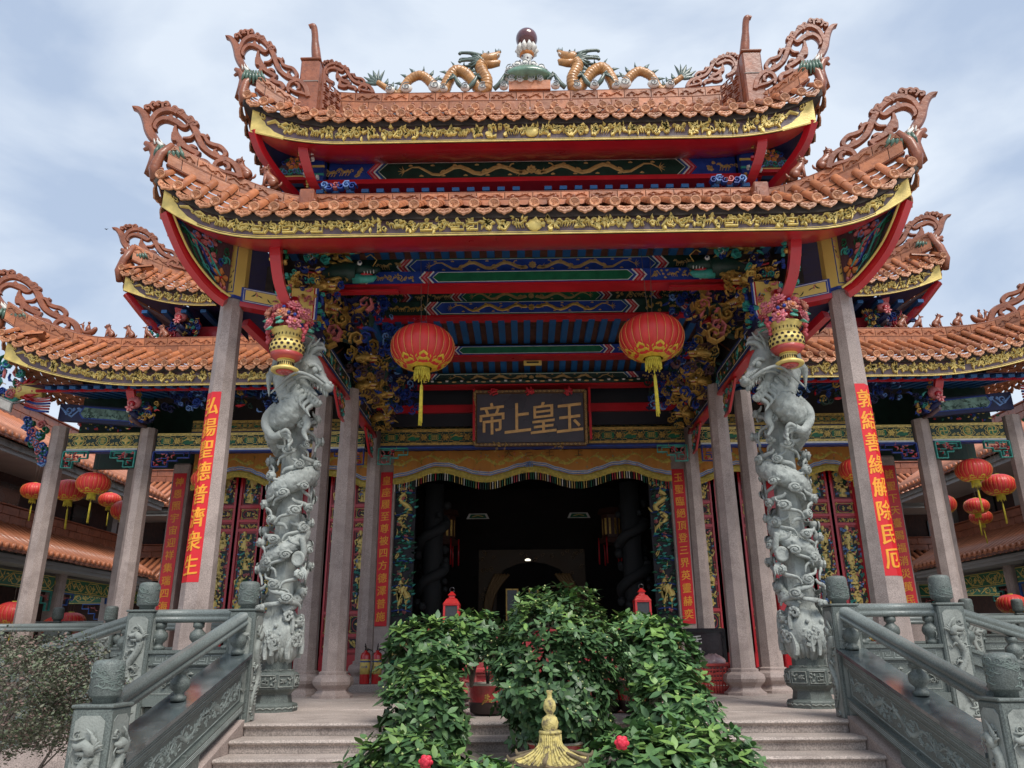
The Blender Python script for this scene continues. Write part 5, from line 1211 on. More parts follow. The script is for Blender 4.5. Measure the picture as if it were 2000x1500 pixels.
def fret_bracket(parent, x, Y, z, s, w, h, col, seed):
    f = lambda u, v, hh: V((x + s * u, Y - hh, z + v)); b = MB(); r = random.Random(seed)
    out = [(0, 0), (w, 0), (w, -h * .42), (w * .68, -h * .42), (w * .68, -h * .62), (w * .42, -h * .62), (w * .42, -h), (0, -h), (0, 0)]
    b.rib(out, .028, f, .03, 0, True)
    for P in ([(.05 * 1, -h * .1), (w * .4, -h * .1), (w * .4, -h * .45), (w * .15, -h * .45)], [(w * .55, -h * .12), (w * .85, -h * .12), (w * .85, -h * .3)], [(w * .12, -h * .6), (w * .3, -h * .6), (w * .3, -h * .85)]): b.rib(P, .018, f, .024, 0, True)
    for k in range(16):
        u = r.uniform(.04, .62) * w; v = -r.uniform(.08, .42) * h if u > w * .4 else -r.uniform(.08, .9) * h
        A, Wd = leaf2(u, v, r.random() * 6, .06, .024, 1); b.rib(A, Wd, f, .02, 1 + k % 2, True)
    return b.build('fret_bracket', [TEAL if col == 'teal' else BLUE, PINK, RED], parent)
LBL = mat('bright_blue_paint', (.05, .16, .52), .45, var=.2, vs=9)
for s in (-1, 1):
    fret_bracket(hall, s * 2.62, 12.72, 3.83, -s, .5, .27, 'teal', 1); fret_bracket(hall, s * 2.88, 12.76, 3.83, s, .5, .26, 'blue', 2); fret_bracket(hall, s * 6.5, 12.76, 3.83, -s, .62, .26, 'blue', 3)
    fret_bracket(hall, s * 6.82, 12.76, 3.85, s, .42, .28, 'teal', 4); fret_bracket(hall, s * 8.06, 12.76, 3.85, -s, .42, .28, 'teal', 5)
    # cloud-scroll bracket outside the outermost column, and the dragon-fish above it
    b = MB(); r = random.Random(6)
    for k in range(26): f = frame((s * (8.36 + r.uniform(0, .55) * (1 - k / 28)), 12.72, 4.42 - .03 * k), (1, 0, 0), (0, 0, 1), (0, -1, 0)); A, Wd = spiral(0, 0, .08, 1.3, r.random() * 6, r.choice((-1, 1)), .04, 9); b.rib(A, Wd, f, .04, (B_, LB_, GR_, PK_)[k % 4], True)
    b.build('scroll_bracket', PAL, hall)
    b = MB(); beast_head(b, (s * 8.75, 12.3, 4.75), .38, s, GD_, R_, TL_, -.2); curlmass(b, (s * 8.9, 12.25, 5.0), (.5, .2, .6), r, 34, (TL_, GR_, LB_, PK_, B_))
    for k in range(6): b.tube(curve([(s * 8.6, 12.3, 4.72 - .04 * k), (s * 8.4, 12.3, 4.66 - .04 * k), (s * 8.2, 12.35, 4.7 - .05 * k)], 4), .02, 5, (PK_, R_, B_)[k % 3])
    b.build('dragon_fish_bracket', PAL, hall)
    # painted landscape beam and gilded board behind the eave
    b = MB(); f = lambda u, v, h: V((s * (8.15 - u), 12.55 - h, 4.36 + v - .02 * u)); q = [(0, 0), (1.5, -.1), (1.5, .2), (0, .3)]; b.prism(q if s < 0 else q[::-1], f, -.1, 0, NV_)
    q = [(.35, .12), (.42, .03), (1.4, -.03), (1.4, .17), (.42, .25)]; b.prism(q if s < 0 else q[::-1], f, 0, .006, B_); q = [(.38, .12), (.44, .05), (1.38, -.01), (1.38, .15), (.44, .23)]; b.prism(q if s < 0 else q[::-1], f, .006, .009, 17)
    for k in range(26): A, Wd = leaf2(r.uniform(.45, 1.35), r.uniform(.02, .08), r.uniform(0, 3.1), r.uniform(.03, .09), .03, .4); b.rib(A, Wd, f, .012, DG_)
    relief(b, shift(strip(r, .3, .26, ['vine', 'leaf'], (R_, LB_, PK_), .12), .02, .02), f, .012)
    b.build('landscape_beam', PAL, hall)
    b = MB(); curlmass(b, (s * 7.4, 12.7, 4.28), (1.1, .1, .16), r, 40, (GD_, R_, B_, GR_)); b.build('gilded_carving', PAL, hall)['kind'] = 'stuff'
    for k, x in enumerate((5.5, 5.0, 4.4, 3.8, 5.9)):
        b = MB(); curlmass(b, (s * x, 12.3, 4.62), (.55, .2, .4), r, 30, (NV_, B_, DG_, R_, GO_) if k % 2 else (NV_, NV_, B_, LB_)); b.build('cloud_bracket', PAL, hall)['kind'] = 'stuff'
    b = MB(); b.poly([(s * 3.0, 11.66, 4.66), (s * 8.3, 11.66, 4.7), (s * 8.1, 13.3, 5.0), (s * 3.0, 13.3, 5.0)]); b.build('eave_soffit', NAVY, hroof)
    b = MB(); b.box(min(s * 3, s * 8.2), max(s * 3, s * 8.2), 11.9, 11.95, 4.66, 4.7); b.build('red_eave_strip', RED, hroof)
    for k in range(25): b = MB(); x = s * (3.1 + .2 * k); b.box(x - .05, x + .05, 11.75, 13.2, 4.64, 4.69, M=Matrix.Translation((0, 11.7, 4.66)) @ Matrix.Rotation(.2, 4, 'X') @ Matrix.Translation((0, -11.7, -4.66))); b.build('rafter', RAFBLUE, hroof)
    b = MB(); b.box(min(s * 6.9, s * 8.2), max(s * 6.9, s * 8.2), 13.3, 13.4, 4.0, 5.0); b.box(min(s * 5.8, s * 8.4), max(s * 5.8, s * 8.4), 14.3, 14.4, 3.9, 5.3); b.build('rear_beam', DGREEN, hall)
    # red band between hall eave tiers
    b = MB(); b.box(min(s * 3, s * 6.9), max(s * 3, s * 6.9), 13.2, 13.3, 5.7, 6.35); b.build('red_wall_band', RED, hroof)
    b = MB(); curlmass(b, (s * 6.6, 13.0, 6.15), (.9, .2, .35), r, 44, (B_, NV_, GD_, R_, TL_)); b.build('cloud_bracket', PAL, hroof)['kind'] = 'stuff'

# solid back parts of the hall: floor, side and rear walls keep the interior dark
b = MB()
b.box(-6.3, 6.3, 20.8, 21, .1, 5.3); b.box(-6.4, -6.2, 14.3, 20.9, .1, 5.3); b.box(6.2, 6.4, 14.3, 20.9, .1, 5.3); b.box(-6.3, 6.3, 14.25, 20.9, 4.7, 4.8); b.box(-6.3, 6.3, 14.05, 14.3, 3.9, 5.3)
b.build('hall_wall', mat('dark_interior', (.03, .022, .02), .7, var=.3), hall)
# door leaves
FIGP = (GD_, GD_, GD_, GR_, TL_, B_, LB_, PK_, ORANGE and OR_)
def door_leaf(x, w, seed):
    r = random.Random(seed); Y = 14.12; f0 = lambda u, v, h: V((x + u, Y - h, .1 + v))
    b = MB(); b.prism([(-w / 2, 0), (w / 2, 0), (w / 2, 3.8), (-w / 2, 3.8)], f0, -.05, 0, 0); b.box(x - w / 2 + .01, x + w / 2 - .01, Y - .02, Y, .14, .50, 1); leaf = b.build('door_leaf', [REDDEEP, RED], hall)
    b = MB()
    for zz in (.44, .7, 1.08, 2.55, 2.72, 2.98, 3.62): b.prism([(-w / 2, zz), (w / 2, zz), (w / 2, zz + .05), (-w / 2, zz + .05)], f0, 0, .03, 0)
    for sx in (-1, 1):
        b.prism([(sx * w / 2 - .045, .4), (sx * w / 2 + .045, .4), (sx * w / 2 + .045, 3.7), (sx * w / 2 - .045, 3.7)], f0, 0, .034, 0)
    b.build('door_frame', RED, leaf)
    pw = w / 2 - .065
    def panel(z0, z1, kind):
        c = MB(); H = z1 - z0; ww = 2 * pw; f = lambda u, v, h: f0(-pw + u, z0 + v, h)
        c.prism([(0, 0), (ww, 0), (ww, H), (0, H)], f, 0, .004, 15); g = lambda u, v, h: f(u, v, h + .004)
        c.rib([(.008, .008), (ww - .008, .008), (ww - .008, H - .008), (.008, H - .008), (.008, .008)], .01, g, .01, GD_ if kind == 'oval' else R_)
        o = []
        if kind == 'oval':
            P = [(ww / 2 + ww * .36 * cos(a * pi / 10), H / 2 + H * .4 * sin(a * pi / 10)) for a in range(21)]; c.rib(P, .012, g, .014, R_)
            o = shift(strip(r, ww * .5, H * .6, ['flower', 'leaf', 'man'], (GD_,), .13), ww * .25, H * .2)
            for cx in (.05, .95):
                for cy in (.1, .9): o.append((*spiral(cx * ww, cy * H, .03, 1.1, r.random() * 6, 1, .012, 7), GD_))
        elif kind == 'strip': o = strip(r, ww, H, ['vine', 'leaf'], (GD_,), .13, 1.4)
        else:
            yy = .02
            while yy < H - .14:
                big = r.random() < .4; o += shift(strip(r, ww * .96, .16, ['leaf', 'cloud', 'flower'], (GR_, TL_, GD_, LB_, PK_, GD_), .13, 1.3), .01, yy); yy += .11
            for k in range(max(2, int(H * 3))): man2(ww * r.uniform(.3, .7), H * (k + .1) / max(2, int(H * 3)), .38, GD_, o)
        relief(c, o, g, .022); c.build('carved_panel', PAL, leaf)
    panel(.5, .68, 'strip'); panel(.76, 1.05, 'oval'); panel(1.14, 2.52, 'scene'); panel(2.6, 2.7, 'strip'); panel(2.78, 2.96, 'oval'); panel(3.05, 3.6, 'scene')
for s in (-1, 1):
    for k, (x, w) in enumerate(((3.1, .42), (3.55, .42), (4.0, .42), (4.75, .44), (5.22, .44), (5.7, .44))): door_leaf(s * x, w, 200 + k + (s > 0) * 20)
    b = MB(); b.box(s * 4.38 - .12, s * 4.38 + .12, 13.95, 14.12, .1, 3.9, bev=.02); b.box(s * 6.05 - .13, s * 6.05 + .13, 13.9, 14.2, .1, 3.9, bev=.02); b.build('red_door_post', RED, hall)
    b = MB(); b.box(min(s * 2.85, s * 6.3), max(s * 2.85, s * 6.3), 13.9, 14.25, .1, .16); b.build('door_sill', GRANS, hall)
    # densely carved tall panels framing the dark doorway
    c = MB(); f = lambda u, v, h: V((s * 2.33 + u, 14.0 - h, .35 + v)); c.prism([(-.19, 0), (.19, 0), (.19, 3.3), (-.19, 3.3)], f, -.08, 0, 15); r = random.Random(77); o = []
    for k in range(150): o.append((*leaf2(r.uniform(-.17, .17), r.uniform(.4, 3.2), r.choice((0, pi)) + r.uniform(-.4, .4), r.uniform(.06, .11), .045, .3), r.choice((GR_, GR_, DG_, TL_, TL_))))
    for k in range(26): o.append((*leaf2(r.uniform(-.16, .16), r.uniform(.3, 3.2), r.uniform(.5, 2.6), .13, .022, r.uniform(-1, 1)), GD_))
    for k in range(12): flower2(r.uniform(-.13, .13), r.uniform(.4, 3.2), .04, 5, PK_, PK_, o, 0)
    for k in range(8): o.append(([(-.17, .45 + .42 * k), (0, .48 + .42 * k), (.17, .44 + .42 * k)], [.02, .04, .02], B_))
    n = 16; P = [(.1 * sin(i * .75) * s, 2.95 - .75 * i / n) for i in range(n)]; o.append((P, [.02 + .045 * min(1, (n - i) / 6) for i in range(n)], GD_)); o.append((*spiral(.05 * s, 2.98, .07, .8, 0, 1, .05, 8), GD_))
    for cx, cy in ((-.06, 1.05), (.08, 1.0), (0, 1.15), (-.05, .98)): o.append(([(cx, cy), (cx + .02, cy + .12), (cx - .03, cy + .22), (cx + .02, cy + .3)], [.04, .09, .05, .015], GD_)); o.append(([(cx, cy), (cx, cy - .14)], [.012, .01], GD_))
    for k in range(3): beast2((k - 1) * .1, .16 + .1 * (k % 2), .2, (-1) ** k, GD_, o)
    for k in range(7): o.append(([(-.15 + .05 * k, .22), (-.14 + .05 * k, .32), (-.16 + .05 * k, .44)], [.02, .03, .01], GD_))
    o.append(([(-.17, .03), (0, .05), (.17, .03)], [.05, .06, .05], GR_))
    o = [(P_, [w * (1.35 if c_ == GD_ else 1.1) for w in W_], c_) for P_, W_, c_ in o]
    relief(c, o, f, .04); c.build('carved_door_panel', PAL, hall)['kind'] = 'stuff'
    b = MB(); b.box(s * 2.33 - .2, s * 2.33 + .2, 13.92, 14.1, .1, .34); b.build('door_plinth', SLATE, hall)
# embroidered valances with gold scalloped borders and fringes
EMB = [mat('orange_silk', (.52, .21, .035), .6, var=.12, vs=4, bump=.15), mat('gold_embroidery', (.50, .38, .07), .6, var=.3, vs=24, bump=.4, bs=60)] + PAL
def valance(label, x0, x1, Y, zt, lows, seed, th, fringe=True):
    L = x1 - x0; n = 60; zb = lambda u: zt - lows(u / L); f = lambda u, v, h: V((x0 + u, Y - h - .012 * sin(u * 26), v))
    t = thing('valance', label, 'valance', (x0 + L / 2, Y, zt)); b = MB()
    i = b.add([f(L * k / n, zb(L * k / n), 0) for k in range(n + 1)] + [f(L * k / n, zt, 0) for k in range(n + 1)])
    for k in range(n): b.q((i + k, i + k + 1, i + n + k + 2, i + n + k + 1))
    r = random.Random(seed); o = []
    for k in range(int(L * 2)): d_ = 1 if k % 2 else -1; u = (k + .5) / int(L * 2) * L; dragon2(u - d_ * .22, u + d_ * .2, zb(u) + (zt - zb(u)) * .6, .2, 1, o)
    for k in range(int(L * 18)): u = r.uniform(0, L); z = lerp(zb(u) + .06, zt - .03, r.random()); o.append((*spiral(u, z, .022, 1.1, r.random() * 6, 1, .008, 6), r.choice((1, 5, 7, 4, 8))))
    for j, (off, c_, w_) in enumerate(((.07, 10, .02), (.09, 6, .012), (.11, 10, .018), (.125, 6, .01))):
        o.append(([(L * k / n, zb(L * k / n) + off + .018 * abs(sin(k * .9))) for k in range(n + 1)], [w_] * (n + 1), c_))
    relief(b, o, f, .006); b.build('cloth', EMB, t)
    b = MB(); P = [(L * k / n, zb(L * k / n)) for k in range(n + 1)]; b.rib(P, .12, f, .03, 1, True)
    for k in range(int(L * 16)): u = (k + .5) / 16; u < L and b.rib(*spiral(u, zb(u), .026, 1.2, r.random() * 6, 1, .012, 7), lambda a, c_, h: f(a, c_, h + .02), .012, 1)
    b.build('border', EMB, t)
    if fringe:
        b = MB(); k = 0; u = .03
        while u < L: b.box(x0 + u - .006, x0 + u + .006, Y - .004, Y + .004, zb(u) - .19, zb(u) - .03, 2 + (0, 3, 4, 2, 9, 10)[int(r.random() * 6)]); u += .043
        b.build('fringe', EMB, t)
    return t
v = valance('wide orange valance with dragons and gold scalloped border hanging over the dark doorway', -2.5, 2.5, 13.6, 4.0, lambda t: .44 + .09 * cos(t * 6 * pi) - (.0 if .1 < t < .9 else -.02), 3, 0)
b = MB(); g = lambda u, vv, h: V((u, 13.585 - h, vv))
for ch, x in (('大', -.42), ('三', -.05), ('王', .32), ('上', .85)):
    geo = text_geo(ch, .17, .002); put_text(b, geo, lambda x_, y_, z_, x=x: V((x + x_, 13.57 - z_, 3.93 + y_)))
b.build('lettering', mat('dark_gold_thread', (.22, .10, .02), .6), v)
b = MB(); 
for k in range(5): b.tube([(-.05 + .03 * (k - 2), 13.575, 3.68), (-.05 + .028 * (k - 2), 13.57, 3.8 - .02 * abs(k - 2))], [.012, .004], 5)
b.build('mountain_motif', LBLUE, v)
for s, nm in ((-1, 'left'), (1, 'right')):
    valance(f'orange valance with gold scalloped border over the red doors on the {nm} side', *((2.86, 6.2) if s > 0 else (-6.2, -2.86)), 13.7, 4.02, lambda t: .50 + .12 * cos(t * 4 * pi), 5 + s, 0, False)

# ------------------------------------------------------------------ name board
nb = thing('name_board', 'dark lacquered name board with four raised gold characters over the entrance', 'name board', (0, 12.35, 3.9))
ta = .12; o_ = V((-.03, 12.42, 3.83)); ux = V((1, 0, 0)); uz = V((0, -sin(ta), cos(ta))); nn = V((0, -cos(ta), -sin(ta)))
f = lambda u, v, h: o_ + ux * u + uz * v + nn * h
b = MB(); b.prism([(-.9, 0), (.9, 0), (.9, .84), (-.9, .84)], f, -.05, 0, 0); b.build('board', mat('dark_lacquer_board', (.055, .048, .062), .3, var=.3, vs=2, bump=.06, bs=6, coat=.0, spec=.3), nb)
b = MB(); P = [(-.93, -.03), (.93, -.03), (.93, .87), (-.93, .87), (-.93, -.03)]; 
for a, c in zip(P, P[1:]): b.rib([a, c], .075, f, .035, 0, True)
r = random.Random(2)
for a, c in zip(P, P[1:]):
    for k in range(26): t = (k + .5) / 26; A, Wd = spiral(lerp(a[0], c[0], t), lerp(a[1], c[1], t), .022, 1.1, r.random() * 6, 1, .01, 7); b.rib(A, Wd, lambda u, v, h: f(u, v, h + .03), .012, 1)
b.build('board_frame', [mat('bronze_frame', (.16, .09, .045), .4, metal=.4, var=.3, vs=12), GOLDD], nb)
for ch, x in zip('帝上皇玉', (-.64, -.21, .22, .66)):
    b = MB(); vs, fs = text_geo(ch, .48, .012, .009); xm = (min(v_[0] for v_ in vs) + max(v_[0] for v_ in vs)) / 2; ym = (min(v_[1] for v_ in vs) + max(v_[1] for v_ in vs)) / 2
    put_text(b, (vs, fs), lambda x_, y_, z_, x=x, xm=xm, ym=ym: f(x + (x_ - xm), .41 + (y_ - ym) * 1.2, z_ + .014)); b.build('character', mat('board_gold', (.62, .36, .13), .4, metal=.25, var=.2, vs=14), nb)
for x in (-.62, .0, .64):
    b = MB(); c = f(x, .86, .06)
    for k in range(40): a = r.random() * 6.28; q = r.uniform(0, .075); b.blob(c + ux * q * cos(a) + uz * q * sin(a) + nn * (.04 * (1 - q / .08)), (.02, .015, .018), 0, 6, 4)
    b.build('rosette', RED, nb)
for x in (-.5, .44):
    b = MB(); curlmass(b, f(x, -.07, .05), (.2, .05, .14), r, 14, (0,)); b.build('frame_foot', GOLDD, nb)
for s in (-1, 1): b = MB(); b.box(s * .97 - .02, s * .97 + .02, 12.3, 12.36, 3.85, 4.75); b.build('red_ribbon', RED, nb)

# ================================================================== dragon columns
def dragon_column():
    """built for the left side in its own axes (origin at the foot of the column); +x looks to the temple's centre, -y to the steps"""
    t = thing('dragon_column', 'pale carved stone column wrapped by a coiling dragon, left of the steps, head turned to the right', 'carved column', (-2.78, 8.55, 0), 0, 'carved dragon columns'); t.scale = (.9, .9, 1)
    r = random.Random(12); k8 = 1 / cos(pi / 8)
    b = MB()
    b.lathe([(.26 * k8, 0), (.26 * k8, .06), (.245 * k8, .075), (.2 * k8, .085), (.185 * k8, .16), (.2 * k8, .185), (.235 * k8, .205), (.25 * k8, .22), (.25 * k8, .36), (.235 * k8, .375), (.2 * k8, .385), (.165 * k8, .40), (.16 * k8, .62)], 8, a0=pi / 8, sm=False)
    p = b.build('pedestal', SLATE, t, local=True)
    c = MB()
    for q in range(8):
        a = q * pi / 4 - pi / 2; nx, ny = cos(a), sin(a); f = frame((nx * .252, ny * .252, .23), (-ny, nx, 0), (0, 0, 1), (nx, ny, 0))
        c.rib([(-.085, .01), (.085, .01), (.085, .12), (-.085, .12), (-.085, .01)], .012, f, .01)
        relief(c, shift(strip(r, .14, .09, ['vine', 'flower', 'leaf', 'fret'], (0,), .13), -.07, .02), f, .016)
        f = frame((nx * .262, ny * .262, .0), (-ny, nx, 0), (0, 0, 1), (nx, ny, 0)); c.rib([(-.1 + .02 * i, .03 + .012 * abs(sin(i * .8))) for i in range(11)], .014, f, .008)
        f = frame((nx * .2, ny * .2, .385), (-ny, nx, 0), (-nx * .4, -ny * .4, .15), (nx, ny, 1)); relief(c, shift(strip(r, .15, .1, ['vine'], (0,), .13), -.075, .01), f, .008)
    c.build('pedestal_carving', SLATEL, p, local=True)
    b = MB(); N = 12; b.lathe([(lerp(.15, .128, i / N) * k8, .60 + 2.9 * i / N) for i in range(N + 1)], 8, a0=pi / 8, sm=False); b.build('shaft', DRAG, t, local=True)
    # coiling body
    b = MB(); path = []; n = 190; turns = 2.85; z0, z1 = .98, 2.98
    for i in range(n + 1):
        q = i / n; a = -pi * .5 - 2 * pi * turns * (1 - q) - .5; R = .205 + .025 * sin(q * 9) - .02 * (1 - q); path.append(V((R * cos(a), R * sin(a), lerp(z0, z1, q) + .03 * sin(q * 14))))
    rad = [lerp(.055, .112, min(1, i / n * 1.6)) for i in range(n + 1)]
    def scales(l, a):
        row = l / .08; k = int(row); fr = row - k; c_ = (a / (2 * pi) * 9 + .5 * (k % 2)) % 1 - .5
        edge = 1 - 4 * c_ * c_ * .55; return 1 + (.02 + .10 * (fr / max(.15, edge)) if fr < edge else -.02)
    dense = []
    for i in range(n):
        for q in range(3): dense.append(path[i].lerp(path[i + 1], q / 3))
    rd = []
    for i in range(n): rd += [rad[i]] * 3
    b.tube(dense, rd, 40, mod=scales, up=(0, 0, 1), sm=True); b.build('dragon_body', DRAG, t, local=True)
    s = MB()
    for i in range(4, n - 2, 2):
        p_ = path[i]; rr = rad[i]; tan = (path[i + 1] - path[i - 1]).normalized(); outw = V((p_.x, p_.y, 0)).normalized(); up = (V((0, 0, 1)) * .8 + outw * .6).normalized()
        base = p_ + up * rr * .85; s.tube([base - tan * .018, base + up * .045 - tan * .03], [.022, .003], 5)
        if i % 4 == 0: s.tube([base - tan * .03, base + tan * .03], .02, 5)
    s.build('dorsal_spines', DRAG, t, local=True)
    # clouds winding round the shaft
    c = MB(); Rr = .2
    def cyl(u, v, h): a = u / Rr - pi / 2; return V(((Rr + h) * cos(a), (Rr + h) * sin(a), v))
    clouds = []
    for row in range(9):
        for k in range(6):
            u = (-.52 + .2 * k + .1 * (row % 2)) + r.uniform(-.03, .03); z = .95 + .24 * row + .24 * (u / (2 * pi * Rr)) * 2.2 + r.uniform(-.03, .03) + .1; clouds.append((u, z))
    for (u, z) in clouds:
        R0 = r.uniform(.045, .068); sg = r.choice((-1, 1)); hh = r.uniform(.05, .12)
        g = lambda a, d, h, hh=hh: cyl(a, d, h + hh)
        c.blob(cyl(u, z, hh - .012), (R0 * .95, R0 * .95, R0 * .8), 0, 12, 6)
        P, Wd = spiral(u, z, R0 * .92, 1.6, r.random() * 6, sg, .03, 15); c.rib(P, Wd, lambda a, d, h: g(a, d, h + .012 + .025 * max(0, 1 - ((a - u) ** 2 + (d - z) ** 2) / R0 ** 2)), .016)
        c.blob(g(u, z, .045), .014, 0, 6, 4)
        for q in range(2):
            dx = r.uniform(.06, .2) * r.choice((-1, 1)); dz = -r.uniform(.1, .22) * (1 if q else -.6); P = curve([(u, z), (u + dx * .15, z + dz * .3), (u + dx * .8, z + dz * .55), (u + dx, z + dz)], 5)
            c.tube([cyl(p_[0], p_[1], hh * .75) for p_ in P], [lerp(.036, .014, i / (len(P) - 1)) for i in range(len(P))], 8, flat=.7)
    c.build('carved_clouds', DRAG, t, local=True)
    # crashing waves round the foot
    w = MB(); Rr2 = .17
    prof = [(.13, .46), (.2, .52), (.25, .6), (.27, .7), (.25, .8), (.2, .9), (.15, 1.0)]; nn_ = 72; i0 = len(w.v)
    for rr_, z in prof:
        for j in range(nn_): a = 2 * pi * j / nn_; w.v.append(((rr_ + .014 * sin(a * 18 + z * 20) + .02 * sin(a * 5 + z * 9)) * cos(a), (rr_ + .014 * sin(a * 18 + z * 20) + .02 * sin(a * 5 + z * 9)) * sin(a), z + .03 * sin(a * 5)))
    for k in range(len(prof) - 1):
        for j in range(nn_): q = i0 + k * nn_; w.q((q + j, q + (j + 1) % nn_, q + nn_ + (j + 1) % nn_, q + nn_ + j), 0, True)
    for k in range(16):
        a0 = k * 2 * pi / 8 + r.uniform(-.3, .3); zc = r.uniform(.66, .98); R0 = r.uniform(.045, .085); sg_ = r.choice((-1, 1))
        f = frame((.25 * cos(a0), .25 * sin(a0), zc), (-sin(a0), cos(a0), 0), (0, 0, 1), (cos(a0), sin(a0), 0)); P, Wd = spiral(0, 0, R0, 1.15, r.random() * 6, sg_, .055, 12); w.rib(P, Wd, f, .04, 0, True)
        P = curve([(R0 * 1.2 * sg_, -.16), (R0 * sg_ * 1.3, -.05), (R0 * .7 * sg_, R0 * .8), (0, R0)], 4); w.rib(P, [.04, .05, .06, .06, .055, .05, .05, .05, .045, .04, .04, .035, .03], f, .035, 0, True)
        for q in range(6): w.blob(f(r.uniform(-R0, R0), r.uniform(0, R0 * 1.2), .03), r.uniform(.012, .022), 0, 7, 5)
    for k in range(24):
        a = k * 2 * pi / 24; w.tube([(.13 * cos(a), .13 * sin(a), .47), (.2 * cos(a), .2 * sin(a), .56), (.245 * cos(a + .1), .245 * sin(a + .1), .68)], [.03, .034, .02], 6)
    for k in range(30): a = r.random() * 6.28; w.blob((.25 * cos(a), .25 * sin(a), r.uniform(.62, .85)), r.uniform(.018, .035), 0, 7, 5)
    w.build('carved_waves', DRAG, t, local=True)
    # neck, chest, head
    h = MB()
    neck = curve([(-.2, -.12, 2.86), (-.2, -.22, 3.02), (-.06, -.30, 3.1), (.05, -.3, 3.24), (-.03, -.27, 3.42), (-.13, -.2, 3.6), (-.08, -.18, 3.78), (.05, -.24, 3.84), (.14, -.28, 3.76)], 8)
    m = len(neck); rn = [lerp(.12, .175, min(1, i / (m * .35))) if i < m * .42 else lerp(.175, .115, (i - m * .42) / (m * .58)) for i in range(m)]
    neck = [V(neck[i]).lerp(V(neck[i + 1]), q / 3) for i in range(m - 1) for q in range(3)]; rn = [rn[i] for i in range(m - 1) for q in range(3)]; h.tube(neck, rn, 40, mod=scales, up=(0, 1, .1)); h.build('dragon_neck', DRAG, t, local=True)
    h = MB(); T_ = lambda P, R, n_=9, **k: h.tube(curve(P, 4), [lerp(R[min(int(i / 4), len(R) - 1)], R[min(int(i / 4) + 1, len(R) - 1)], (i % 4) / 4) for i in range((len(P) - 1) * 4 + 1)], n_, **k)
    T_([(.0, -.24, 3.76), (.14, -.3, 3.74), (.26, -.36, 3.62), (.36, -.41, 3.50), (.45, -.44, 3.41), (.50, -.45, 3.36)], [.13, .155, .135, .09, .075, .06], 14)
    h.blob((.50, -.46, 3.38), (.06, .085, .055), 0, 12, 8)
    for k in (-1, 1): h.blob((.525, -.46 + .05 * k, 3.41), .03, 0, 8, 6)
    T_([(.40, -.43, 3.43), (.46, -.45, 3.33), (.49, -.45, 3.28)], [.05, .04, .008], 8)
    T_([(.08, -.28, 3.58), (.18, -.34, 3.42), (.27, -.39, 3.29), (.36, -.42, 3.21), (.42, -.43, 3.22)], [.10, .085, .06, .055, .02], 10)
    T_([(.2, -.36, 3.46), (.3, -.41, 3.34), (.36, -.43, 3.30)], [.03, .03, .01], 7)
    for q in range(5):
        for yy in (-.05, .03): h.tube([(.28 + .045 * q, -.43 + yy, 3.47 - .035 * q), (.28 + .045 * q, -.435 + yy, 3.41 - .035 * q)], [.014, .003], 5); h.tube([(.24 + .035 * q, -.42 + yy, 3.31 - .03 * q), (.25 + .035 * q, -.43 + yy, 3.36 - .03 * q)], [.012, .003], 5)
    for k in (-1, 1):
        yy = .10 * k
        h.blob((.33, -.42 - yy, 3.57), .042, 0, 10, 7); 
        for q in range(9): h.blob((.26 + .017 * q, -.42 - yy * 1.05, 3.63 + .03 * sin(q * .4) - .007 * q), .026, 0, 7, 5)
        for q in range(8): h.blob((.34 + .02 * q, -.44 - yy * .7, 3.52 - .014 * q), .02, 0, 6, 4)
        T_([(.18, -.32 - yy * .8, 3.78), (.20, -.30 - yy * 1.2, 3.90), (.27, -.31 - yy * 1.5, 4.0)], [.034, .026, .01], 7); T_([(.19, -.30 - yy * 1.1, 3.88), (.29, -.32 - yy * 1.2, 3.92), (.34, -.32 - yy * 1.2, 3.99)], [.024, .018, .006], 6)
        T_([(.46, -.5 - yy * .6, 3.38), (.32, -.58 - yy * .6, 3.46), (.12, -.56 - yy, 3.50), (-.1, -.48 - yy, 3.36), (-.2, -.42 - yy, 3.30)], [.02, .02, .017, .013, .008], 7)
        for q in range(9):   # comb of spikes round the cheek
            a = 1.7 + q * .3; cx_, cz_ = .12, 3.56; T_([(cx_ + .1 * cos(a), -.38 - yy * .9, cz_ + .13 * sin(a)), (cx_ + .17 * cos(a), -.42 - yy, cz_ + .21 * sin(a)), (cx_ + .235 * cos(a + .12), -.40 - yy, cz_ + .27 * sin(a + .12))], [.035, .034, .004], 6)
    for q in range(11):
        a = q / 10; bx_, bz = lerp(.28, -.12, a), lerp(3.68, 3.76, min(1, a * 2)); yy = -.38 + .05 * (q % 3) + .1 * a; L_ = .17 + .06 * sin(q * 2.1)
        T_([(bx_, yy, bz), (bx_ - .07, yy - .02, bz + L_ * .55), (bx_ + .0, yy - .03, bz + L_ * 1.05), (bx_ + .10, yy - .02, bz + L_ * 1.15), (bx_ + .13, yy, bz + L_ * .95)], [.045, .042, .034, .022, .005], 8, mod=lambda l, a_: 1 + .12 * cos(a_ * 4))
    for q in range(5): T_([(-.06 - .05 * q, -.26, 3.8 - .05 * q), (-.2 - .03 * q, -.3, 3.86 - .07 * q), (-.3, -.28, 3.74 - .1 * q)], [.05, .04, .006], 7)
    for q in range(6): T_([(.32 - .05 * q, -.42, 3.2 + .055 * q), (.25 - .05 * q, -.46, 3.12 + .05 * q), (.30 - .05 * q, -.46, 3.04 + .05 * q)], [.03, .024, .003], 6)
    h.build('dragon_head', DRAG, t, local=True)
    # fore legs with claws
    h = MB()
    T_([(-.16, -.3, 3.2), (-.27, -.32, 3.08), (-.27, -.34, 2.95), (-.16, -.38, 2.84), (-.06, -.4, 2.86)], [.085, .075, .055, .045, .05], 10)
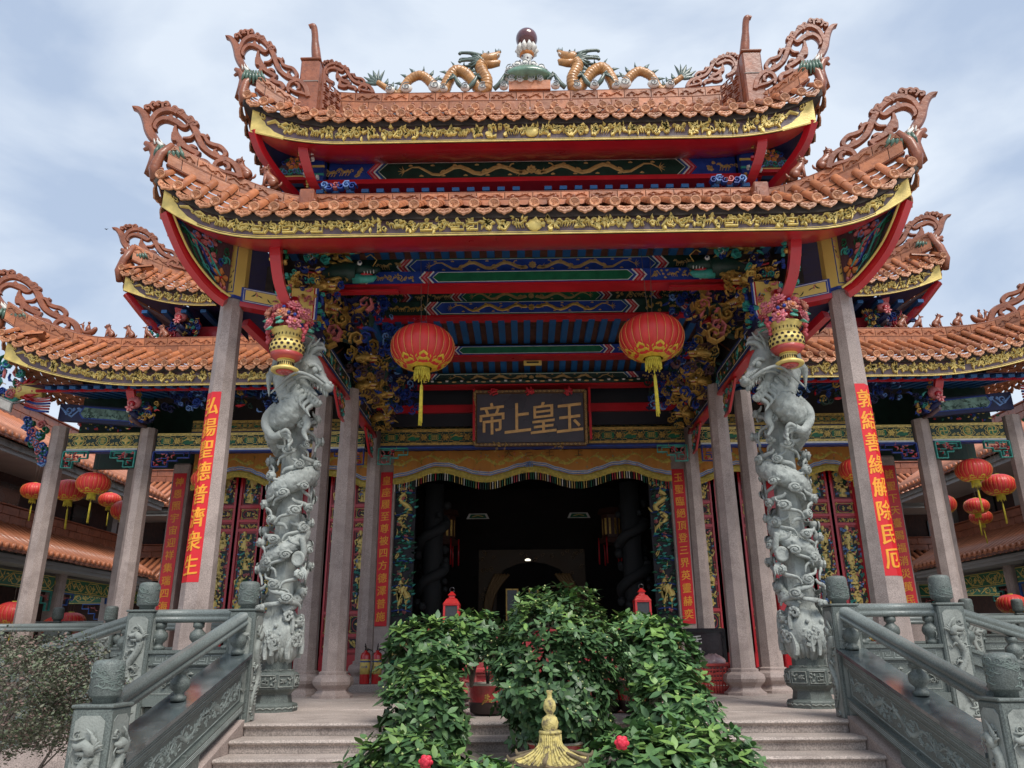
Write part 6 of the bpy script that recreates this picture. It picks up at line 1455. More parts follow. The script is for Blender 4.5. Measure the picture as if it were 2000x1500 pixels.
    for q in range(4): T_([(-.08, -.40, 2.86), (.0 + .02 * q, -.43 + .02 * q, 2.9 - .035 * q), (.05, -.42, 2.86 - .045 * q), (.06, -.40, 2.82 - .05 * q)], [.03, .026, .02, .004], 6)
    T_([(.14, -.26, 3.16), (.22, -.3, 3.0), (.19, -.3, 2.9), (.25, -.3, 2.8)], [.06, .05, .035, .012], 8)
    for k in range(5): h.blob((-.2 + .03 * cos(k * 1.3), -.36, 3.16 + .04 * sin(k * 1.3)), .03, 0, 7, 5)
    T_([(.2, -.12, 1.45), (.27, -.17, 1.6), (.24, -.2, 1.75)], [.045, .04, .035], 8); h.lathe([(.07, -.02), (.085, .0), (.07, .02), (.045, .0)], 16, M=Matrix.Translation((.22, -.22, 1.52)) @ Matrix.Rotation(pi / 2, 4, 'X'))
    for q in range(3): T_([(.24, -.16, 1.44), (.28 + .02 * q, -.2, 1.38), (.26 + .03 * q, -.22, 1.3)], [.025, .02, .003], 6)
    h.build('dragon_claws', DRAG, t, local=True)
    return t
dc = dragon_column()
mirror_copy(dc, 'pale carved stone column wrapped by a coiling dragon, right of the steps, head turned to the left')

# ------------------------------------------------------------------ hanging flower baskets
def flower_basket():
    t = thing('hanging_flower_basket', 'carved and painted basket of pink peonies hanging above the left dragon column', 'flower basket', (-2.78, 7.95, 3.5), 0, 'hanging flower baskets'); t.scale = (1, 1, 1)
    r = random.Random(5); b = MB(); c = (0, 0, 0)
    b.lathe([(0, .012), (.1, .012), (.135, .0), (.155, .015), (.15, .035), (.11, .055), (.085, .065), (.08, .11), (.09, .125)], 24, c)
    b.lathe([(.085, .13), (.12, .155), (.165, .2), (.19, .26), (.188, .31), (.165, .36), (.15, .375)], 24, c); b.lathe([(.13, .37), (.15, .385), (.14, .43), (.185, .47), (.19, .485), (.14, .49)], 24, c)
    bd = b.build('basket', GOLD, t, local=True)
    b = MB(); b.lathe([(.105, .14), (.145, .162), (.182, .205), (.174, .205), (.1, .15)], 24, c); b.build('basket_band', mat('pink_red_band', (.5, .07, .06), .45, var=.2, coat=.3), bd, local=True)
    b = MB()
    for j in range(3):
        for k in range(18):
            a = (k + .5 * (j % 2)) * pi / 9; z = .235 + .045 * j; R = (.186, .192, .183)[j]; f = frame((R * cos(a), R * sin(a), z), (-sin(a), cos(a), 0), (0, 0, 1), (cos(a), sin(a), 0)); pts = [(.019 * cos(q * pi / 3), .017 * sin(q * pi / 3)) for q in range(6)]; b.prism(pts, f, -.002, .0035)
    for k in range(22): a = k * 2 * pi / 22; b.box(-.006, .006, -.004, .004, .4, .43, M=Matrix.Rotation(a, 4, 'Z') @ Matrix.Translation((.144, 0, 0))); b.box(-.006, .006, -.004, .004, .075, .11, M=Matrix.Rotation(a, 4, 'Z') @ Matrix.Translation((.083, 0, 0)))
    b.build('hole_plates', mat('hole_shade_paint', (.03, .015, .01), .8), bd, local=True)  # dark plates on the surface, painted shade in place of open holes
    b = MB(); b.lathe([(0, -.003), (.09, -.003), (.1, .008)], 20, c); 
    for k in range(8): a = k * pi / 4; b.blob((.055 * cos(a), .055 * sin(a), -.003), (.022, .022, .006), 1, 8, 4)
    b.build('basket_foot_flower', [mat('pink_red_band', (.5, .07, .06)), PINK], bd, local=True)
    fl = [mat('peony_pink', (.60, .17, .20), .5, var=.35, vs=22, coat=.2), mat('peony_salmon', (.60, .25, .17), .5, var=.3, vs=22), mat('bud_red', (.48, .07, .09), .5, var=.3, vs=22), BLUE, mat('jade_leaf', (.10, .36, .27), .5, var=.4, vs=16)]
    for k in range(25):
        a = -pi / 2 + r.uniform(-2.2, 2.2); el = r.uniform(-.1, .95); R = .2; c0 = V((R * cos(a) * cos(el) * 1.05, R * sin(a) * cos(el), .56 + .17 * sin(el) + r.uniform(-.05, .1))); n = (V((cos(a) * cos(el), sin(a) * cos(el), sin(el) + .1))).normalized()
        ux = n.cross(V((0, 0, 1))).normalized(); uy = n.cross(ux); m = (0, 1, 0, 1, 2, 0)[k % 6]; b = MB(); rr = r.uniform(.065, .095)
        for ring, (q, op) in enumerate(((7, 1.0), (6, .7), (4, .4))):
            for j in range(q):
                t_ = 2 * pi * j / q + ring * .5; d = ux * cos(t_) + uy * sin(t_)
                b.tube([c0 + d * rr * .15 + n * .0, c0 + d * rr * .6 * op + n * (.012 + .016 * ring), c0 + d * rr * op + n * (.02 + .022 * ring)], [rr * .12, rr * .34, rr * .12], 6, 0, flat=.35, up=tuple(n.cross(d)))
        b.blob(c0 + n * .05, rr * .2, 1, 7, 5); b.build('flower', [fl[m], ORANGE], t, local=True)
    for k in range(14):
        a = -pi / 2 + r.uniform(-2.3, 2.3); c0 = V((.19 * cos(a), .19 * sin(a), r.uniform(.46, .66))); b = MB(); d = V((cos(a), sin(a), r.uniform(-.6, .3))).normalized(); b.tube([c0, c0 + d * .05, c0 + d * .1 + V((0, 0, -.02))], [.012, .045, .006], 6, 0, flat=.3, up=(-sin(a), cos(a), .3)); b.build('leaf', fl[4], t, local=True)
    b = MB()
    for sx in (-1, 1):
        for k in range(12): b.blob((sx * (.2 + .012 * r.uniform(-1, 2)), -.06 + r.uniform(-.04, .04), .62 - .024 * k), r.uniform(.018, .03), 0, 7, 5)
    for k in range(10): b.blob((r.uniform(-.1, .15), -.2 + r.uniform(-.02, .03), .62 + r.uniform(-.1, .1)), .022, 1 if k < 6 else 0, 6, 4)
    b.build('berries', [fl[2], BLUE], t, local=True)['kind'] = 'stuff'
    b = MB(); b.tube([(0, 0, .5), (0, .06, .75), (0, .12, .95)], [.12, .1, .05], 8); b.build('hanger', RED, t, local=True)
    return t
fb = flower_basket(); mirror_copy(fb, 'carved and painted basket of pink peonies hanging above the right dragon column')

# ------------------------------------------------------------------ red silk lanterns
def lantern(R, label, loc, group, Hf=.72, tas=True, cord=.6):
    t = thing('red_lantern', label, 'lantern', loc, RND.uniform(0, .2), group); n = 96; k = 24
    b = MB(); m = 14; P = []
    for i in range(m + 1):
        a = pi * (.09 + .82 * i / m); rr = R * sin(a) ** .82; z = -R * Hf * cos(a)
        for j in range(n): q = (j * k / n) % 1; P.append((rr * cos(2 * pi * j / n) * (1 - .035 * (2 * q - 1) ** 2 * 0 - .03 * (1 - abs(2 * q - 1)) ** 2), rr * sin(2 * pi * j / n) * (1 - .03 * (1 - abs(2 * q - 1)) ** 2), z))
    i0 = b.add(P)
    for i in range(m):
        for j in range(n): a = i0 + i * n; b.q((a + j, a + (j + 1) % n, a + n + (j + 1) % n, a + n + j), 0, True)
    b.build('shade', LANT, t, local=True)
    b = MB()
    for j in range(k):
        a = 2 * pi * (j + .5) / k; pts = []
        for i in range(3, 12): e = pi * (.09 + .82 * i / m); rr = R * sin(e) ** .82 * 1.0; pts.append((rr * cos(a), rr * sin(a), -R * Hf * cos(e)))
        b.tube(pts, R * .008, 4)
    b.build('gold_rib_lines', mat('gold_thread', (.75, .42, .10), .4, metal=.3), t, local=True)
    b = MB()
    for j in range(8):
        a0 = 2 * pi * j / 8
        def f(u, v, h): a = a0 + u; e = pi * (.09 + .82 * v); rr = R * sin(e) ** .82 + h + R * .006; return V((rr * cos(a), rr * sin(a), -(R * Hf + h) * cos(e)))
        for P_, w in (([(-.3, .1), (-.2, .14), (0, .12), (.2, .14), (.3, .1)], .05), ([(-.12, .14), (-.16, .2), (0, .25), (.16, .2), (.12, .14)], .05), ([(-.3, .12), (-.33, .17), (-.26, .2)], .03), ([(.3, .12), (.33, .17), (.26, .2)], .03), ([(-.39, .03), (.39, .03)], .09)): b.rib(P_, w, f, R * .006)
    b.build('gold_cloud_print', mat('lantern_gold', (.66, .42, .035), .45, var=.2, vs=16), t, local=True)
    zb = -R * Hf * cos(pi * .09); b = MB(); b.lathe([(R * .24, zb + .01), (R * .24, zb - R * .08), (R * .22, zb - R * .09)], 20)
    for j in range(26): a = 2 * pi * j / 26; b.tube([(R * .23 * cos(a), R * .23 * sin(a), zb - R * .05), (R * .24 * cos(a), R * .24 * sin(a), zb - R * (.28 + .05 * (j % 3)))], R * .022, 4)
    b.build('collar', TASSEL, t, local=True); b = MB(); b.lathe([(R * .12, -zb - .005), (R * .2, -zb + .0), (R * .18, -zb + R * .05), (0, -zb + R * .05)], 16); b.build('top_cap', TASSEL, t, local=True)
    if tas:
        b = MB(); sw = RND.uniform(-.02, .04); z1 = zb - R * .5
        b.tube([(0, 0, zb), (sw * .5, 0, z1)], R * .012, 5)
        for j in range(7): a = j * .9; b.tube([(sw * .5, 0, z1), (sw * .5 + R * .03 * cos(a), R * .03 * sin(a), z1 - R * .1), (sw + R * .045 * cos(a), R * .045 * sin(a), z1 - R * (1.25 + .08 * (j % 2)))], R * .022, 4)
        b.build('tassel', TASSEL, t, local=True)
    b = MB()
    for sx in (-.05, .05): b.tube([(sx * .5, 0, -zb), (sx * 1.2 * (1 if R > .3 else .6), 0, -zb + cord)], R * .009, 4)
    b.build('cord', BARK, t, local=True)
    return t
lg = 'two large red lanterns hanging in the entrance'
lantern(.385, 'large red silk lantern with gold cloud print, hanging left of the name board', (-1.35, 8.6, 4.03), lg, cord=1.0)
l2 = lantern(.39, 'large red silk lantern with gold cloud print, hanging right of the name board', (1.41, 8.6, 4.12), lg, cord=1.0)
sg = 'small red lanterns under the side roofs'
hl = [(-7.48, 12.8, 3.3, .27, 'bright small red lantern hanging under the left green-and-gold frieze', .62), (-8.95, 14.6, 3.55, .30, 'shaded small red lantern just behind the bright one at the left', .6), (-9.2, 17.2, 3.62, .27, 'dim red lantern low behind the pair at the left porch', .5),
      (-10.0, 18.0, 4.0, .25, 'red lantern half hidden behind the dark square column at the left', .4), (-8.25, 15.5, 3.3, .3, 'red lantern seen between the second and third left columns', .5), (-5.45, 12.6, 3.3, .26, 'red lantern half hidden behind the left front banner column', .6),
      (7.4, 12.8, 3.36, .28, 'bright small red lantern hanging under the right green-and-gold frieze', .56), (9.0, 14.8, 3.5, .3, 'shaded small red lantern overlapping the bright one at the right', .6), (8.2, 15.5, 3.25, .29, 'red lantern half behind the third column on the right', .5),
      (5.35, 12.6, 3.35, .27, 'red lantern peeking from behind the right front banner column', .6), (9.9, 17.2, 3.5, .26, 'dim red lantern low behind the overlapping pair at the right', .5), (10.3, 17.8, 3.35, .24, 'second dim red lantern under the overlapping pair at the right', .5), (-10.3, 15.6, 3.75, .25, 'red lantern hanging before the dark brick wall at the far left', .5),
      (-9.2, 14.0, 1.24, .3, 'red lantern low at the left edge under the side gallery roof', .4), (-9.3, 15.6, 1.05, .3, 'red lantern just above the left rail, half hidden by a stone post', .4), (-8.85, 15.2, 1.12, .28, 'red lantern beside the half-hidden one above the left rail', .4), (8.9, 15.0, 1.3, .26, 'red lantern low behind the right porch columns', .4)]
for x, y, z, R, lab, cd in hl: lantern(R, lab, (x, y, z), sg, cord=cd, Hf=.68)

# ------------------------------------------------------------------ dragons, pearl and figures on the roof
DGO = mat('ochre_glaze_scales', (.46, .22, .07), .4, var=.3, vs=12, bump=.25, coat=.3)
DGR = mat('grey_green_glaze', (.08, .12, .10), .45, var=.4, vs=14, coat=.3)
def ridge_dragon():
    t = thing('ridge_dragon', 'green and ochre glazed dragon on the top ridge, left of the pearl finial', 'roof dragon', (-1.3, 8.85, 7.95), 0, 'pair of ridge dragons'); Yd = 8.85
    P = curve([(-2.05, Yd, 8.17), (-1.9, Yd, 8.05), (-1.78, Yd, 7.96), (-1.72, Yd, 8.0), (-1.62, Yd, 8.2), (-1.46, Yd, 8.28), (-1.32, Yd, 8.16), (-1.22, Yd, 8.0), (-1.14, Yd, 7.98), (-1.08, Yd, 8.16), (-.98, Yd, 8.34), (-.84, Yd, 8.30), (-.72, Yd, 8.14), (-.62, Yd, 8.0), (-.55, Yd - .03, 8.0), (-.54, Yd - .05, 8.14), (-.60, Yd - .05, 8.28), (-.62, Yd - .04, 8.38), (-.58, Yd - .04, 8.44)], 6)
    P = [(x * 1.02 - .05, y, z) for x, y, z in P]; n = len(P); rad = [lerp(.04, .082, min(1, i / n * 2.2)) for i in range(n)]
    def sc(l, a): row = l / .045; k = int(row); fr = row - k; return 1 + .09 * (1 - fr) - .05 * abs(sin(a * 4 + k * 1.57))
    b = MB(); D = []; R_d = []
    for i in range(n - 1):
        for q in range(3): D.append(V(P[i]).lerp(V(P[i + 1]), q / 3)); R_d.append(lerp(rad[i], rad[i + 1], q / 3))
    b.tube(D, R_d, 14, mod=sc, up=(0, 1, 0)); b.build('body', DGO, t)
    b = MB()
    for i in range(4, n - 4, 3):
        p_ = V(P[i]); tan = (V(P[i + 1]) - V(P[i - 1])).normalized(); up = V((-tan.z, 0, tan.x)); up = up if (up.z > 0 or True) else -up
        if tan.x < 0 and False: up = -up
        b.tube([p_ + up * rad[i] * .7 - tan * .02, p_ + up * (rad[i] + .04) - tan * .03, p_ + up * (rad[i] + .10) - tan * .06], [.035, .026, .003], 6, flat=.5)
    for k in range(6): a = 1.2 + k * .36; b.tube(curve([(-2.12, Yd, 8.16), (-2.12 + .1 * cos(a + .2), Yd, 8.16 + .1 * sin(a + .2)), (-2.14 + .24 * cos(a), Yd, 8.16 + .24 * sin(a))], 3), [.03, .036, .04, .036, .03, .015, .004], 6, flat=.5)
    b.build('spines', DGR, t)['kind'] = 'stuff'
    h = MB(); hx, hz = -.62, 8.50
    h.tube([(hx - .1, Yd, hz), (hx, Yd, hz + .04), (hx + .1, Yd, hz + .06), (hx + .17, Yd, hz + .12), (hx + .2, Yd, hz + .17)], [.06, .09, .075, .045, .02], 9, 0); h.tube([(hx - .04, Yd, hz - .05), (hx + .08, Yd, hz - .05), (hx + .18, Yd, hz - .03), (hx + .2, Yd, hz + .01)], [.07, .06, .05, .02], 9, 0)
    h.tube([(hx + .04, Yd, hz), (hx + .13, Yd, hz + .02)], [.045, .03], 7, 3)
    for k in range(6): h.tube([(hx + .08 + .022 * k, Yd - .04, hz + .045 + .012 * k), (hx + .085 + .022 * k, Yd - .042, hz + .005 + .012 * k)], [.011, .002], 4, 2)
    h.blob((hx + .04, Yd - .07, hz + .09), .026, 2, 7, 5); h.blob((hx + .045, Yd - .09, hz + .09), .014, 1, 6, 4)
    for k in range(9):
        a = 2.2 + .32 * k; h.tube(curve([(hx - .04, Yd - .04, hz - .02), (hx - .04 + .12 * cos(a), Yd - .06, hz - .03 + .1 * sin(a)), (hx - .02 + .24 * cos(a), Yd - .05, hz - .02 + .18 * sin(a))], 3), [.035, .034, .03, .026, .02, .012, .004], 6, 1)
    for sy in (0, 1):
        for q in (0, .1): h.tube(curve([(hx - .06, Yd + .05 - .1 * sy, hz + .06 - q), (hx - .2, Yd + .06 - .12 * sy, hz + .1 - q * 1.2), (hx - .34, Yd + .06 - .12 * sy, hz + .11 - q * 1.4), (hx - .37, Yd + .06 - .12 * sy, hz + .085 - q * 1.4)], 3), [.032, .03, .028, .026, .024, .022, .022, .024, .026, .022], 6, 1)
    h.tube([(hx - .02, Yd, hz + .1), (hx - .04, Yd, hz + .2)], [.03, .005], 5, 1)
    for k in range(4): h.tube([(hx + .15 + .02 * k, Yd, hz + .16), (hx + .14 + .025 * k, Yd, hz + .23 - .02 * (k % 2))], [.016, .003], 4, 1)
    h.build('head', [DGO, DGR, WHITE, RED], t)
    h = MB()
    for (x, z, d) in ((-.42, 7.98, 1), (-.98, 7.98, -1), (-.80, 7.98, 1)):
        h.tube(curve([(x - .08 * d, Yd - .05, z), (x, Yd - .08, z + .06), (x + .05 * d, Yd - .08, z + .16), (x + .06 * d, Yd - .08, z + .2)], 3), [.035] * 5 + [.03, .026, .022, .02, .02], 7)
        for q in range(3): h.tube(curve([(x + .06 * d, Yd - .08, z + .2), (x + (.1 + .03 * q) * d, Yd - .09, z + .24 - .05 * q), (x + (.11 + .04 * q) * d, Yd - .09, z + .19 - .07 * q)], 2), [.018, .016, .014, .009, .003], 5)
    h.build('claws', DGR, t)
    h = MB()
    for (x, z, R0) in ((-1.95, 7.98, .07), (-1.72, 8.0, .085), (-1.32, 8.02, .1), (-1.2, 7.98, .06), (-.9, 7.99, .07), (-.65, 7.99, .075), (-.36, 8.0, .065)):
        h.blob((x, Yd - .07, z), (R0, .05, R0 * .8), 0, 10, 6); A, Wd = spiral(0, 0, R0 * .8, 1.6, 1, 1, .014, 13); h.rib(A, Wd, frame((x, Yd - .12, z), (1, 0, 0), (0, 0, 1), (0, -1, 0)), .012, 1)
    h.build('cloud_feet', [WHITE, mat('cloud_grey_line', (.25, .27, .28), .6)], t)['kind'] = 'stuff'
    return t
rd = ridge_dragon(); mirror_copy(rd, 'green and ochre glazed dragon on the top ridge, right of the pearl finial')
t = thing('pearl_finial', 'maroon pearl on a white lotus stem at the centre of the top ridge', 'roof finial', (0, 8.85, 7.93)); b = MB()
b.box(-.29, .29, 8.75, 8.95, 7.93, 8.08); b.build('base_block', TERRA, t)
b = MB(); b.lathe([(.0, .22), (.1, .21), (.25, .14), (.34, .07), (.36, .03), (.34, 0), (.1, -.08), (0, -.1)][::-1], 20, (-.03, 8.83, 8.16), sy=.55); b.build('lotus_leaf', mat('green_lotus_glaze', (.12, .22, .15), .35, var=.35, vs=10, coat=.5), t)
b = MB(); r = random.Random(3)
for x, z, R0 in ((-.24, 8.27, .08), (-.14, 8.34, .09), (.08, 8.34, .09), (.19, 8.28, .085), (-.03, 8.36, .09), (-.22, 8.1, .06), (-.1, 8.1, .07), (.05, 8.1, .07), (.18, 8.1, .06), (-.27, 8.19, .06), (.24, 8.2, .06)):
    b.blob((x - .03, 8.8, z), (R0, .07, R0), 0, 10, 6); A, Wd = spiral(0, 0, R0 * .8, 1.5, r.random() * 6, 1, .014, 13); b.rib(A, Wd, frame((x - .03, 8.72, z), (1, 0, 0), (0, 0, 1), (0, -1, 0)), .012, 1)
b.build('cloud_scrolls', [WHITE, mat('cloud_grey_line', (.25, .27, .28), .6)], t)
b = MB(); b.lathe([(.07, 0), (.06, .08), (.055, .14), (.085, .18)], 14, (-.03, 8.83, 8.36), 0); b.lathe([(.06, 0), (.1, .03), (.105, .06), (.08, .1)], 14, (-.03, 8.83, 8.53), 1)
for k in range(10): a = k * pi / 5; b.tube([(-.03 + .07 * cos(a), 8.83 + .07 * sin(a), 8.58), (-.03 + .13 * cos(a), 8.83 + .13 * sin(a), 8.66), (-.03 + .11 * cos(a), 8.83 + .11 * sin(a), 8.76)], [.02, .045, .008], 6, 0)
for k in range(8): a = k * .8; b.blob((-.03 + .1 * cos(a), 8.83 + .1 * sin(a), 8.45 + .03 * (k % 3)), .016, 2, 6, 4)
b.build('lotus_stem', [WHITE, ORANGE, MAROON], t)
b = MB(); b.blob((-.03, 8.83, 8.87), .155, 0, 28, 18); b.build('pearl', mat('maroon_glazed_pearl', (.12, .03, .035), .2, var=.15, coat=.8), t)

def beast_figure(kind, seed, H=.26):
    b = MB(); r = random.Random(seed); s = H
    if kind == 'rider':
        b.tube(curve([(-.55 * s, 0, .62 * s), (-.38 * s, 0, .32 * s), (-.1 * s, 0, .2 * s), (.22 * s, 0, .25 * s), (.36 * s, 0, .5 * s), (.4 * s, 0, .78 * s), (.5 * s, 0, .9 * s)], 4), [.06 * s, .14 * s, .18 * s, .2 * s, .22 * s, .24 * s, .24 * s, .24 * s, .23 * s, .22 * s, .2 * s, .18 * s, .15 * s, .13 * s, .11 * s, .1 * s, .1 * s, .09 * s, .09 * s, .1 * s, .11 * s, .1 * s, .08 * s, .06 * s, .03 * s], 9, flat=.8)
        b.tube([(.48 * s, 0, .86 * s), (.62 * s, 0, .82 * s)], [.05 * s, .01], 5); b.tube([(.4 * s, 0, .9 * s), (.36 * s, 0, 1.02 * s)], [.04 * s, .01], 5)
        b.tube([(-.02 * s, 0, .3 * s), (0, 0, .6 * s), (0, 0, .82 * s)], [.2 * s, .14 * s, .07 * s], 8); b.blob((0, 0, .94 * s), .1 * s, 0, 8, 6); b.tube([(.05 * s, 0, .65 * s), (.18 * s, 0, .55 * s)], [.06 * s, .05 * s], 6)
        b.box(-.3 * s, .3 * s, -.12 * s, .12 * s, 0, .06 * s)
    elif kind == 'bird':
        b.tube(curve([(-.5 * s, 0, .06 * s), (-.2 * s, 0, .3 * s), (.02 * s, 0, .5 * s), (.08 * s, 0, .74 * s), (.14 * s, 0, .86 * s)], 4), [.05 * s, .07 * s, .09 * s, .12 * s, .15 * s, .17 * s, .18 * s, .18 * s, .16 * s, .14 * s, .12 * s, .1 * s, .09 * s, .09 * s, .1 * s, .1 * s, .08 * s], 8)
        b.tube([(.18 * s, 0, .86 * s), (.34 * s, 0, .84 * s)], [.05 * s, .01], 5); b.tube([(.1 * s, 0, .92 * s), (.04 * s, 0, 1.04 * s)], [.04 * s, .01], 5)
        for k in (-1, 1): b.tube([(.04 * s, .08 * s * k, .35 * s), (.06 * s, .1 * s * k, 0)], [.07 * s, .05 * s], 6)
    else:
        long = kind == 'hound'
        b.tube(curve([(-.26 * s, 0, .16 * s), (-.14 * s, 0, .32 * s), (.04 * s, 0, .5 * s), (.12 * s, 0, .68 * s), (.16 * s, 0, .82 * s)], 4), [.13 * s, .16 * s, .18 * s, .19 * s, .2 * s, .2 * s, .2 * s, .2 * s, .19 * s, .18 * s, .17 * s, .16 * s, .15 * s, .14 * s, .14 * s, .14 * s, .13 * s], 10)
        b.blob((.2 * s, 0, .86 * s), (.16 * s, .14 * s, .14 * s), 0, 9, 6); b.tube([(.24 * s, 0, .84 * s), (.42 * s if not long else .5 * s, 0, .82 * s)], [.1 * s, .06 * s if not long else .04 * s], 7); b.tube([(.24 * s, 0, .77 * s), (.36 * s, 0, .73 * s)], [.07 * s, .04 * s], 6)
        for k in (-1, 1):
            b.tube([(.1 * s, .09 * s * k, .93 * s), (.06 * s, .13 * s * k, 1.02 * s)], [.05 * s, .015 * s], 5); b.blob((.28 * s, .08 * s * k, .92 * s), .03 * s, 0, 6, 4)
            b.tube([(.12 * s, .11 * s * k, .52 * s), (.16 * s, .12 * s * k, .25 * s), (.17 * s, .12 * s * k, .06 * s)], [.09 * s, .06 * s, .055 * s], 7); b.blob((.21 * s, .12 * s * k, .04 * s), (.08 * s, .06 * s, .045 * s), 0, 7, 4)
            b.blob((-.16 * s, .14 * s * k, .18 * s), (.18 * s, .09 * s, .17 * s), 0, 8, 5); b.blob((.0, .15 * s * k, .04 * s), (.12 * s, .055 * s, .045 * s), 0, 7, 4)
        if not long:
            for k in range(9): a = k * .7; b.blob((.1 * s, .14 * s * cos(a), .8 * s + .14 * s * sin(a)), .055 * s, 0, 6, 4)
        b.tube(curve([(-.36 * s, 0, .1 * s), (-.46 * s, 0, .14 * s), (-.5 * s, 0, .28 * s)], 3), [.05 * s, .05 * s, .05 * s, .05 * s, .05 * s, .04 * s, .02 * s], 6)
    return b
def put_figure(kind, loc, face, label, group, H=.26, seed=1):
    o = beast_figure(kind, seed, H).build('ridge_figure', TERRAR); o.location = loc; o.rotation_euler = (0, 0, 0 if face > 0 else pi); tag(o, label, 'roof figure', group)
for s, sd in ((-1, 'left'), (1, 'right')):
    put_figure('lion', (s * 3.42, 7.72, 5.83), s, f'glazed sitting lion next to the big scroll finial on the {sd} lower roof ridge', 'glazed lions on the pavilion roof', .30); put_figure('lion', (s * 3.13, 7.80, 5.77), s, f'glazed sitting lion nearest the pavilion wall on the {sd} lower roof ridge', 'glazed lions on the pavilion roof', .30)
    for k, (x, y, z, kd, lb) in enumerate(((7.72, 12.24, 5.79, 'rider', 'bird with a small rider, outermost of the figures'), (7.38, 12.33, 5.78, 'lion', 'sitting lion beside the bird rider'), (7.06, 12.40, 5.79, 'hound', 'long-snouted hound in the middle of the row'), (6.78, 12.44, 5.80, 'bird', 'slim crested bird'), (6.5, 12.48, 5.82, 'lion', 'maned lion nearest the upper eave, innermost'))):
        put_figure(kd, (s * x, y, z), s, f'glazed {lb} on the {sd} hall roof ridge', f'row of glazed figures on the {sd} hall roof', .26)

# ================================================================== side galleries and the yard behind
def brick_mat():
    m = bpy.data.materials.new('dark_brick'); m.use_nodes = True; t = m.node_tree; b = t.nodes['Principled BSDF']
    tc = t.nodes.new('ShaderNodeTexCoord'); mp_ = t.nodes.new('ShaderNodeMapping'); mp_.inputs['Rotation'].default_value = (pi / 2, 0, pi / 2)
    br = t.nodes.new('ShaderNodeTexBrick'); br.inputs['Color1'].default_value = (.07, .028, .022, 1); br.inputs['Color2'].default_value = (.045, .02, .018, 1); br.inputs['Mortar'].default_value = (.03, .024, .022, 1)
    br.inputs['Scale'].default_value = 4.2; br.inputs['Mortar Size'].default_value = .02; t.links.new(tc.outputs['Object'], mp_.inputs['Vector']); t.links.new(mp_.outputs['Vector'], br.inputs['Vector']); t.links.new(br.outputs['Color'], b.inputs['Base Color']); b.inputs['Roughness'].default_value = .8
    return m
BRICKM = brick_mat()
TG = mat('gallery_orange_glaze', (.48, .175, .085), .42, var=.22, vs=2.5, bump=.2, bs=9, coat=.2, rnd=.14); TGD = mat('gallery_trough_shade', (.17, .06, .035), .6, var=.3, vs=6)  # trough colour darkened to stand for shade between the tile rows
CONC = mat('weathered_concrete', (.24, .24, .22), .85, var=.3, vs=1.5, bump=.2, col2=(.12, .125, .11))
PLAST = mat('grey_plaster', (.30, .30, .29), .8, var=.12, vs=1.5)
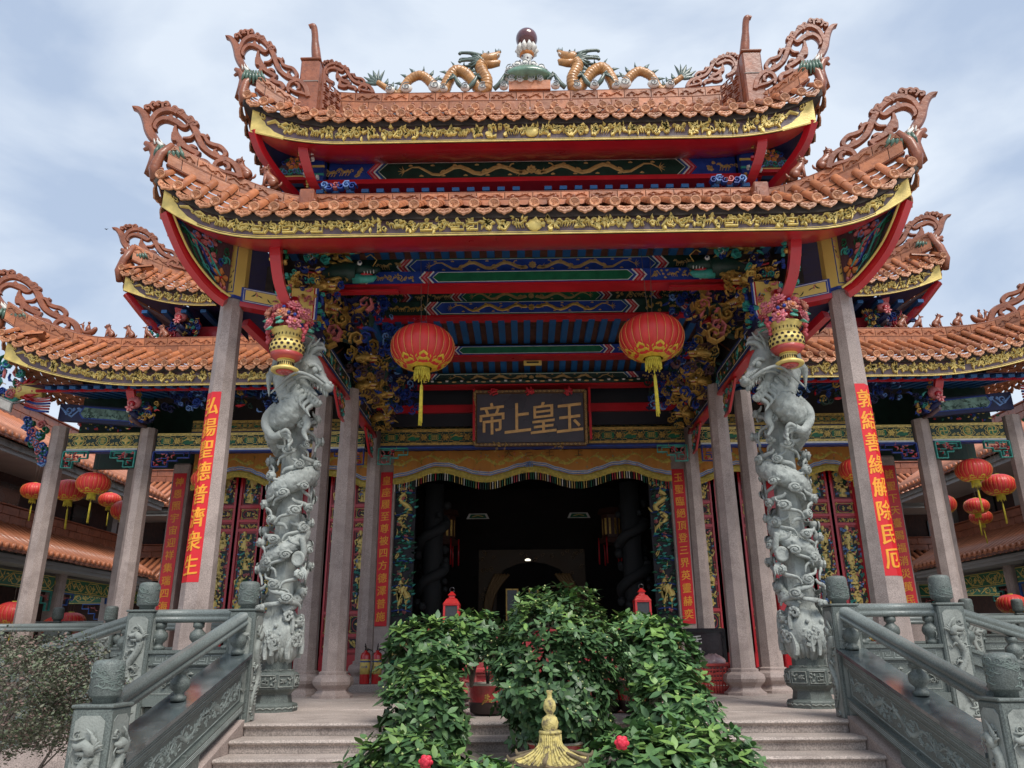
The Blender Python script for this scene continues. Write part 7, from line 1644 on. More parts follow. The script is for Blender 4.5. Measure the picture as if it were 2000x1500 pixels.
def gallery(label, org, rz, L, group, cols=True):
    """two-storey gallery in its own axes: runs along +x for L metres, its open side looks to -y"""
    g = thing('side_gallery', label, 'gallery building', org, rz, group)
    def add(b, n, m): return b.build(n, m, g, local=True)
    b = MB(); b.box(0, L, 2.2, 2.4, -1, 6.6); add(b, 'brick_wall', BRICKM)
    b = MB(); b.box(0, L, 1.15, 1.3, 3.3, 4.85); add(b, 'upper_brick_wall', BRICKM)
    b = MB(); b.box(0, L, -.1, 2.2, 2.42, 2.52); b.box(0, L, -.15, -.05, 2.5, 2.58); b.box(0, L, .9, 2.3, 3.25, 3.33); add(b, 'floor_slab', PLAST)
    b = MB(); b.box(0, L, -.05, .12, 2.52, 2.64); b.box(0, L, -.2, .0, 4.72, 4.86); add(b, 'stained_gutter_beam', CONC)
    b = MB(); b.box(0, L, -.15, 1.5, 4.62, 4.72); b.box(0, L, .9, 2.2, 4.85, 5.6); add(b, 'upper_eave_slab', PLAST)
    for k in range(int(L / 3.2) + 1):
        x = .4 + 3.2 * k; b = MB(); b.box(x - .16, x + .16, .35, .67, -1, 2.45, bev=.03); add(b, 'stone_column', GRAN)
        b = MB(); b.box(x - .14, x + .14, 1.0, 1.2, 3.3, 4.7); add(b, 'upper_pilaster', PLAST)
        if k < int(L / 3.2):
            fz = MB(); fz.box(x + .2, x + 3.0, .45, .58, 2.0, 2.36, GR_); f = lambda u, v, h: V((x + .2 + u, .45 - h, 2.0 + v)); 
            for q in range(3): fz.rib([(.15 + q * .9, .18), (.3 + q * .9, .06), (.7 + q * .9, .06), (.85 + q * .9, .18), (.7 + q * .9, .3), (.3 + q * .9, .3), (.15 + q * .9, .18)], .02, f, .008, Y_); flower2(.5 + q * .9, .18, .07, 4, Y_, Y_, o := []); relief(fz, o, f, .01)
            fz.rib([(0, .02), (2.8, .02)], .02, f, .008, Y_); fz.rib([(0, .34), (2.8, .34)], .02, f, .008, Y_)
            relief(fz, shift(strip(random.Random(k), 2.7, .34, ['vine'], (Y_,), .07, .8), .05, 0), f, .008); add(fz, 'frieze_beam', PAL)
            for sx, xx in ((1, x + .17), (-1, x + 3.03)):
                bb = MB(); f2 = lambda u, v, h: V((xx + sx * u, .5 - h, 1.99 + v)); bb.rib([(0, 0), (.6, 0), (.6, -.14), (.38, -.14), (.38, -.28), (.18, -.28), (.18, -.45), (0, -.45), (0, 0)], .04, f2, .03, 0, True)
                for q in range(5): bb.rib(*leaf2(.1 + .08 * q, -.08 - .03 * (4 - q), q, .08, .03), f2, .03, 1, True)
                add(bb, 'fret_bracket', [LBL if k % 2 else TEAL, PINK])
    def tiles(x0, x1, y0, z0, y1, z1, name):
        rf = MB(); rf.poly([(x0, y0 + .02, z0 - .03), (x1, y0 + .02, z0 - .03), (x1, y1, z1 - .03), (x0, y1, z1 - .03)]); rf.box(x0, x1, y0 - .02, y0 + .06, z0 - .1, z0 - .04); rf = add(rf, name, TGD)
        n = int((x1 - x0) / .23); me = None; T = MB()
        sl = V((0, y1 - y0, z1 - z0)); Lr = sl.length
        T.tube([(0, y0, z0), (0, (y0 + y1) / 2, (z0 + z1) / 2), (0, y1, z1)], .062, 8); T.lathe([(0, .0), (.07, 0), (.07, .03), (0, .03)], 12, M=Matrix.Translation((0, y0, z0 + .0)) @ Matrix.Rotation(pi / 2, 4, 'X'))
        T.prism([(.04, -.02), (.19, -.02), (.17, -.075), (.115, -.12), (.06, -.075)][::-1], lambda u, v, h: V((u, y0 - h, z0 + v)), 0, .015)
        o = T.build('barrel_tile_row', TG); me = o.data; bpy.data.objects.remove(o)
        for k in range(n): inst('barrel_tile_row', me, rf, Matrix.Translation((x0 + .1 + k * .23, 0, 0)), True)
        for k in range(int((x1 - x0) / .62)):
            for q in range(2):
                b = MB(); xx = x0 + .62 * k + .31 * q; b.box(xx, xx + .612, y1 - .02, y1 + .16, z1 + .02 + .2 * q, z1 + .215 + .2 * q, bev=.01); b.build('ridge_block', TERRAR, rf, local=True)
                
        b = MB(); b.box(x0, x1, y1 - .06, y1 + .2, z1 + .42, z1 + .46, bev=.01); b.build('ridge_cap', TERRAR, rf, local=True)
    tiles(-.3, L, -.25, 2.72, .95, 3.42, 'lower_roof'); tiles(-.3, L, -.3, 4.98, 1.2, 5.95, 'upper_roof')
    # red inner doorways and windows in the shade
    for k in range(int(L / 3.2)):
        b = MB(); x = 2.0 + 3.2 * k; b.box(x - .5, x + .5, 2.14, 2.2, -1, 1.2); add(b, 'door', REDDEEP)
        b = MB(); b.box(x - .45, x + .45, 1.1, 1.15, 3.7, 4.4); add(b, 'window', BLACK)
    return g
gg = 'two-storey tiled galleries round the yard'
# left gallery looks to +x: rotate +90 degrees (local +x -> +y, local -y -> +x)
gallery('two-storey gallery with orange tile roofs and dark brick, left side of the yard', (-11.3, 9.5, 0), pi / 2, 13.6, gg)
gallery('two-storey gallery with orange tile roofs and dark brick, right side of the yard', (11.3, 23.1, 0), -pi / 2, 13.6, gg)
gallery('rear gallery closing the yard behind the left end of the main hall', (-20, 24.2, 0), 0, 15, gg)
gallery('rear gallery closing the yard behind the right end of the main hall', (5.0, 24.2, 0), 0, 15, gg)
b = MB(); b.box(-.14, .14, -.03, .0, -.09, .09, 0); b.box(-.12, .12, -.035, -.03, -.07, .07, 1); b.tube([(0, 0, 0), (.05, .1, .02), (.1, .3, .05)], .02, 6, 0)
o = b.build('floodlight', [PLAST, WHITE]); o.location = (-8.72, 12.0, 4.48); o.rotation_euler = (.5, .4, 0); tag(o, 'small pale floodlight fixed below the left hall eave corner', 'floodlight')
for x, y, z in ((-7.95, 17.5, 2.75),):
    b = MB(); b.box(-.12, .12, -.04, .04, .0, .12, 0, bev=.02)
    for sx in (-.07, .07): b.lathe([(0, -.02), (.05, -.02), (.06, .05)], 12, (sx, -.05, -.03), 0)
    o = b.build('emergency_light', WHITE); o.location = (x, y, z); tag(o, 'small white twin-headed lamp seen in the yard behind the left columns', 'lamp')

# ================================================================== hall interior
t = thing('altar_canopy', 'dim gilded altar arch with draped gold curtains deep inside the hall', 'altar', (0, 17, .1))
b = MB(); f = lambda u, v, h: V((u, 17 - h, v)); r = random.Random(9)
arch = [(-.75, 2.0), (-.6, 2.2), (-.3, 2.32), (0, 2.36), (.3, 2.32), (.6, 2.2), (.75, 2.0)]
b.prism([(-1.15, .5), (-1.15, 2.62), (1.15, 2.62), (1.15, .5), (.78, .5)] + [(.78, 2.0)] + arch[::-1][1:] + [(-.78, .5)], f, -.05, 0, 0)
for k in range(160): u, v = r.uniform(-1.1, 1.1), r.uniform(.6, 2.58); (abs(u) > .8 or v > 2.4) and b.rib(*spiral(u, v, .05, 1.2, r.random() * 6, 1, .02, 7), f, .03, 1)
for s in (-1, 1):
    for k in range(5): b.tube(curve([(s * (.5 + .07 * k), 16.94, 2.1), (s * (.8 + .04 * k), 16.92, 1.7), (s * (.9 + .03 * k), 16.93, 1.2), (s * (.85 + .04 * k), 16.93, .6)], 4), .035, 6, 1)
b.build('arch', [mat('dim_bronze', (.05, .03, .014), .7), mat('dim_gold', (.16, .09, .03), .6)], t)  # bronze and gold darkened in colour to stand for the unlit hall
b = MB(); b.box(-1.2, 1.2, 16.4, 16.9, .1, 1.0); b.build('altar_table', REDDEEP, t)
for x, w in ((-.42, .13), (.02, .1)):
    b = MB(); b.box(x - w, x + w, 16.3, 16.32, 1.0, 1.75, 0); b.box(x - w + .03, x + w - .03, 16.29, 16.3, 1.03, 1.72, 1); b.build('picture_frame', [GOLDD, BLACK], t)
t = thing('palace_lantern', 'dark tasselled palace lantern hanging inside the hall, left of the altar', 'lantern', (-1.85, 16.6, 3.0), 0, 'palace lanterns inside the hall')
b = MB(); b.lathe([(.1, .45), (.26, .42), (.3, .3), (.22, .28), (.22, -.2), (.3, -.22), (.26, -.32), (.1, -.35)], 6, sm=False); b.build('frame', mat('dark_carved_wood', (.06, .02, .012), .5), t, local=True)
b = MB()
for k in range(6): a = k * pi / 3 + pi / 6; b.box(-.07, .07, -.005, .005, -.14, .2, M=Matrix.Rotation(a, 4, 'Z') @ Matrix.Translation((0, -.2, 0)))
b.build('gilded_pane', GOLDD, t, local=True); b = MB()
for k in range(6): a = k * pi / 3; b.tube([(.29 * cos(a), .29 * sin(a), -.2), (.29 * cos(a), .29 * sin(a), -.75)], .018, 5)
b.build('tassel', RED, t, local=True); dup(t, None, 'dark tasselled palace lantern hanging inside the hall, right of the altar', (1.72, 16.6, 3.0))
PLM = bpy.data.materials.new('lit_lamp'); PLM.use_nodes = True; PLM.node_tree.nodes['Principled BSDF'].inputs['Emission Color'].default_value = (1, .93, .75, 1); PLM.node_tree.nodes['Principled BSDF'].inputs['Emission Strength'].default_value = 1.1
b = MB(); b.lathe([(0, 0), (.055, 0), (.06, .02), (.03, .04)], 14, (-.09, 16.0, 2.28)); tag(b.build('ceiling_lamp', PLM), 'small lit round lamp hanging in the dark doorway above the altar', 'lamp')
for x, lb in ((-1.2, 'left'), (1.08, 'right')):
    b = MB(); f = lambda u, v, h: V((x + u, 17.4 - h, 3.36 + v)); b.prism([(-.26, 0), (.26, 0), (.2, .12), (-.2, .12)], f, 0, .02, 0); b.prism([(-.2, .015), (.2, .015), (.16, .1), (-.16, .1)], f, .02, .025, 1); b.rib([(-.12, .05), (0, .08), (.12, .05)], .03, f, .03, 2)
    o = b.build('painted_window', [WHITE, GREEN, YEL]); tag(o, f'small bright painted opening high inside the hall, {lb} of the altar', 'window')
for s in (-1, 1):
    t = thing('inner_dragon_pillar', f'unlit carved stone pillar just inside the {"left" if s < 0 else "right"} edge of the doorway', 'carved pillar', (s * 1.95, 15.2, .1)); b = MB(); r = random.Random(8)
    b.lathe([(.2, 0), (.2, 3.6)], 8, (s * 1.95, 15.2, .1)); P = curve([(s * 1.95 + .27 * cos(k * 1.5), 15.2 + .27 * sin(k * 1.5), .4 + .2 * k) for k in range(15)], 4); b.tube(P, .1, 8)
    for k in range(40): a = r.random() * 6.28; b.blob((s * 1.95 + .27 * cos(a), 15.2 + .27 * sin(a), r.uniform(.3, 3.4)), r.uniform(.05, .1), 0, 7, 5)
    b.build('carved_shaft', mat('shade_dark_stone', (.022, .023, .024), .8), t)  # grey stone painted near black, the hall's shade put into its colour

# ================================================================== things on the terrace
REDT = mat('dusty_red_lacquer', (.34, .035, .04), .42, var=.2, vs=5, col2=(.42, .13, .12), c2pos=(.5, .8), coat=.2)
def altar_table(label, x0, x1, y0, y1, z0, z1, seed):
    t = thing('offering_table', label, 'offering table', ((x0 + x1) / 2, y0, z0)); r = random.Random(seed)
    b = MB(); b.box(x0 - .08, x1 + .08, y0 - .06, y1 + .04, z1 - .05, z1, bev=.012); b.build('table_top', REDT, t)
    H = z1 - .05 - z0; b = MB(); b.box(x0, x1, y0, y1, z0 + H * .42, z1 - .05); b.build('carved_apron', REDT, t)
    f = lambda u, v, h: V((x0 + u, y0 - h, z0 + H * .42 + v)); c = MB(); hh = H * .58
    relief(c, strip(r, x1 - x0, hh, ['vine', 'flower', 'cloud', 'leaf'], (0,), .1), f, .016); c.rib([(0, .015), (x1 - x0, .015)], .03, f, .02); c.rib([(0, hh - .015), (x1 - x0, hh - .015)], .03, f, .02)
    for k in range(9): c.rib([((x1 - x0) * k / 8, 0), ((x1 - x0) * k / 8, hh)], .03, f, .018)
    c.build('apron_carving', mat('faded_pink_lacquer', (.42, .11, .10), .5, var=.3, vs=9), t)
    for x in (x0 + .05, x1 - .05):
        for y in (y0 + .05, y1 - .05): b = MB(); b.tube([(x, y, z0), (x, y, z0 + .05), (x, y, z0 + H * .3), (x, y, z0 + H * .5)], [.045, .06, .04, .055], 8); b.build('leg', REDT, t)
    return t
altar_table('long red carved offering table with dusty top, behind the hedge of potted plants', -1.25, 1.42, 9.5, 10.1, 0, .82, 3)
altar_table('lower red lacquered table with carved apron, in front of the long offering table', -.95, 1.15, 8.7, 9.2, 0, .40, 4)
t = thing('red_storm_lantern', 'small red metal lantern with glass panes standing left on the offering table', 'table lantern', (-1.05, 9.75, .82), 0, 'pair of red metal lanterns')
b = MB(); b.box(-.1, .1, -.1, .1, 0, .03, bev=.006)
for x in (-.085, .085):
    for y in (-.085, .085): b.box(x - .012, x + .012, y - .012, y + .012, .03, .27)
b.box(-.1, .1, -.1, .1, .27, .29, bev=.005); b.lathe([(.145, 0), (.09, .06), (.05, .075), (.05, .1), (.07, .105), (.04, .13), (.015, .15), (0, .15)], 4, (0, 0, .29), a0=pi / 4, sm=False); 
b.build('frame', mat('bright_red_metal', (.62, .02, .02), .35, coat=.4), t, local=True); b = MB(); b.box(-.08, .08, -.08, .08, .035, .268); b.build('glass_pane', mat('dusty_lantern_glass', (.05, .055, .06), .15, var=.4), t, local=True)
b = MB(); b.tube([(.03 * cos(a * .6), 0, .46 + .03 * sin(a * .6)) for a in range(11)], .006, 5); b.build('ring', BLACK, t, local=True)
b = MB()
for k in range(14): a = RND.random() * 6.28; b.blob((RND.uniform(-.06, .06), -.12 + .02 * sin(a), RND.uniform(-.0, .08)), (.025, .012, .02), 0, 6, 4)
b.build('red_bow', RED, t, local=True); dup(t, None, 'small red metal lantern with glass panes standing right on the offering table', (1.27, 9.75, .84))
# fire extinguishers
def extinguisher():
    t = thing('fire_extinguisher', 'left one of two red fire extinguishers standing by the granite column', 'fire extinguisher', (-2.60, 12.4, .1), 0, 'pair of fire extinguishers')
    b = MB(); b.lathe([(.07, 0), (.075, .01), (.075, .40), (.06, .44), (.025, .46), (.025, .48)], 20); b.build('cylinder', mat('extinguisher_red', (.50, .015, .015), .3, coat=.6), t, local=True)
    b = MB(); b.lathe([(.0765, .14), (.0765, .35)], 20); b.build('paper_label', YEL, t, local=True); b = MB(); b.lathe([(.0775, .31), (.0775, .33)], 20)
    f = lambda u, v, h: V(((.0775 + h) * sin(u / .0775), -(.0775 + h) * cos(u / .0775), v))
    put_text(b, text_geo('灭火器', .034, .0004), lambda x, y, z: f(x, y + .24, z)); b.build('label_print', mat('label_blue', (.03, .08, .3), .6), t, local=True)
    b = MB(); b.box(-.012, .012, -.02, .02, .48, .52); b.tube([(0, .02, .50), (0, -.08, .54)], .008, 5); b.tube([(0, .02, .515), (.0, -.07, .575)], .008, 5); b.lathe([(.02, -.01), (.02, .01)], 10, M=Matrix.Translation((.03, 0, .49)) @ Matrix.Rotation(pi / 2, 4, 'Y')); b.build('valve', BLACK, t, local=True)
    b = MB(); b.tube(curve([(.02, 0, .5), (.11, -.02, .46), (.13, -.05, .3), (.1, -.07, .12), (.085, -.07, .08)], 5), .009, 6); b.build('hose', BLACK, t, local=True); return t
e1 = extinguisher(); dup(e1, None, 'right one of two red fire extinguishers standing by the granite column', (-2.425, 12.42, .1), .3)
# red plastic basket with a plastic bag
t = thing('plastic_basket', 'red perforated plastic basket on the terrace beside the granite column', 'basket', (2.42, 11.35, 0)); b = MB()
for sx, ax in ((0, 0), (0, 1), (0, 2), (0, 3)):
    M = Matrix.Rotation(ax * pi / 2, 4, 'Z'); n = 13; w0, w1 = .24, .31; H = .36
    for k in range(n + 1): u = -1 + 2 * k / n; b.tube([M @ V((u * w0, -w0, 0)), M @ V((u * w1, -w1, H))], .007, 4)
    for z in (0, .05, .11, .17, .23, .29, .34): w = lerp(w0, w1, z / H); b.box(-w, w, -w - .004, -w + .004, z, z + (.022 if z not in (0, .34) else .04), M=M)
b.box(-.24, .24, -.24, .24, 0, .01); b.box(-.33, .33, -.33, -.3, .345, .375, bev=.005); b.box(-.33, .33, .3, .33, .345, .375, bev=.005); b.box(-.33, -.3, -.3, .3, .345, .375, bev=.005); b.box(.3, .33, -.3, .3, .345, .375, bev=.005)
b.build('perforated_body', mat('red_plastic', (.52, .07, .06), .4, var=.1), t, local=True)
b = MB(); b.blob((0, 0, 0), (.17, .15, .12), 0, 18, 12); o = b.build('plastic_bag', mat('crumpled_translucent_bag', (.55, .38, .38), .25, var=.3, vs=9, bump=.8, bs=9, coat=.4)); o.location = (2.42, 11.3, .38)
for v_ in o.data.vertices: v_.co *= 1 + .12 * sin(v_.co.x * 60 + v_.co.z * 40) * cos(v_.co.y * 55)
tag(o, 'crumpled clear plastic bag lying on top of the red basket', 'plastic bag')
# black glass sign box with white characters
t = thing('glass_notice_box', 'dark glass box with white characters between the door pillar and the red basket', 'notice box', (2.6, 12.35, .1)); b = MB(); b.box(2.3, 2.88, 12.3, 12.6, .1, .86, bev=.02); b.build('box', mat('smoked_glass', (.035, .03, .035), .12, var=.3, coat=.6), t)
b = MB(); b.box(2.29, 2.34, 12.28, 12.3, .12, .84); b.box(2.82, 2.87, 12.28, 12.3, .12, .84); b.box(2.34, 2.82, 12.28, 12.3, .80, .84); b.build('frame', BLACK, t)
b = MB()
for ch, z in (('无', .68), ('量', .5)): put_text(b, text_geo(ch, .145, .002), lambda x, y, zz, z=z: V((2.44 + x, 12.292 - zz, z + y)))
b.build('lettering', WHITE, t)

# ------------------------------------------------------------------ plants
def leaf_mesh(L, w, m, name='leaf'):
    b = MB(); P = [(0, 0, 0), (.28 * L, w * .42, .02 * L), (.55 * L, w * .5, .0), (.85 * L, w * .22, -.05 * L), (L, 0, -.09 * L), (.85 * L, -w * .22, -.05 * L), (.55 * L, -w * .5, .0), (.28 * L, -w * .42, .02 * L), (.28 * L, 0, -.0), (.6 * L, 0, -.03 * L), (.86 * L, 0, -.07 * L)]
    b.add(P)
    for q in ((0, 8, 1), (1, 8, 9, 2), (2, 9, 10, 3), (3, 10, 4), (0, 7, 8), (7, 6, 9, 8), (6, 5, 10, 9), (5, 4, 10)): b.q(q[::-1], 0, True)
    return b
LV = leaf_mesh(1, .44, 0).v; LF = [f for f in leaf_mesh(1, .44, 0).f]
LMESH = []
for m in LEAF:
    o = leaf_mesh(1, .44, 0).build('leaf', m); LMESH.append(o.data); bpy.data.objects.remove(o)
def potted(label, c, R, zb, zt, n, seed, ll=(.075, .105), group='glossy evergreen pot plants on the steps', ind=110, pot=True, shape=None, cat='potted plant', lightness=(.25, .35, .4), potr=.16, buds=True, flowers=()):
    t = thing('potted_plant', label, cat, (c[0], c[1], zb - .0), 0, group); r = random.Random(seed); C0 = V((c[0], c[1], (zb + zt) / 2)); RX, RY, RZ = R[0], R[1], (zt - zb) / 2
    if pot:
        pz = -.1 * max(0, math.ceil((7.16 - c[1]) / .32)); b = MB(); b.lathe([(potr * .62, 0), (potr * .85, .02), (potr * .95, .12), (potr, .2), (potr * 1.08, .22), (potr * 1.08, .235), (potr * .92, .235), (potr * .9, .2), (0, .2)], 24, (c[0], c[1], pz), [1, 1, 0, 0, 2, 2, 2, 3, 3]); p = b.build('pot', [mat('glazed_red_pot', (.36, .02, .022), .28, var=.35, vs=5, coat=.6), mat('pot_dark_foot', (.03, .015, .014), .4), mat('pot_cream_rim', (.5, .45, .35), .5), mat('soil', (.05, .035, .025), .95)], t)
        f = lambda u, v, h: V((c[0] + (potr * .975 + h) * sin(u / potr), c[1] - (potr * .975 + h) * cos(u / potr), pz + v)); b = MB(); o = []; flower2(0, .14, .022, 5, 0, 0, o)
        for k in range(5): o.append((*leaf2(-.03 + .015 * k, .09, k * .5 + .5, .03, .006, .8), 0))
        relief(b, o, f, .003); b.build('pot_flower_print', GOLDD, p)
    b = MB(); tips = []
    for k in range(14):
        a = r.random() * 6.28; e = r.uniform(.3, .9); tip = C0 + V((RX * e * cos(a), RY * e * sin(a), RZ * r.uniform(-.3, .7))); b.tube(curve([(c[0], c[1], (pz + .2) if pot else .26), (c[0] + .3 * (tip.x - c[0]), c[1] + .3 * (tip.y - c[1]), lerp(zb, tip.z, .5)), tuple(tip)], 3), [.014, .012, .011, .009, .008, .006, .004], 5)
    b.build('stem', BARK, t)
    fm = MB(); inds = []
    for k in range(n):
        th = r.random() * 6.2832; u = r.uniform(-.93, 1); s_ = sqrt(max(0, 1 - u * u)); rr = r.uniform(.62, 1.0) ** .5 * (1 + .13 * sin(th * 3 + seed) * s_ + .10 * sin(u * 7 + th * 2 + seed))
        if r.random() < .10: rr *= 1.14
        d = V((s_ * cos(th), s_ * sin(th), u)); p = C0 + V((d.x * RX * rr, d.y * RY * rr, d.z * RZ * rr))
        if shape: p = shape(p, C0)
        ax = (d + V((0, 0, .9)) + V((r.uniform(-.4, .4), r.uniform(-.4, .4), r.uniform(-.2, .3)))).normalized(); ux = ax.orthogonal().normalized(); uy = ax.cross(ux); q = r.randint(4, 7); a0 = r.random() * 6
        new = u > .45 and r.random() < lightness[0] + .25
        for j in range(q):
            a = a0 + j * 2.4; el = r.uniform(-.25, .75); o_ = (ux * cos(a) + uy * sin(a)) * cos(el) + ax * sin(el); o_.normalize(); nz = (ax - o_ * ax.dot(o_)); nz = nz.normalized() if nz.length > .01 else o_.orthogonal().normalized(); y_ = nz.cross(o_); L = r.uniform(*ll); mi = 2 if (new and r.random() < .7) else (0 if r.random() < .55 else 1)
            base = p + ax * r.uniform(-.02, .015)
            M = Matrix((o_ * L, y_ * L, nz * L)).transposed().to_4x4(); M.translation = base
            if rr > .93 and base.y < C0.y + .1 * RY and len(inds) < ind * 5: inds.append((M, mi))
            else:
                i = fm.add([M @ V(v) for v in LV])
                for f_ in LF: fm.q([i + x for x in f_], mi, True)
        if buds and r.random() < .35: fm.blob(p + ax * .012, .008, 3, 5, 4)
    r.shuffle(inds)
    for M, mi in inds[ind:]:
        i = fm.add([M @ V(v) for v in LV])
        for f_ in LF: fm.q([i + x for x in f_], mi, True)
    o = fm.build('foliage', LEAF + [mat('pale_bud', (.45, .5, .2), .5)], t); o['kind'] = 'stuff'
    for M, mi in inds[:ind]: inst('leaf', LMESH[mi], t, M)
    for (fx, fy, fz) in flowers:
        b = MB(); c0 = V((fx, fy, fz))
        for ring in range(3):
            for j in range(4 + ring):
                a = j * 2 * pi / (4 + ring) + ring; R0 = .010 + .010 * ring; b.blob(c0 + V((R0 * .8 * cos(a), -.018 + .008 * ring, R0 * .8 * sin(a))), (.019, .007, .016), 0, 8, 5, None)
        b.build('red_flower', mat('camellia_red', (.62, .02, .05), .5, var=.3, vs=30), t)
    return t
potted('tall rounded evergreen shrub in the middle of the steps, higher than all the others', (.06, 6.35), (.50, .42), -.12, 1.04, 1500, 1, (.055, .085), 'glossy evergreen pot plants on the steps', 220, True, cat='shrub', potr=.2)
potted('leafy pot plant on the upper left, just left of the tall middle shrub', (-.66, 7.6), (.36, .28), .50, .90, 190, 2, (.085, .12), ind=90, pot=False)
potted('leafy pot plant at the left end of the upper row, before the red lantern', (-1.02, 7.1), (.34, .32), .24, .86, 250, 3, (.085, .12), ind=90)
potted('dense pot plant on the left of the steps under the upper row', (-.92, 6.35), (.31, .34), -.25, .5, 300, 4, (.08, .115), ind=110)
potted('broad pot plant spreading at the left foot of the plant group', (-.86, 5.1), (.38, .36), -.50, .12, 380, 5, (.075, .105), ind=110, flowers=((-.72, 4.74, .0),))
potted('low pot plant left of the golden stone lantern', (-.42, 4.85), (.38, .34), -.58, -.02, 330, 6, (.075, .105), ind=110)
potted('leafy pot plant on the upper right, just right of the tall middle shrub', (.86, 7.6), (.34, .28), .50, .88, 180, 7, (.085, .12), ind=90, pot=False)
potted('leafy pot plant at the right end of the upper row, before the right red lantern', (.98, 7.1), (.34, .32), .16, .84, 260, 8, (.085, .12), ind=90)
potted('dense pot plant on the right of the steps under the upper row', (.95, 6.3), (.31, .34), -.28, .46, 310, 9, (.08, .115), ind=110)
potted('broad pot plant spreading at the right foot of the group, one twig reaching out', (.90, 5.15), (.38, .36), -.52, .15, 420, 10, (.075, .105), ind=110)
potted('pot plant with one open red camellia, right of the golden stone lantern', (.50, 5.0), (.42, .36), -.56, .12, 360, 11, (.085, .12), ind=110, flowers=((.37, 4.66, .10),))
for x, y, lb in ((-.52, 7.9, 'red glazed pot with a gold flower at the left of the terrace edge'), (.60, 8.1, 'red glazed pot with gold writing, partly behind the middle shrub'), (.92, 8.0, 'plain red pot at the right beside the written one')):
    t = thing('red_pot', lb, 'plant pot', (x, y, 0), 0, 'red glazed pots on the terrace edge'); b = MB(); b.lathe([(.12, 0), (.17, .03), (.185, .12), (.195, .24), (.215, .265), (.215, .285), (.18, .285), (.175, .24), (0, .24)], 28, mi=[1, 1, 0, 0, 2, 2, 2, 3, 3]); p = b.build('pot', [MATS['glazed_red_pot'], MATS['pot_dark_foot'], MATS['pot_cream_rim'], MATS['soil']], t, local=True)
    f = lambda u, v, h: V(((.19 + h) * sin(u / .19), -(.19 + h) * cos(u / .19), v)); b = MB(); o = []
    if x != .60:
        flower2(-.0, .17, .026, 5, 0, 0, o); flower2(.035, .135, .018, 5, 0, 0, o)
        for k in range(7): o.append((*leaf2(-.05 + .016 * k, .1 + .008 * k, k * .4 + .5, .035, .007, .8), 0))
        relief(b, o, f, .003)
    else: put_text(b, text_geo('花', .09, .001), lambda x_, y_, z_: f(x_, y_ + .14, z_))
    b.build('gold_print', GOLDD, p, local=True); b = MB(); b.tube([(0, 0, .22), (.02, 0, .6)], [.014, .01], 6); b.tube([(0, 0, .22), (-.04, .02, .55)], [.012, .008], 6); b.build('stem', BARK, t, local=True)

# golden stone lantern roof in front of the plants
t = thing('stone_lantern', 'weathered gold-painted stone lantern with gourd finial and ribbed curving roof', 'garden lantern', (-.058, 3.4, GZ)); MG = mat('weathered_gold_stone', (.52, .43, .15), .6, var=.2, vs=16, bump=.5, bs=60, col2=(.13, .10, .055), c2pos=(.48, .64))
MG2 = mat('dark_lichened_edge', (.14, .105, .06), .8, var=.4, vs=18, bump=.5)
cx, cy = -.058, 3.4
b = MB(); b.lathe([(.0, .435), (.012, .434), (.014, .428), (.0095, .42), (.0105, .405), (.022, .392), (.026, .375), (.024, .36), (.014, .345), (.014, .342), (.029, .33), (.0345, .312), (.033, .295), (.026, .282), (.045, .282), (.047, .276), (.044, .27), (.03, .268)][::-1], 28, (cx, cy, 0)); b.build('gourd_finial', MG, t)
n = 6; b = MB(); prof = [(.043, .268), (.045, .24), (.052, .225), (.075, .203), (.11, .182), (.14, .17)]
a0 = pi / 6 * 0 + .35
def roofpt(a, k, extra=0):
    r0, z = prof[k]; m = (a - a0) % (pi / 3) - pi / 6; hexr = 1 / cos(m) * cos(pi / 6); t_ = k / 5; rr = r0 * lerp(1, hexr * 1.05, t_); corner = max(0, (abs(m) - pi / 12) / (pi / 12)) ** 2 * t_ ** 3
    return V((cx + (rr + .014 * corner + 0) * cos(a), cy + (rr + .014 * corner) * sin(a), z + .014 * corner + extra))
N = 120; P = []
for k in range(6):
    for j in range(N): a = 2 * pi * j / N; q = (j / N * 36) % 1; P.append(roofpt(a, k, .0 if q < .5 else -.003))
for j in range(N): a = 2 * pi * j / N; p_ = roofpt(a, 5); P.append(p_ + V((0, 0, -.012)))
for j in range(N): a = 2 * pi * j / N; P.append(V((cx + .09 * cos(a), cy + .09 * sin(a), .155)))
i = b.add(P)
for k in range(7):
    for j in range(N): b.q((i + k * N + (j + 1) % N, i + k * N + j, i + (k + 1) * N + j, i + (k + 1) * N + (j + 1) % N), 0 if k < 5 else 1)
b.build('roof', [MG, MG2], t, flip=True)
b = MB()
for j in range(36): a = 2 * pi * (j + .25) / 36; b.tube([roofpt(a, k, .001) for k in range(6)], [.0028, .003, .0034, .0042, .005, .0055], 6)
b.build('roof_rib', MG, t)
for j in range(6):
    a = a0 + j * pi / 3; b = MB(); e = roofpt(a, 5); dd = V((cos(a), sin(a), 0)); b.tube(curve([tuple(roofpt(a, 3)), tuple(e), tuple(e + dd * .018 + V((0, 0, .004))), tuple(e + dd * .024 + V((0, 0, .018)))], 4), [.005, .006, .007, .0075, .008, .008, .008, .0075, .007, .006, .005, .0035, .002], 7); b.build('corner_horn', MG2, t)
b = MB(); b.lathe([(.085, -.0), (.085, .14), (.092, .158)], 6, (cx, cy, 0), a0=a0); b.lathe([(.16, -1), (.16, -.85), (.06, -.8), (.05, -.15), (.12, -.06), (.12, -.01), (.085, 0)], 6, (cx, cy, 0), a0=a0); b.build('body', MG, t)
b = MB()
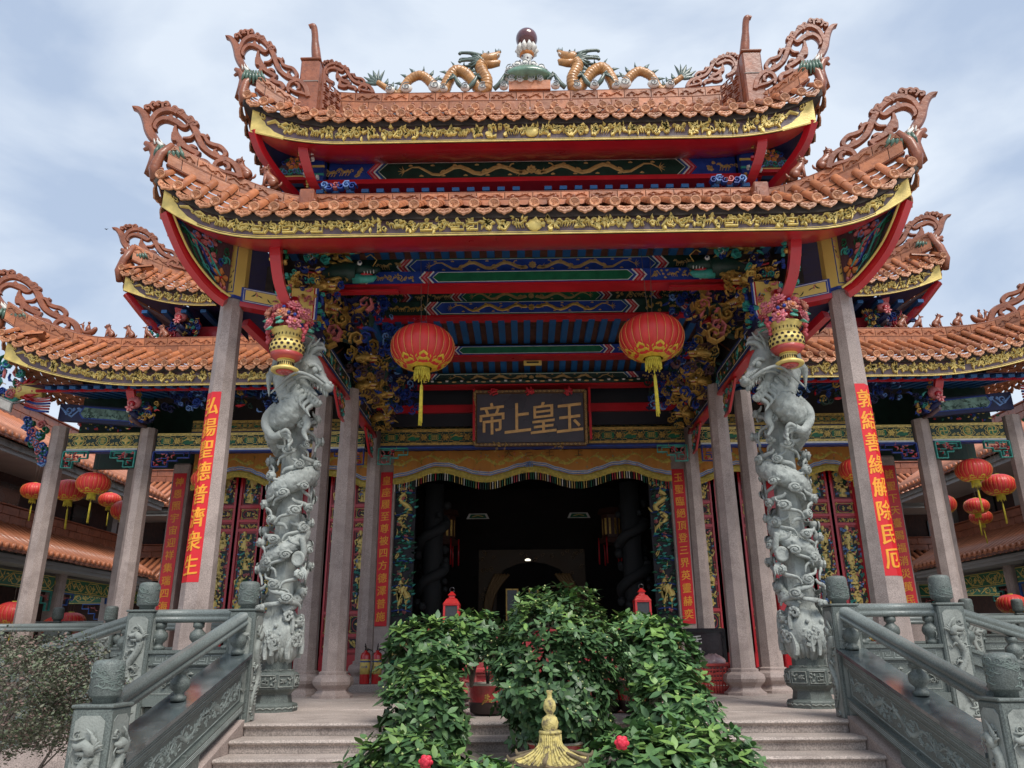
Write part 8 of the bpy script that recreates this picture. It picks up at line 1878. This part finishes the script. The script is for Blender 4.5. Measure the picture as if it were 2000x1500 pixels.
for j in (3, 4, 5): a = a0 + j * pi / 3; p_ = roofpt(a, 5); b.tube([p_ + V((0, 0, -.01)), p_ + V((0, 0, -.02))], .002, 4); b.lathe([(.003, 0), (.006, -.01), (.01, -.02), (.008, -.03), (0, -.032)][::-1], 8, (p_.x, p_.y, p_.z - .018))
b.build('wind_bell', MG2, t)

# dry clipped shrub at the lower left
def dry_shrub(label, c, R, z0, z1, n, seed):
    t = thing('clipped_shrub', label, 'shrub', (c[0], c[1], GZ)); r = random.Random(seed); b = MB(); tips = []
    for k in range(16):
        a = r.random() * 6.28; e = r.uniform(.1, .85); top = V((c[0] + R[0] * e * cos(a), c[1] + R[1] * e * sin(a), lerp(z0, z1, r.uniform(.2, .8)))); s = V((c[0] + r.uniform(-.12, .12), c[1] + r.uniform(-.1, .1), GZ)); mid = s.lerp(top, .5) + V((r.uniform(-.06, .06), r.uniform(-.05, .05), .05))
        P = curve([tuple(s), tuple(mid), tuple(top)], 5); b.tube(P, [lerp(.02, .006, i / (len(P) - 1)) for i in range(len(P))], 6)
        for q in range(4): f_ = V(P[r.randint(4, len(P) - 1)]); g_ = f_ + V((r.uniform(-.25, .25), r.uniform(-.2, .2), r.uniform(.1, .35))); b.tube([f_, f_.lerp(g_, .5) + V((.02, 0, .02)), g_], [.007, .005, .003], 4)
    b.build('stem', mat('grey_bark', (.17, .14, .12), .85, var=.3, vs=14, bump=.5), t); fm = MB()
    for k in range(n):
        th = r.random() * 6.283; u = r.uniform(-.9, 1); s_ = sqrt(1 - u * u) ** .8; rr = r.uniform(.45, 1.0) ** .45 * (1 + .14 * sin(th * 5) * s_ + .1 * sin(u * 9 + th * 3)); zc = (z0 + z1) / 2; p = V((c[0] + R[0] * rr * s_ * cos(th), c[1] + R[1] * rr * s_ * sin(th), zc + (z1 - z0) / 2 * u * rr))
        for j in range(r.randint(3, 6)):
            o_ = V((r.uniform(-1, 1), r.uniform(-1, 1), r.uniform(-.5, 1))).normalized(); nz = o_.orthogonal().normalized(); y_ = nz.cross(o_); L = r.uniform(.016, .032); b0 = p + V((r.uniform(-.03, .03), r.uniform(-.03, .03), r.uniform(-.03, .03))); i = fm.add([b0, b0 + o_ * L * .5 + y_ * L * .26, b0 + o_ * L, b0 + o_ * L * .5 - y_ * L * .26]); fm.q((i, i + 1, i + 2, i + 3), r.choice((0, 0, 1, 2, 2)))
    o = fm.build('foliage', DRYLEAF, t); o['kind'] = 'stuff'
dry_shrub('grey-brown flat-topped shrub with bare stems at the lower left before the balustrade', (-3.70, 5.35), (.78, .6), -.08, .70, 8000, 3)
b = MB(); b.tube([(-.03, 0, .012), (0, 0, 0), (.03, 0, .012)], [.003, .008, .003], 5, flat=.5); b.tube([(0, -.02, 0), (0, .02, .0)], [.006, .003], 5); o = b.build('bird', BLACK); o.scale = (1.3, 1.3, 1.3); o.location = (-8.2, 13.0, 8.35); tag(o, 'tiny dark bird gliding in the sky left of the pavilion roof', 'bird')
